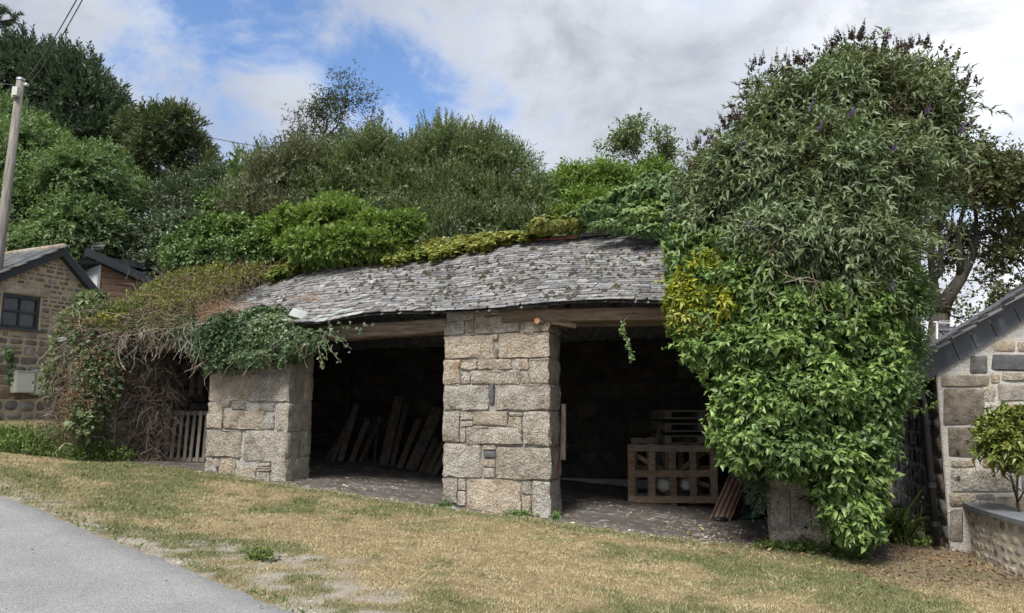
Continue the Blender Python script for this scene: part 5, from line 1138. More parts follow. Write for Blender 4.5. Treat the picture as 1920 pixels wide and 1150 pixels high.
# weeds
def weed_patch(name, label, ell, n, m, h, leafw, seed, cat_='weeds', zfun=gz, group=None):
    """arching grassy leaves rising from the ground. ell: list of (x, y, rx, ry)"""
    r = np.random.default_rng(seed); tot = sum(e[2]*e[3] for e in ell); B = []
    for (x, y, rx, ry) in ell:
        k = int(n*rx*ry/tot); a = r.uniform(0, 6.28, k); q = np.sqrt(r.random(k)); xs = x+rx*q*np.cos(a); ys = y+ry*q*np.sin(a); B += [(xx, yy, zfun(xx, yy)-.01, max(.35, 1-qq**2)) for xx, yy, qq in zip(xs, ys, q)]
    B = np.array(B); base = B[:, :3]; k = len(B); y = unit(np.array([0, 0, 1])+r.normal(size=(k, 3))*.45); z = unit(np.cross(y, r.normal(size=(k, 3)))); l = h*B[:, 3]*r.uniform(.5, 1.2, k)
    root = thing(name, label, cat_, tuple(base.mean(0)), group); o = bake('foliage', [base, y, z, l, l*leafw], 'lance', m, root); 
    p = base+y*(l*r.uniform(.3, .9, k))[:, None]; fr, _ = shoots(p, y, r, h*.35, 3, min(h*.28, .05), .5, up=.2, jit=.6); bake('side_leaves', fr, 'kite', m, root); return root
def gpt(px, py): p = PG(px, py); return p.x, p.y
weed_patch('weed_patch', 'rank green weeds at the foot of the dead creeper on the left', [(*gpt(95, 850), 1.0, .38), (*gpt(40, 838), .8, .35), (*gpt(175, 862), .5, .25), (*gpt(130, 835), .8, .4)], 3600, MT['l_weed'], .42, .09, 3)
weed_patch('ground_ivy', 'low leafy plants at the base of the left cottage under the meter boxes', [(*gpt(60, 765), 1.8, .3), (*gpt(10, 772), 1.2, .4)], 900, MT['l_ivy'], .3, .2, 4)
weed_patch('plantain_weed', 'small lone green weed on the stony verge by the drive', [(*gpt(488, 1050), .12, .06)], 45, MT['l_weed'], .16, .14, 5)
weed_patch('alley_weeds', 'shaded weeds in the dark alley left of the downpipe', [(*gpt(1720, 960), .35, .4), (*gpt(1745, 1000), .14, .3), (5.0, 10.5, .35, 1.2)], 1300, MT['l_ivy'], .16, .05, 6)
weed_patch('long_grass', 'long arching grass blades beside the grey slab in the alley', [(4.8, 9.6, .2, .25)], 60, MT['l_weed'], .9, .012, 7)
weed_patch('fern_clump', 'light green ferny clump at the creeper foot beside the slab', [(*gpt(1640, 985), .10, .12)], 260, MT['l_bright'], .22, .08, 8)
weed_patch('foot_weeds', 'weeds round the right foot of the middle pier', [(W(-.35, -.03).x, W(-.35, -.03).y, .25, .05), (W(-1.38, -.05).x, W(-1.38, -.05).y, .12, .06), (W(.02, .1).x, W(.02, .1).y, .06, .2)], 260, MT['l_ivy'], .12, .2, 9)
weed_patch('base_weeds', 'ragged weeds round the base of the short right pier', [(W(2.85, -.12).x, W(2.85, -.12).y, .5, .08), (W(3.35, -.12).x, W(3.35, -.12).y, .22, .12)], 420, MT['l_weed'], .16, .18, 10)
P5, D5 = blob_points([pb(1418, 915, 8.75, 12, 45, .12), pb(1405, 875, 8.8, 22, 22, .12)], 600, rng, .3, .6); t = thing('pier_ivy', 'fine dusty ivy clothing the inner face of the short right pier', 'climber', P(1405, 940, 8.8)); fr, _ = shoots(P5, D5, rng, .09, 5, .03, .5, jit=.6, droop=.4); bake('foliage', fr, 'kite', MT['l_holm'], t)
P5, D5 = blob_points([pb(22, 690, 15.4, 8, 40, .1), pb(14, 665, 15.3, 9, 14, .1)], 240, rng, .3, .6); t = thing('wall_ivy', 'thin strand of ivy climbing the cottage wall by the meter box', 'climber', P(18, 690, 15.4)); bake('foliage', carpet(P5, D5, rng, .07, .9), 'ivy', MT['l_ivy_dark'], t)

# ---- lawn: individual blades where the camera is near, density falling with distance
rng = np.random.default_rng(123)
def scatter_lawn(n, x0, x1, y0, y1):
    x = rng.uniform(x0, x1, n); y = rng.uniform(y0, y1, n); return x, y
xs, ys = scatter_lawn(820000, -9.5, 6.6, 4.6, 13.5)
pr = np.clip((7.5/np.hypot(xs, ys))**1.3, .25, 1)
rd, verge, litter, green = masks(xs, ys); s_, w_ = to_sw(xs, ys); n2 = fbm(xs, ys, 3.2, 11)
px, py, dp = project(np.stack([xs, ys, G(xs, ys)], 1))
pr *= np.clip(rd/.05, 0, 1)*(1-.86*verge)*(1-.8*litter)*((px > -80) & (px < 2000) & (py < 1210))
blocked = (s_ > S0) & (s_ < S1+.1) & (w_ > -.02+.08*vn(xs*6, ys*6, 3)) ; pr = np.where(blocked, 0, pr)
keep = rng.random(len(xs)) < pr; xs, ys, green, rd, n2 = xs[keep], ys[keep], green[keep], rd[keep], n2[keep]
nz = np.exp(-(np.maximum(np.hypot(xs, ys-9)-9, 0)/6)**2)
zs = G(xs, ys)+nz*((fbm(xs, ys, 1.1, 5)-.5)*.07+(fbm(xs, ys, 6, 9)-.5)*.025)-.003
n = len(xs); hgt = rng.uniform(.007, .022, n)*(1+.5*green)*(.6+.8*fbm(xs, ys, 5, 61)); a = rng.uniform(0, 6.28, n); wd = rng.uniform(.0013, .0026, n)*(1+.12*np.hypot(xs, ys))
lean = rng.normal(size=(n, 2))*.8
v = np.empty((n, 3, 3)); v[:, 0] = np.stack([xs-np.cos(a)*wd, ys-np.sin(a)*wd, zs], 1); v[:, 1] = np.stack([xs+np.cos(a)*wd, ys+np.sin(a)*wd, zs], 1); v[:, 2] = np.stack([xs+lean[:, 0]*hgt, ys+lean[:, 1]*hgt, zs+hgt], 1)
gr = np.clip(green*.9-.05+(fbm(xs, ys, 7, 91)-.5)*.9+rng.normal(size=n)*.24, 0, 1)
lawn = np_mesh('lawn_grass', v.reshape(-1, 3), np.arange(n*3).reshape(-1, 3), MT['blade'], attr={'green': np.repeat(gr, 3)})
tag(lawn, 'short parched lawn grass with greener patches between drive and shed', 'grass', kind='stuff')
# pebbles on the verge and the shed floor
def pebbles(name, label, xs, ys, r0, r1, m, dz=.0):
    n = len(xs); r = rng.uniform(r0, r1, n)*(1+1.2*(rng.random(n) < .05)); nz = np.exp(-(np.maximum(np.hypot(xs, ys-9)-9, 0)/6)**2); z = G(xs, ys)+nz*(fbm(xs, ys, 1.1, 5)-.5)*.07+dz
    tv = np.array([(1, 0, 0), (.2, .9, 0), (-.9, .3, 0), (-.3, -.9, 0), (.1, .1, .7), (.6, -.6, .1)]); tf = np.array([(0, 1, 4), (1, 2, 4), (2, 3, 4), (3, 5, 4), (5, 0, 4)])
    a = rng.uniform(0, 6.28, n); ca, sa = np.cos(a)[:, None], np.sin(a)[:, None]; X = tv[None, :, 0]*ca-tv[None, :, 1]*sa; Y = tv[None, :, 0]*sa+tv[None, :, 1]*ca; Z = np.repeat(tv[None, :, 2], n, 0)
    v = np.stack([xs[:, None]+X*r[:, None], ys[:, None]+Y*r[:, None]*.8, z[:, None]+Z*r[:, None]*.6], -1)
    o = np_mesh(name, v.reshape(-1, 3), (tf[None]+(np.arange(n)*6)[:, None, None]).reshape(-1, 3), m); tag(o, label, 'gravel', kind='stuff'); return o
xs, ys = scatter_lawn(60000, -7, 3, 4.6, 12); rd, verge, litter, green = masks(xs, ys); k = (rng.random(len(xs)) < verge*.8) & (rd > -.02); pebbles('verge_gravel', 'pale grit and small stones on the bare verge beside the drive', xs[k], ys[k], .004, .014, MT['pebble'])
ssx = rng.uniform(-5.1, 2.6, 5000); wwx = rng.uniform(-.12, 1.0, 5000)*rng.random(5000)**.3*3; X = O.x+U.x*ssx+NI.x*wwx; Y = O.y+U.y*ssx+NI.y*wwx
pebbles('floor_rubble', 'broken slate chips and grit strewn over the shed floor', X, Y, .005, .02, MT['pebble'], .008)
# fallen leaves
def fallen(name, label, xs, ys, m, s0, s1, dz=.01):
    n = len(xs); nz = np.exp(-(np.maximum(np.hypot(xs, ys-9)-9, 0)/6)**2); z = G(xs, ys)+nz*(fbm(xs, ys, 1.1, 5)-.5)*.07+dz+rng.random(n)*.02; B = np.stack([xs, ys, z], 1)
    zz_ = unit(np.array([0, 0, 1])+rng.normal(size=(n, 3))*.4); y = rng.normal(size=(n, 3)); y = unit(y-zz_*(y*zz_).sum(1)[:, None]); l = rng.uniform(s0, s1, n)
    root = bake(name, [B, y, zz_, l, l*.55], 'oval', m, None); tag(root, label, 'fallen leaves', kind='stuff'); return root
xs, ys = scatter_lawn(30000, .5, 6.3, 6.6, 11); rd, verge, litter, green = masks(xs, ys); k = (rng.random(len(xs)) < litter*.22)
MT['l_fallen'] = leafmat('l_fallen', [(.13, .085, .045), (.20, .13, .07), (.09, .055, .035), (.28, .19, .10), (.16, .13, .05)], rough=.8, trans=.1)
fallen('leaf_litter', 'brown leaf litter under the creeper and along the right-hand wall', xs[k], ys[k], MT['l_fallen'], .02, .055)
x_, y_ = [], []
for (px0, py0) in ((1572, 1028), (1510, 1045), (1470, 1050), (1440, 1038), (1540, 1060), (1595, 1040), (1490, 1035), (1820, 1070), (1640, 1030), (1690, 1042), (1320, 1000)):
    q = gpt(px0, py0); x_.append(q[0]); y_.append(q[1])
MT['l_orange'] = leafmat('l_orange', [(.42, .20, .06), (.45, .36, .16)], rough=.7, trans=.1); fallen('bright_leaves', 'a few orange and cream fallen leaves on the lawn before the right pier', np.array(x_), np.array(y_), MT['l_orange'], .05, .08)

xs, ys = scatter_lawn(420, -6, 5, 5, 11.5); rd, verge, litter, green = masks(xs, ys); s_, w_ = to_sw(xs, ys); k = ((w_ < -.05) | (s_ < S0)) & (rd > -1.5)
fallen('strewn_leaves', 'small dry leaves strewn thinly over the lawn and drive', xs[k], ys[k], MT['l_fallen'], .015, .035, dz=.022)
xs, ys = scatter_lawn(26000, -8, 2.5, 4.6, 12.5); rd, verge, litter, green = masks(xs, ys); k = (rd > -.03) & (rd < .16*(1.6*fbm(xs, ys, 2.4, 71))) & (fbm(xs, ys, 1.7, 5) > .42)
xs, ys = xs[k][:2600], ys[k][:2600]; n = len(xs); nz = np.exp(-(np.maximum(np.hypot(xs, ys-9)-9, 0)/6)**2); B = np.stack([xs, ys, G(xs, ys)+nz*(fbm(xs, ys, 1.1, 5)-.5)*.07], 1)
y_ = unit(np.array([0, 0, .55])+rng.normal(size=(n, 3))*.5); y_[:, 2] = np.abs(y_[:, 2]); z_ = unit(np.cross(y_, rng.normal(size=(n, 3)))); l_ = rng.uniform(.02, .055, n)
tag(bake('edge_weeds', [B, y_, z_, l_, l_*.35], 'lance', MT['l_weed'], None), 'low green weeds creeping along the edge of the drive', 'weeds', kind='stuff')
# ------------------------------------------------------------------ left cottage
GA = R(65); CA = V((cos(GA), sin(GA), 0)); CN = V((sin(GA), -cos(GA), 0)); AP = P(110, 478, 17.0)
def cpt(px, py):     # point of the gable plane seen in this direction
    d = pixdir(px, py); k = (AP-V((0, 0, EYE))).dot(CN)/d.dot(CN); return V((0, 0, EYE))+d*k
def cl_(px, py): q = cpt(px, py)-AP; return q.dot(CA), q.z+AP.z
CO = V((AP.x, AP.y, 0)); cott = thing('stone_cottage', 'small stone cottage with black barge boards and dark window at the left edge', 'house', (AP.x, AP.y, g(AP.x, AP.y)))
eR = cl_(173, 556); eL = cl_(-90, 562); apx = (0.0, AP.z-.02); gb = g(AP.x, AP.y)-.5
mL = (apx[1]-eL[1])/(apx[0]-eL[0]); mR = (apx[1]-eR[1])/(eR[0]-apx[0]); LX = -3.2
planes = [(-mL, 1, apx[1]-mL*apx[0]-.02), (mR, 1, apx[1]+mR*apx[0]-.02)]
poly = [(LX, gb), (eR[0], gb), (eR[0], eR[1]-.02), (0, apx[1]-.02), (LX, apx[1]+mL*LX-.02)]
wx0, wz1 = cl_(6, 549); wx1, _ = cl_(77, 558); _, wz0 = cl_(6, 613); wz0 = cl_(40, 617)[1]; wz1 = cl_(40, 553)[1]
hole = (wx0, wx1, wz0, wz1); Oc = CO
rnd = random.Random(3)
w_ = MB(); xs_ = [LX, wx0, wx1, eR[0]]
for a, b in zip(xs_[:-1], xs_[1:]):
    col = clip_poly(poly, [(-1, 0, -a), (1, 0, b)])
    for q in ([col] if a != wx0 else [clip_poly(col, [(0, 1, wz0)]), clip_poly(col, [(0, -1, -wz1)])]):
        if q: w_.prism([Oc+CA*x+ZV*z for x, z in q], -CN*.35)
wall = w_.build('wall', MT['mortar_buff'], cott, loc=AP)
w_ = MB()
for d_ in (-.36, ): w_.prism([Oc+CA*x+ZV*z for x, z in poly], CN*.01) if False else None
body = MB().box(Oc+CA*(LX/2+eR[0]/2)-CN*2.6+ZV*(gb+1.6), (eR[0]-LX-.1, 4.4, 3.2), M3=Matrix((CA, CN, ZV)).transposed()).build('rear_walls', MT['mortar_buff'], cott, loc=AP-CN*2)
lint = (cl_(-30, 540)[1]); lz0 = wz1+.012; lz1 = cl_(40, 536)[1]; lxa, lxb = cl_(-20, 540)[0], cl_(92, 548)[0]
zmid = cl_(100, 640)[1]
hs = [(wx0-.02, wx1+.02, wz0-.06, wz1+.005), (lxa-.01, lxb+.01, lz0-.02, lz1+.01)]
for pl in rubble(LX, eR[0], gb+.3, zmid, (.16, .30), (1.0, 2.2), rnd, planes, hs, .045): lay_stone(pl, Oc, CA, CN, .03, .025, rnd, MT['cottage_stone'], wall)
for pl in rubble(LX, eR[0], zmid, apx[1], (.085, .17), (1.0, 2.3), rnd, planes, hs, .05, grow=.8): lay_stone(pl, Oc, CA, CN, .03, .022, rnd, MT['cottage_stone'], wall)
lay_stone([(lxa, lz0+.03), (lxa+.05, lz0), (lxb-.04, lz0), (lxb, lz0+.04), (lxb-.01, lz1-.04), (lxb-.05, lz1), (lxa+.05, lz1), (lxa, lz1-.03)], Oc, CA, CN, .03, .04, rnd, MT['rubble'], wall)['label'] = 'long stone lintel over the window'
def cbox(mb, x0, x1, z0, z1, d0, d1): return mb.prism([Oc+CA*x0+ZV*z0+CN*d0, Oc+CA*x1+ZV*z0+CN*d0, Oc+CA*x1+ZV*z1+CN*d0, Oc+CA*x0+ZV*z1+CN*d0], CN*(d1-d0))
win = MB(); fw = .055
cbox(win, wx0, wx0+fw, wz0, wz1, -.12, -.02); cbox(win, wx1-fw, wx1, wz0, wz1, -.12, -.02); cbox(win, wx0+fw, wx1-fw, wz1-fw*1.6, wz1, -.12, -.015); cbox(win, wx0+fw, wx1-fw, wz0, wz0+fw*1.3, -.12, -.01)
mx_ = (wx0+wx1)/2; mz_ = (wz0+wz1)/2; cbox(win, mx_-.018, mx_+.018, wz0+fw*1.3, mz_-.025, -.10, -.04); cbox(win, mx_-.018, mx_+.018, mz_+.025, wz1-fw*1.6, -.10, -.04); cbox(win, wx0+fw, wx1-fw, mz_-.025, mz_+.025, -.11, -.03)
win_o = win.build('window', MT['paint_dark'], cott, loc=cpt(40, 585))
for a, b, c, d in ((wx0+fw, mx_-.018, wz0+fw*1.3, mz_-.025), (mx_+.018, wx1-fw, wz0+fw*1.3, mz_-.025), (wx0+fw, mx_-.018, mz_+.025, wz1-fw*1.6), (mx_+.018, wx1-fw, mz_+.025, wz1-fw*1.6)):
    cbox(MB(), a, b, c, d, -.08, -.075).build('pane', MT['glass'], win_o, loc=cpt(40, 585))
cbox(MB(), wx0-.05, wx1+.06, wz0-.05, wz0-.003, -.05, .06).build('sill', MT['slate_stone'], win_o, loc=cpt(40, 620))
# barge boards
def barge(x0, z0, x1, z1, th, d0, d1, name='barge_board', m='paint_dark'):
    return MB().prism([Oc+CA*x0+ZV*z0+CN*d0, Oc+CA*x1+ZV*z1+CN*d0, Oc+CA*x1+ZV*(z1+th)+CN*d0, Oc+CA*x0+ZV*(z0+th)+CN*d0], CN*(d1-d0)).build(name, MT[m], cott, loc=Oc+CA*x0+ZV*z0)
bt = .17
barge(LX-.1, apx[1]+mL*(LX-.1)-.02, 0, apx[1]-.02, bt, .02, .16); barge(0.0, apx[1]-.02, eR[0]+.10, eR[1]-.02-mR*.10, bt*1.25, .02, .16)
# roof slopes (boards) and slates on the near one
RD = -CN
def rslab(x0, z0, x1, z1, L, name, m, th=.04, lift=.15):
    return MB().prism([Oc+CA*x0+ZV*(z0+lift)+CN*.14, Oc+CA*x1+ZV*(z1+lift)+CN*.14, Oc+CA*x1+ZV*(z1+lift+th)+CN*.14, Oc+CA*x0+ZV*(z0+lift+th)+CN*.14], -CN*L).build(name, m, cott, loc=Oc+ZV*3)
rl = rslab(LX-.2, apx[1]+mL*(LX-.2), 0, apx[1], 5.0, 'roof', MT['slate_roof']); rslab(0, apx[1], eR[0]+.12, eR[1]-mR*.12, 5.0, 'roof', MT['slate_roof'], lift=.19)
sx = V((0, 0, 0)); slope = (CA*1+ZV*mL).normalized(); nrmL = (ZV-slope*ZV.dot(slope)).normalized(); sl = LX*-1*sqrt(1+mL*mL)
slm = bpy.data.meshes.new('slate'); slm.from_pydata([(x, y, z) for x in (-.5, .5) for y in (0, 1) for z in (0, 1)], [], [(0, 1, 3, 2), (4, 6, 7, 5), (0, 4, 5, 1), (2, 3, 7, 6), (0, 2, 6, 4), (1, 5, 7, 3)]); slm.materials.append(MT['slate_roof'])
for c in range(14):
    for k in range(13):
        y = sl-(c+1)*.19; x = -.10+k*.27+(c % 2)*.135
        pos = Oc+CA*0+ZV*(apx[1]+.19)+CN*.16-CN*x-slope*(sl-y)+nrmL*.022
        if pos.dot(V((0, 1, 0))) < 5: continue
        Rm = Matrix((-CN, slope, nrmL)).transposed(); M4 = (Rm @ Matrix.Rotation(-R(3.5), 3, 'X')).to_4x4() @ Matrix.Diagonal((.262, .24, .012, 1)); M4.translation = pos; link('slate', slm, rl, mat4=M4)
for k in range(10):
    a = Oc+ZV*(apx[1]+.215)+CN*(.17-k*.45); MB().tube([a, a-CN*.44], .062, 7).build('ridge_tile', MT['rubble'], rl, loc=a, smooth=True)
# meter boxes
def cabinet(px0, px1, py0, py1, label, lean=0):
    x0, z1 = cl_(px0, py0); x1, _ = cl_(px1, py0); z0 = cl_((px0+px1)/2, py1)[1]; z1 = cl_((px0+px1)/2, py0)[1]; c = Oc+CA*(x0+x1)/2+ZV*z0
    t = thing('meter_cabinet', label, 'cabinet', c, 'meter boxes on the cottage wall')
    cbox(MB(), x0, x1, z0, z1, .03, .22).build('case', MT['cabinet'], t, loc=c)
    cbox(MB(), x0+.015, x1-.015, z0+.02, z1-.02, .222, .236).build('door', MT['cabinet'], t, loc=c)
    cbox(MB(), x0-.01, x1+.01, z1, z1+.02, .03, .25).build('lid', MT['cabinet'], t, loc=c)
    cbox(MB(), x1-.06, x1-.03, (z0+z1)/2-.03, (z0+z1)/2+.03, .237, .246).build('latch', MT['iron'], t, loc=c)
cabinet(20, 55, 698, 737, 'pale green-grey meter box, left one of the pair on the cottage wall'); cabinet(57, 84, 696, 741, 'pale grey meter box, right one of the pair beside the green bush')
# ------------------------------------------------------------------ timber-clad house behind
C2 = P(187, 500, 18.9); rA = V((.80, .60, 0)).normalized(); lA = V((-.75, .66, 0)).normalized(); nR = V((.60, -.80, 0)); nL_ = V((-.66, -.75, 0))
h2 = thing('clad_house', 'timber-clad building with black sloping fascia behind the stone cottage', 'house', (C2.x, C2.y, g(C2.x, C2.y)))
def on_plane(px, py, p0, n): d = pixdir(px, py); k = (p0-V((0, 0, EYE))).dot(n)/d.dot(n); return V((0, 0, EYE))+d*k
e1 = on_plane(285, 532, C2, nR); Lr = (e1-C2).dot(rA); tz = on_plane(187, 497, C2, nR).z; ez = on_plane(285, 541, C2, nR).z; gzb = g(C2.x, C2.y)-.3
MB().prism([C2+ZV*(gzb-C2.z), C2+rA*Lr+ZV*(gzb-C2.z), C2+rA*Lr+ZV*(ez-C2.z), C2+ZV*(tz-C2.z)], -nR*.12-nR*0).build('wall', MT['cedar'], h2, loc=C2)
MB().prism([C2+ZV*(gzb-C2.z), C2+lA*2.2+ZV*(gzb-C2.z), C2+lA*2.2+ZV*(tz-C2.z), C2+ZV*(tz-C2.z)], -nL_*.12).build('rendered_wall', MT['render_white'], h2, loc=C2)
for i in range(16):
    z1 = tz-.16*i; z0 = z1-.15; 
    if z0 < gzb+1: break
    # clip right end below the roof slope
    def xa(z): return Lr if z <= ez else Lr*(tz-z)/(tz-ez)
    p = [C2+rA*.03+ZV*(z0-C2.z), C2+rA*max(xa(z0), .05)+ZV*(z0-C2.z), C2+rA*max(xa(z1), .04)+ZV*(z1-C2.z), C2+rA*.03+ZV*(z1-C2.z)]
    MB().prism([q+nR*.004 for q in p], nR*.022).build('cladding_board', MT['cedar'], h2, loc=p[0])
MB().prism([C2-rA*.03+nR*.03+ZV*(gzb-C2.z), C2-rA*.03+nR*.03+ZV*(tz-C2.z), C2+rA*.03+nR*.03+ZV*(tz-C2.z), C2+rA*.03+nR*.03+ZV*(gzb-C2.z)], nR*.02).build('corner_trim', MT['galv'], h2, loc=C2)
fh = .20
MB().prism([C2+nR*.25-rA*.35+ZV*(tz-C2.z+.02+.35*(tz-ez)/Lr), C2+nR*.25+rA*(Lr+.1)+ZV*(ez-C2.z-.02), C2+nR*.25+rA*(Lr+.1)+ZV*(ez-C2.z+fh), C2+nR*.25-rA*.35+ZV*(tz-C2.z+fh+.04+.35*(tz-ez)/Lr)], -nR*.6).build('fascia', MT['paint_dark'], h2, loc=C2)
MB().prism([C2+nL_*.25-lA*.1+ZV*(tz-C2.z+.05), C2+nL_*.25+lA*2.3+ZV*(tz-C2.z+.05), C2+nL_*.25+lA*2.3+ZV*(tz-C2.z+fh), C2+nL_*.25-lA*.1+ZV*(tz-C2.z+fh)], -nL_*2.0).build('fascia', MT['paint_dark'], h2, loc=C2)
# television aerial
q = P(173, 492, 19.1); t = thing('television_aerial', 'small television aerial on a pole above the timber-clad building', 'aerial', q)
MB().tube([q, P(173, 462, 19.1)], .018, 6).build('mast', MT['galv'], t, loc=q); MB().tube([P(171, 463, 19.1), P(196, 461, 18.9)], .012, 5).build('boom', MT['galv'], t, loc=q)
for i in range(9):
    a = P(174+i*2.7, 463-i*.2, 19.1-i*.02); MB().tube([a+V((.05, -.05, .13 if i else .2))*.8, a-V((.05, -.05, .10))*.8], .008, 4).build('element', MT['galv'], t, loc=a)
# ------------------------------------------------------------------ utility pole and wires
PT = P(39, 150, 16); PBx = P(-28, 760, 16); pb_ = V((PT.x-.22, 15.8, g(PT.x-.2, 15.8)-.3)); lean_pt = P(8, 400, 15.9)
dirp = (PT-lean_pt); k = (PT.z-pb_.z)/dirp.z; pb_ = PT-dirp*k
pole = thing('utility_pole', 'weathered leaning wooden utility pole at the left edge', 'pole', pb_)
MB().tube([pb_, pb_.lerp(PT, .5), PT], [.12, .10, .082], 14).build('shaft', MT['pole_wood'], pole, loc=pb_, smooth=True)
ax = (PT-pb_).normalized(); 
MB().box(P(30, 172, 15.85), (.12, .1, .20), M3=ax.to_track_quat('Z', 'Y').to_matrix()).build('junction_box', MT['cabinet'], pole, loc=P(30, 172, 15.85))
MB().tube([PT-ax*.02, PT+ax*.03], [.094, .088], 14).build('pole_cap', MT['galv'], pole, loc=PT)
for i in range(9):
    q = PT-ax*(.75+i*.42); sgn = 1 if i % 2 else -1; MB().tube([q+V((sgn*.09, -.04, 0)), q+V((sgn*.22, -.06, .0)), q+V((sgn*.22, -.06, .035))], .010, 5).build('step_bolt', MT['iron'], pole, loc=q)
for i, (a, b) in enumerate((((47, 158), (52, 160)), ((28, 180), (22, 180)))): MB().tube([P(*a, 15.9), P(*b, 15.85)], .035, 8).build('insulator', MT['render_white'], pole, loc=P(*a, 15.9))
def wire(name, label, a, b, sag, r=.008, n=14):
    a, b = V(a), V(b); o = MB().tube([a.lerp(b, i/n)-ZV*(sag*4*(i/n)*(1-i/n)) for i in range(n+1)], r, 4, cap=False).build('overhead_wire', MT['iron'], loc=a); return tag(o, label, 'wire', 'overhead wires')
wire('w', 'upper of the two cables climbing from the pole to the top edge', P(44, 155, 15.95), P(160, -30, 7), .10, .007)
wire('w', 'lower of the two cables climbing from the pole to the top edge', P(50, 162, 15.95), P(180, -48, 7), .14, .007)
wire('w', 'long thin cable sloping right from the pole past the dark conifer', P(50, 172, 15.95), P(560, 286, 22), .15, .010)
wire('w', 'short cable leaving the pole towards the left edge', P(30, 160, 15.95), P(-120, 138, 18), .02, .010)
wire('w', 'thin cable crossing the sky behind the right-hand sycamore', P(1790, 480, 17), P(1990, 492, 17), .05, .009)
# ------------------------------------------------------------------ right outbuilding
BO = V((P(1765, 800, 9.25).x, 9.25, 0)); BA = V((cos(R(-20)), sin(R(-20)), 0)); BN = V((BA.y, -BA.x, 0)); BLn = -BA
def bl_(px, py):
    d = pixdir(px, py); k = (BO-V((0, 0, EYE))).dot(BN)/d.dot(BN); q = V((0, 0, EYE))+d*k-BO; return q.dot(BA), q.z
ob = thing('granite_outbuilding', 'granite outbuilding with slate-clad verge and black downpipe on the right', 'building', (BO.x, BO.y, g(BO.x, BO.y)))
ex, ez_ = bl_(1765, 700); x2, z2 = bl_(1918, 606); mB = (z2-ez_)/(x2-ex); g0 = gz(BO.x, BO.y)-.25; WX = 4.2; apz = ez_+mB*WX/2
poly = [(0, g0), (WX, g0), (WX, ez_), (WX/2, apz), (0, ez_)]
wall = MB().prism([BO+BA*x+ZV*z for x, z in poly], -BN*5).build('wall', MT['mortar_pale'], ob, loc=BO+ZV*g0); rnd = random.Random(17)
planes = [(-mB, 1, ez_-.01), (mB, 1, ez_+mB*WX)]
# gable stones traced from the photograph where it shows them
def bs(pts, m, proud=.02):
    q = [bl_(*p) for p in pts]; q = clip_poly(q, [(-mB, 1, ez_-.005)])
    if len(q) > 2: lay_stone(q, BO, BA, BN, .03, proud, rnd, MT[m], wall, bev=.10)
def zz_(l): return [(1600+x/1.825, 520+y/1.825) for x, y in l]
def rq(x0, y0, x1, y1, c=5):
    r_ = lambda: rnd.uniform(-1.6, 1.6)
    return zz_([(x0+c+r_(), y0+r_()), ((x0+x1)/2+r_(), y0+r_()), (x1-c+r_(), y0+r_()), (x1+r_(), y0+c), (x1+r_(), y1-c), (x1-c+r_(), y1+r_()), ((x0+x1)/2, y1+r_()), (x0+c+r_(), y1+r_()), (x0+r_(), y1-c), (x0+r_(), y0+c)])
for (x0, y0, x1, y1, m) in ((300, 335, 466, 376, 'rubble'), (308, 382, 452, 506, 'granite_dark'), (435, 372, 488, 428, 'granite'), (492, 365, 640, 428, 'rubble'), (470, 262, 660, 320, 'slate_stone'), (400, 270, 458, 330, 'granite_dark'), (480, 215, 554, 255, 'rubble'), (508, 326, 600, 355, 'granite'), (560, 222, 640, 255, 'granite'), (320, 512, 430, 622, 'granite_dark'), (455, 432, 520, 510, 'granite'), (525, 434, 660, 500, 'rubble'), (440, 520, 560, 600, 'granite_dark'), (565, 510, 680, 590, 'granite'), (334, 626, 420, 650, 'granite'), (442, 612, 545, 650, 'rubble'), (332, 656, 565, 738, 'granite'), (570, 600, 700, 735, 'granite_dark'), (328, 738, 424, 784, 'granite'), (420, 742, 484, 760, 'granite_dark'), (430, 764, 472, 785, 'granite_dark'), (480, 752, 640, 810, 'rubble'), (330, 792, 375, 905, 'granite_dark'), (470, 330, 502, 362, 'granite'), (645, 330, 760, 500, 'granite')):
    bs(rq(x0, y0, x1, y1), m)
xr_ = bl_(1960, 700)[0]
for pl in rubble(xr_, WX, g0+.3, apz, (.2, .38), (1.0, 2.2), rnd, planes, [], .03): lay_stone(pl, BO, BA, BN, .03, .02, rnd, MT['granite_dark'] if rnd.random() < .5 else MT['granite'], wall)
# flank towards the alley, receding
flank = MB().prism([BO-BA*.002+ZV*g0, BO-BA*.002-BN*5+ZV*g0, BO-BA*.002-BN*5+ZV*ez_, BO-BA*.002+ZV*ez_], -BA*.012).build('flank_wall', MT['mortar'], ob, loc=BO)
for pl in rubble(.02, 4.9, g0+.1, ez_-.03, (.18, .34), (1.1, 2.4), rnd, (), (), .03): lay_stone([(-x, z) for x, z in reversed(pl)], BO-BA*.014, BN, -BA, .01, .022, rnd, MT['granite_dark'], flank)
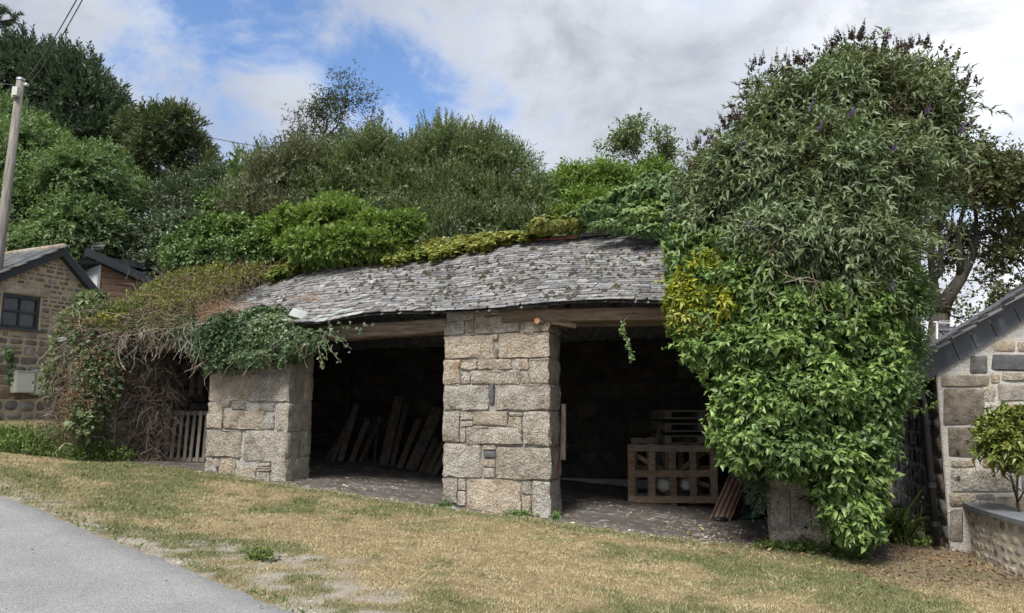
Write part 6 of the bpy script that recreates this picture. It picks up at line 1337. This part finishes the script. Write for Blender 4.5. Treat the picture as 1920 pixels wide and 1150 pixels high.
# verge: thick slate roof edge and the row of barge slates
vth = .275; ov = .17
def vp(x, z, d): return BO+BA*x+ZV*z+BN*d
nv = 9; xs_ = [-.42+(WX/2+.42)*i/nv for i in range(nv+1)]
xs_ = [-.33]+[bl_(p, 700)[0]*1.0 for p in (1788, 1822, 1861, 1908, 1958)]+[WX/2]
for a, b in zip(xs_[:-1], xs_[1:]):
    f = lambda x, dz: vp(x, ez_+mB*x+dz, 0.035)
    lo = -.005; hi = vth-.02; sh = .07
    p = [f(a+.004+sh, lo), f(b-.004+sh, lo), f(b-.004, hi), f(a+.004, hi)]
    MB().prism(p, BN*.016).build('barge_slate', MT['slate_new'], ob, loc=p[0])
rf_ = MB().prism([vp(-.40, ez_-mB*.40+vth-.03, .10), vp(WX/2, apz+vth-.03, .10), vp(WX/2, apz+vth+.01, .10), vp(-.40, ez_-mB*.40+vth+.01, .10)], -BN*5.2).build('roof', MT['slate_roof'], ob, loc=vp(0, ez_, 0))
MB().prism([vp(WX/2, apz+vth-.03, .10), vp(WX+.3, ez_-mB*.3+vth-.03, .10), vp(WX+.3, ez_-mB*.3+vth+.05, .10), vp(WX/2, apz+vth+.05, .10)], -BN*5.2).build('roof', MT['slate_roof'], ob, loc=vp(WX/2, apz, 0))
sd = (BA+ZV*mB).normalized(); sn = (ZV-sd*ZV.dot(sd)).normalized(); Ls = (WX/2+.4)*sqrt(1+mB*mB)
for c in range(int(Ls/.17)):                            # slate courses, the ends of which show along the verge
    for k in range(4 if c > 14 else 6):
        pos = vp(-.42, ez_-mB*.42+vth+.02, .14)+sd*(c*.17+rnd.uniform(-.006, .006))-BN*(k*.30+(c % 2)*.15)
        Rm = Matrix((-BN, sd, sn)).transposed(); M4 = (Rm @ Matrix.Rotation(-R(4.5), 3, 'X') @ Matrix.Rotation(rnd.gauss(0, .012), 3, 'Z')).to_4x4() @ Matrix.Diagonal((.295, .30, rnd.uniform(.012, .02), 1)); M4.translation = pos+sn*.008; link('slate', slm, rf_, mat4=M4)
MB().prism([vp(-.40, ez_-mB*.40+vth-.045, .02), vp(0, ez_+vth-.045, .02), vp(0, ez_-.02, .02), vp(-.36, ez_-mB*.36-.0, .02)], -BN*5).build('soffit', MT['paint_dark'], ob, loc=vp(0, ez_, 0))
# gutter and downpipe
gq = vp(-.46, ez_-.10, .05); MB().tube([gq+BN*.05, gq-BN*5], .055, 8).build('gutter', MT['black_plastic'], ob, loc=gq, smooth=True)
dpz = gz(BO.x-.1, BO.y)+.05; pts = [vp(-.40, ez_-.14, -.02), vp(-.30, ez_-.22, .0), vp(-.095, ez_-.36, .0), vp(-.09, dpz, .0)]
pts = [vp(-.24, ez_-.06, .02), vp(-.22, ez_-.16, .05), vp(-.18, ez_-.34, .05), vp(-.155, dpz, .05)]
dp = MB().tube(pts, .042, 10).build('downpipe', MT['black_plastic'], ob, loc=pts[3], smooth=True)
for z in (ez_-.6, ez_-1.35, dpz+.25): q = vp(-.175+.02*(ez_-z)/2, z, .05); MB().tube([q-ZV*.03, q+ZV*.03], .052, 10).build('pipe_collar', MT['black_plastic'], dp, loc=q)
q = bl_(1795, 845); MB().tube([vp(q[0], q[1], .02), vp(q[0], q[1], .05)], .018, 8).build('iron_plug', MT['iron'], wall, loc=vp(q[0], q[1], .02)); q = bl_(1796, 895); MB().tube([vp(q[0], q[1], .02), vp(q[0], q[1], .05)], .02, 8).build('iron_plug', MT['iron'], wall, loc=vp(q[0], q[1], .02))
# slate-roofed dormer further back, with aerial
q = P(1790, 640, 13.5); far = thing('slate_dormer', 'small slate-roofed dormer peeping over the roof of the granite outbuilding', 'building', (q.x, q.y, g(q.x, q.y)))
a, b, c, d = P(1757, 617, 13.8), P(1845, 617, 14.2), P(1845, 655, 13.4), P(1772, 652, 13.0)
r0 = MB().prism([a, b, c+V((0, 0, -.2)), d], V((.02, .03, -.04))).build('roof', MT['slate_roof'], far, loc=a)
MB().prism([a, d, V((d.x, d.y, d.z-1.5)), V((a.x, a.y+.9, a.z-1.9)), V((a.x, a.y+.9, a.z-.5))], V((.08, .04, 0))).build('cheek', MT['granite_dark'], far, loc=a)
MB().box(V(((d.x+c.x)/2, 13.3, 1.6)), (1.2, .3, 2.6)).build('wall', MT['granite_dark'], far, loc=d)
for r_ in range(5):
    for k in range(9):
        u0, v0 = (k+(r_ % 2)*.5)/9, r_/5
        if u0 > .98: continue
        def bil(u_, v_): return (a.lerp(b, u_)).lerp(d.lerp(c, u_), v_)
        p = [bil(u0+.004, v0), bil(min(u0+.107, 1), v0), bil(min(u0+.107, 1), v0+.21), bil(u0+.004, v0+.21)]; nn = V((0, -.5, .86)); p = [p[0]+nn*.012, p[1]+nn*.012, p[2]+nn*.03, p[3]+nn*.03]
        MB().prism(p, nn*.01).build('slate', MT['slate_roof'], r0, loc=p[0])
MB().tube([a+V((0, 0, .01)), b+V((0, 0, .01))], .035, 6).build('ridge_tile', MT['slate_new'], far, loc=a)
q = P(1757, 655, 13.4); t = thing('roof_aerial', 'bent white aerial pole beside the far slate dormer', 'aerial', q); MB().tube([q, P(1757, 606, 13.4)], .02, 6).build('mast', MT['white'], t, loc=q); MB().tube([P(1751, 604, 13.4), P(1783, 607, 13.6)], .014, 5).build('boom', MT['white'], t, loc=q)
for i in range(5): a_ = P(1757+i*5, 606, 13.4); MB().tube([a_+V((0, -.12, .03)), a_+V((0, .12, -.03))], .007, 4).build('element', MT['white'], t, loc=a_)
# ------------------------------------------------------------------ low garden wall with slate coping
wp = [V((5.46, 9.2, 0)), V((5.30, 8.75, 0)), V((5.18, 8.2, 0)), V((5.10, 7.6, 0)), V((5.05, 7.0, 0)), V((5.02, 6.2, 0)), V((5.0, 4.6, 0))]
gw = thing('garden_wall', 'low lime-pointed stone wall with curved slate coping at the right edge', 'wall', (5.05, 7.4, g(5.05, 7.4))); ztop = .50
rnd = random.Random(23); core = MB(); stn = []
for a, b in zip(wp[:-1], wp[1:]):
    A_ = (b-a).normalized(); N_ = V((A_.y, -A_.x, 0)); N_ = N_ if N_.x < 0 else -N_
    zb_ = min(g(a.x, a.y), g(b.x, b.y))-.2
    core.prism([a+ZV*zb_, b+ZV*zb_, b+ZV*ztop, a+ZV*ztop], -N_*.3); stn.append((a, b, A_, N_, zb_))
core_o = core.build('mortar_core', MT['lime'], gw, loc=(5.1, 7.5, .2))
for a, b, A_, N_, zb_ in stn:
    for pl in rubble(0, (b-a).length, zb_+.05, ztop-.01, (.075, .135), (1.0, 2.0), rnd, (), (), .032):
        lay_stone(pl, a, A_, N_, .02, .007, rnd, MT['rubble_pale'] if rnd.random() < .8 else MT['rubble'], core_o)
for i, (a, b, A_, N_, zb_) in enumerate(stn):
    n = 2
    for k in range(n):
        p = a.lerp(b, k/n); q = a.lerp(b, (k+1)/n)
        Np = N_ if i == 0 or k else (N_+stn[i-1][3]).normalized(); Nq = N_ if k == 0 or i == len(stn)-1 else (N_+stn[i+1][3]).normalized()
        e_ = A_*.003
        MB().prism([p+Np*.06+ZV*(ztop+.002)+e_, q+Nq*.06+ZV*(ztop+.002)-e_, q-Nq*.36+ZV*(ztop+.002)-e_, p-Np*.36+ZV*(ztop+.002)+e_], ZV*.045).build('coping_slab', MT['coping'], gw, loc=p)
# clipped bay behind the wall
bb_ = P(1905, 900, 8.3); bz = .30; bt_ = (bb_.x, bb_.y, bz)
t, o, _ = bush('bay_tree', 'yellow-green lollipop bay tree on a bare stem behind the low wall', 'potted tree', bt_, [pb(1885, 812, 8.25, 46, 42, .28), pb(1910, 825, 8.3, 45, 42, .28), pb(1895, 848, 8.2, 40, 26, .22), pb(1862, 832, 8.2, 30, 26, .18)], 700, MT['l_bay'], 'lance', length=.12, k=6, leaf=.085, width=.36, seed=110, r0=.014, twigs=1, amp=.7, sprays=(20, .25, .08), up=.5, spread=.9, droop=0, shell=.5, front=.7, singles=90, inner=120, whorl=True)
MB().tube([V((bb_.x, bb_.y, -.05)), V((bb_.x, bb_.y, .26))], [.12, .16], 14).build('pot', MT['brick_red'], t, loc=(bb_.x, bb_.y, .1), smooth=True)
MB().tube([V((bb_.x-.06, bb_.y, .2)), P(1908, 870, 8.3)], .012, 6).build('stake', MT['wood'], t, loc=(bb_.x, bb_.y, .3))
# slab on the ground in the alley
q = PG(1690, 1003); q.z = gz(q.x, q.y); MB_s = MB().prism([q+V((-.19, -.16, .02)), q+V((.22, -.17, .02)), q+V((.20, .19, .02)), q+V((-.16, .21, .02))], V((0, 0, .06))); o = MB_s.build('paving_slab', MT['slab'], loc=q); tag(o, 'loose grey slab lying on the ground at the alley mouth', 'slab')
# ------------------------------------------------------------------ inside the shed
def plank(px0, py0, px1, py1, Y0, Y1, w, label, m='wood', th=.025, rnd=random.Random(6)):
    """foot (px0, py0) at Y0, head (px1, py1) at Y1"""
    a, b = P(px0, py0, Y0), P(px1, py1, Y1); a.z = max(a.z, gz(a.x, a.y)-.005); t = (b-a); L = t.length; t.normalize(); x = t.cross(V((0, -1, .25))).normalized(); n_ = x.cross(t)
    mb = MB(); k = 3; vs = []
    for i in range(k+1):
        c = a.lerp(b, i/k)+n_*rnd.uniform(-.004, .004); 
        for (sx_, sy_) in ((-1, -1), (1, -1), (1, 1), (-1, 1)): vs.append(c+x*(w/2*sx_*rnd.uniform(.96, 1.02))+n_*(th/2*sy_))
    f = [(i*4+j, i*4+(j+1) % 4, (i+1)*4+(j+1) % 4, (i+1)*4+j) for i in range(k) for j in range(4)]+[(3, 2, 1, 0), (k*4, k*4+1, k*4+2, k*4+3)]
    o = mb.add(vs, f).build('plank', MT[m], loc=a); return tag(o, label, 'plank', 'planks leaning in the middle bay')
zsc = 2.875
def zp(x, y): return 380+x/zsc, 560+y/zsc
pk = [((975, 900), (1060, 528), .17, 'broadest upright plank, standing tall in the middle of the leaning boards'), ((1020, 905), (1098, 575), .09, 'narrow plank just right of the broadest upright plank'), ((1060, 915), (1165, 650), .11, 'dark plank leaning right, third from the broadest one'),
      ((1120, 925), (1270, 590), .20, 'wide dim board leaning steeply towards the middle pier'), ((1175, 935), (1250, 760), .08, 'short batten at the left of the fan by the middle pier'), ((1215, 948), (1290, 780), .08, 'short batten in the middle of the fan by the middle pier'), ((1245, 955), (1330, 790), .09, 'short batten at the right of the fan by the middle pier'), ((1195, 940), (1265, 770), .06, 'thin lath between the short battens by the middle pier'),
      ((670, 870), (770, 700), .08, 'leftmost short batten of the leaning boards'), ((700, 875), (800, 640), .08, 'second batten from the left, leaning right'), ((740, 880), (830, 570), .11, 'tall dim plank left of the thin laths'), ((800, 885), (890, 650), .10, 'plank leaning right beside the thin laths'), ((880, 880), (905, 670), .035, 'thin upright lath, left one of the pair'), ((925, 885), (945, 680), .035, 'thin upright lath, right one of the pair'), ((850, 882), (960, 640), .07, 'slanting batten crossing behind the thin laths')]
for i, (a, b, w, lab) in enumerate(pk):
    a, b = zp(*a), zp(*b); Yf = (EYE-.42)/max(1e-6, -(pixdir(*a).z/pixdir(*a).y)); Yf = min(Yf, 13.0); 
    p = PG(*a); plank(a[0], a[1], b[0], b[1], p.y, p.y+.55, w, lab)
def hub_pallet(name, label, origin, X, Zd, Wd_, Hd, nslat, nrail, m, group=None, slat_w=.095, rail_w=.085, th=.02, rails_front=True, broken=(), cat_='pallet'):
    """slats along Z direction, rails across; X across, Zd up"""
    t = thing(name, label, cat_, origin, group); Nn = X.cross(Zd).normalized(); o_ = V(origin)
    if Nn.y > 0: Nn = -Nn
    Mx = Matrix((X, -Nn, Zd)).transposed(); rr2 = random.Random(len(label))
    for i in range(nslat):
        x = -Wd_/2+slat_w/2+(Wd_-slat_w)*i/(nslat-1); h = Hd*(1-(.12 if i in broken else 0)); c = o_+X*x+Zd*(h/2+rr2.uniform(-.006, .006)); MB().box(c, (slat_w, th, h), M3=Mx @ Matrix.Rotation(rr2.gauss(0, .008), 3, 'Y')).build('slat', MT[m], t, loc=c)
    for i in range(nrail):
        z = rail_w*.6+(Hd-rail_w*1.2)*i/(nrail-1); c = o_+Zd*z+Nn*(th+.002)*(1 if rails_front else -1); MB().box(c, (Wd_, th, rail_w), M3=Mx @ Matrix.Rotation(rr2.gauss(0, .006), 3, 'Y')).build('rail', MT[m], t, loc=c)
    return t, Nn, Mx
# front pallet in the right bay
pf = PG(1262, 947); X_ = (U*.96+NI*-.0).normalized(); lean = (ZV*1+NI*.10).normalized(); X_ = V((cos(-.06), sin(-.06), 0))
wid = 160*pf.y*1.02/F; hgt_ = P(1262, 836, pf.y).z-pf.z
t, Nn, Mx = hub_pallet('wooden_pallet', 'brown pallet propped on edge in the front of the right bay', pf+ZV*.02, X_, lean, wid, hgt_, 5, 3, 'pallet', 'pallets in the right bay', slat_w=.105, rail_w=.10)
for i in range(3):                                     # blocks and back boards
    for j in range(3):
        c = pf+X_*(-wid/2+.06+(wid-.12)*i/2)+lean*(.06+(hgt_-.14)*j/2)-Nn*.07; MB().box(c, (.10, .09, .09), M3=Mx).build('block', MT['pallet'], t, loc=c)
    c = pf+X_*(-wid/2+.06+(wid-.12)*i/2+.05)+lean*(hgt_/2+.03)-Nn*.125; MB().box(c, (.06, .018, hgt_), M3=Mx).build('back_board', MT['pallet'], t, loc=c)
c = pf-Nn*.04+X_*.01; MB().box(c+ZV*.02, (.09, .07, .20), M3=Mx).build('foot_block', MT['slab'], t, loc=c)
def brace(parent, a, b, w=.07): 
    a, b = V(a), V(b); tt = (b-a).normalized(); n_ = V((0, -1, 0)); x = tt.cross(n_).normalized(); c = (a+b)/2; MB().box(c, (w, .018, (b-a).length), M3=Matrix((x, n_, tt)).transposed()).build('loose_board', MT['pallet'], parent, loc=c)
Yb = pf.y+.25
brace(t, P(1195, 855, Yb), P(1240, 882, Yb)); brace(t, P(1270, 885, Yb), P(1320, 848, Yb)); brace(t, P(1270, 890, Yb), P(1330, 912, Yb)); 
# second pallet just behind
pf2 = pf+V((.10, .55, .02)); hub_pallet('wooden_pallet', 'darker pallet standing right behind the front one in the right bay', pf2+X_*.03, X_, lean, wid*.98, hgt_*1.10, 6, 3, 'pallet', 'pallets in the right bay')
# pallet stack at the back
for i, (py_a, nm) in enumerate(((822, 'lowest'), (800, 'middle'), (777, 'topmost'))):
    q = P(1300, py_a, 12.2); t = thing('wooden_pallet', nm+' of the dark pallets stacked flat at the back of the right bay', 'pallet', q, 'pallets in the right bay')
    for j in range(6): c = q+V((0, -.5+j*.2, .05)); MB().box(c, (1.15, .11, .022)).build('slat', MT['grey_wood'], t, loc=c)
    for j in range(3): c = q+V((-.52+j*.52, 0, -.005)); MB().box(c, (.10, 1.1, .085)).build('bearer', MT['grey_wood'], t, loc=c)
    for j in range(3): c = q+V((0, -.5+j*.5, -.06)); MB().box(c, (1.15, .11, .02)).build('base_board', MT['grey_wood'], t, loc=c)
q = P(1300, 850, 12.2); t = thing('timber_trestle', 'rough timber trestle carrying the flat pallets at the back of the right bay', 'trestle', (q.x, q.y, g(q.x, q.y)))
for sx_ in (-.5, .5):
    for sy_ in (-.4, .4): c = V((q.x+sx_, q.y+sy_, g(q.x, q.y))); top_ = P(1300, 829, 12.2).z; MB().box(V((c.x, c.y, (c.z+top_)/2)), (.1, .1, top_-c.z)).build('leg', MT['grey_wood'], t, loc=c)
q2 = P(1228, 838, 11.9); o = MB().prism([q2, q2+V((.05, 0, 0)), P(1234, 796, 12.1)+V((.05, 0, 0)), P(1234, 796, 12.1)], V((0, .04, 0))).build('plank', MT['grey_wood'], loc=q2); tag(o, 'short stick leaning beside the stacked pallets in the right bay', 'plank')
# sacks behind the pallet
def sack(px, py, Y, sx_, sy_, sz_, label, seed, name='sack', m='sack'):
    q = P(px, py, Y); r = random.Random(seed); mb = MB(); n = 12; mrows = 7; vs = []
    for i in range(mrows+1):
        ph = pi*i/mrows
        for j in range(n):
            a = 2*pi*j/n; k = 1+r.uniform(-.09, .09); x = cos(a)*sin(ph); y = sin(a)*sin(ph); z = cos(ph)
            f_ = lambda t_, e_: math.copysign(abs(t_)**e_, t_)
            vs.append(q+V((f_(x, .7)*sx_*k, f_(y, .7)*sy_*k, f_(z, .75)*sz_*k)))
    fs = [(i*n+j, i*n+(j+1) % n, (i+1)*n+(j+1) % n, (i+1)*n+j) for i in range(mrows) for j in range(n)]
    o = mb.add(vs, fs).build(name, MT[m], loc=q, smooth=True); return tag(o, label, 'sack', 'sacks behind the pallet')
sack(1246, 908, pf.y+.28, .13, .14, .12, 'white plastic sack behind the pallet, left of its middle slat', 3); sack(1286, 908, pf.y+.30, .11, .13, .10, 'pale round sack behind the pallet, right of its middle slat', 4)
# rusty sheets
def sheet(pts, label, m='rust', waves=4, amp=.018):
    a, b, c, d = [V(p) for p in pts]; nx_, ny_ = waves*6, 6; vs = []; nn = (b-a).cross(d-a).normalized()
    for i in range(nx_+1):
        for j in range(ny_+1):
            u_, v_ = i/nx_, j/ny_; p = a.lerp(b, u_).lerp(d.lerp(c, u_), v_)+nn*(amp*sin(u_*waves*2*pi)); vs.append(p)
    top = [v+nn*.003 for v in vs]; k = ny_+1; n = len(vs)
    f = [(i*k+j, i*k+j+1, (i+1)*k+j+1, (i+1)*k+j) for i in range(nx_) for j in range(ny_)]; f2 = [tuple(reversed([x+n for x in q])) for q in f]
    o = MB().add(vs+top, f+f2).build('corrugated_sheet', MT[m], loc=a, smooth=True); return tag(o, label, 'metal sheet', 'rusty corrugated sheets')
s1_ = PG(1328, 977); s2_ = PG(1368, 980); sheet([s1_, s2_, P(1402, 898, s1_.y+.35), P(1366, 893, s1_.y+.35)], 'front rust-red corrugated sheet leaning by the pallet')
s1_ = PG(1364, 974); s2_ = PG(1392, 975); sheet([s1_, s2_, P(1416, 900, s1_.y+.3), P(1392, 888, s1_.y+.3)], 'second corrugated sheet, behind the rust-red one', m='rust')
s1_ = PG(1378, 972); s2_ = PG(1400, 975); sheet([s1_, s2_, P(1420, 920, s1_.y+.25), P(1402, 915, s1_.y+.25)], 'low corrugated sheet nearest the short right pier', m='rust', waves=3)
for i, (xa_, xb_, yb__) in enumerate(((1372, 1400, 905), (1382, 1410, 915), (1360, 1380, 893))):
    a = PG(xa_, 972); b = P(xb_, yb__, a.y+.3); o = MB().tube([a, b], .02, 6).build('timber_stick', MT['wood'], loc=a); tag(o, ('upper', 'lower', 'leftmost')[i]+' timber stick tucked among the corrugated sheets', 'stick', 'sticks among the sheets')
q = PG(1405, 978); c = q+V((.05, .1, .03)); o = MB().prism([c+V((-.18, -.05, .0)), c+V((.10, -.08, .02)), c+V((.22, .1, .16)), c+V((-.02, .14, .10))], V((.0, .02, .03))).build('green_sheet', MT['green_plastic'], loc=c); tag(o, 'dark green plastic panel lying against the short right pier', 'panel')
q = PG(1340, 978); o = MB().tube([q+V((-.02, 0, .02)), q+V((.16, -.02, .03))], [.035, .03], 8).build('rubber_hose', MT['black_plastic'], loc=q, smooth=True); tag(o, 'black rubber hose end at the foot of the rusty sheets', 'hose')
# slatted hurdle in the left bay
pf3 = PG(345, 866); X3 = V((cos(-.20), sin(-.20), 0)); wid3 = 84*pf3.y/F; h3 = P(345, 770, pf3.y).z-pf3.z
t, Nn, Mx = hub_pallet('slatted_hurdle', 'grey picket hurdle leaning in the mouth of the left bay', pf3, X3, (ZV+X3*-.05+NI*.12).normalized(), wid3, h3, 7, 2, 'grey_wood', slat_w=.052, rail_w=.06, rails_front=False, cat_='hurdle')
q = PG(388, 868); c = q+V((.02, .3, .10)); o = MB().box(c, (.22, .16, .2), rot=.3).build('plastic_crate', MT['blue_sheet'], loc=c); tag(o, 'dark blue crate behind the hurdle beside the left pier', 'crate')
for i, (x, y0, y1) in enumerate(((362, 690, 740), (378, 700, 740))):
    a, b = P(x, y1, 12.2), P(x-2, y0, 12.3); o = MB().box((a+b)/2, (.07, .03, (b-a).length)).build('plank', MT['wood'], loc=a); 
    tag(o, ('left', 'right')[i]+' of two short boards fixed high inside the left bay', 'plank')
o = MB().prism([W(.03, .42, 1.0)+ZV*0, W(.10, .42, 1.0), W(.09, .5, 1.72), W(.035, .5, 1.72)], NI*.05).build('wooden_post', MT['wood'], loc=W(.05, .45, 1.0)); tag(o, 'narrow board standing against the inner side of the middle pier', 'board')
o['label'] = 'narrow board fixed to the inner side of the middle pier'
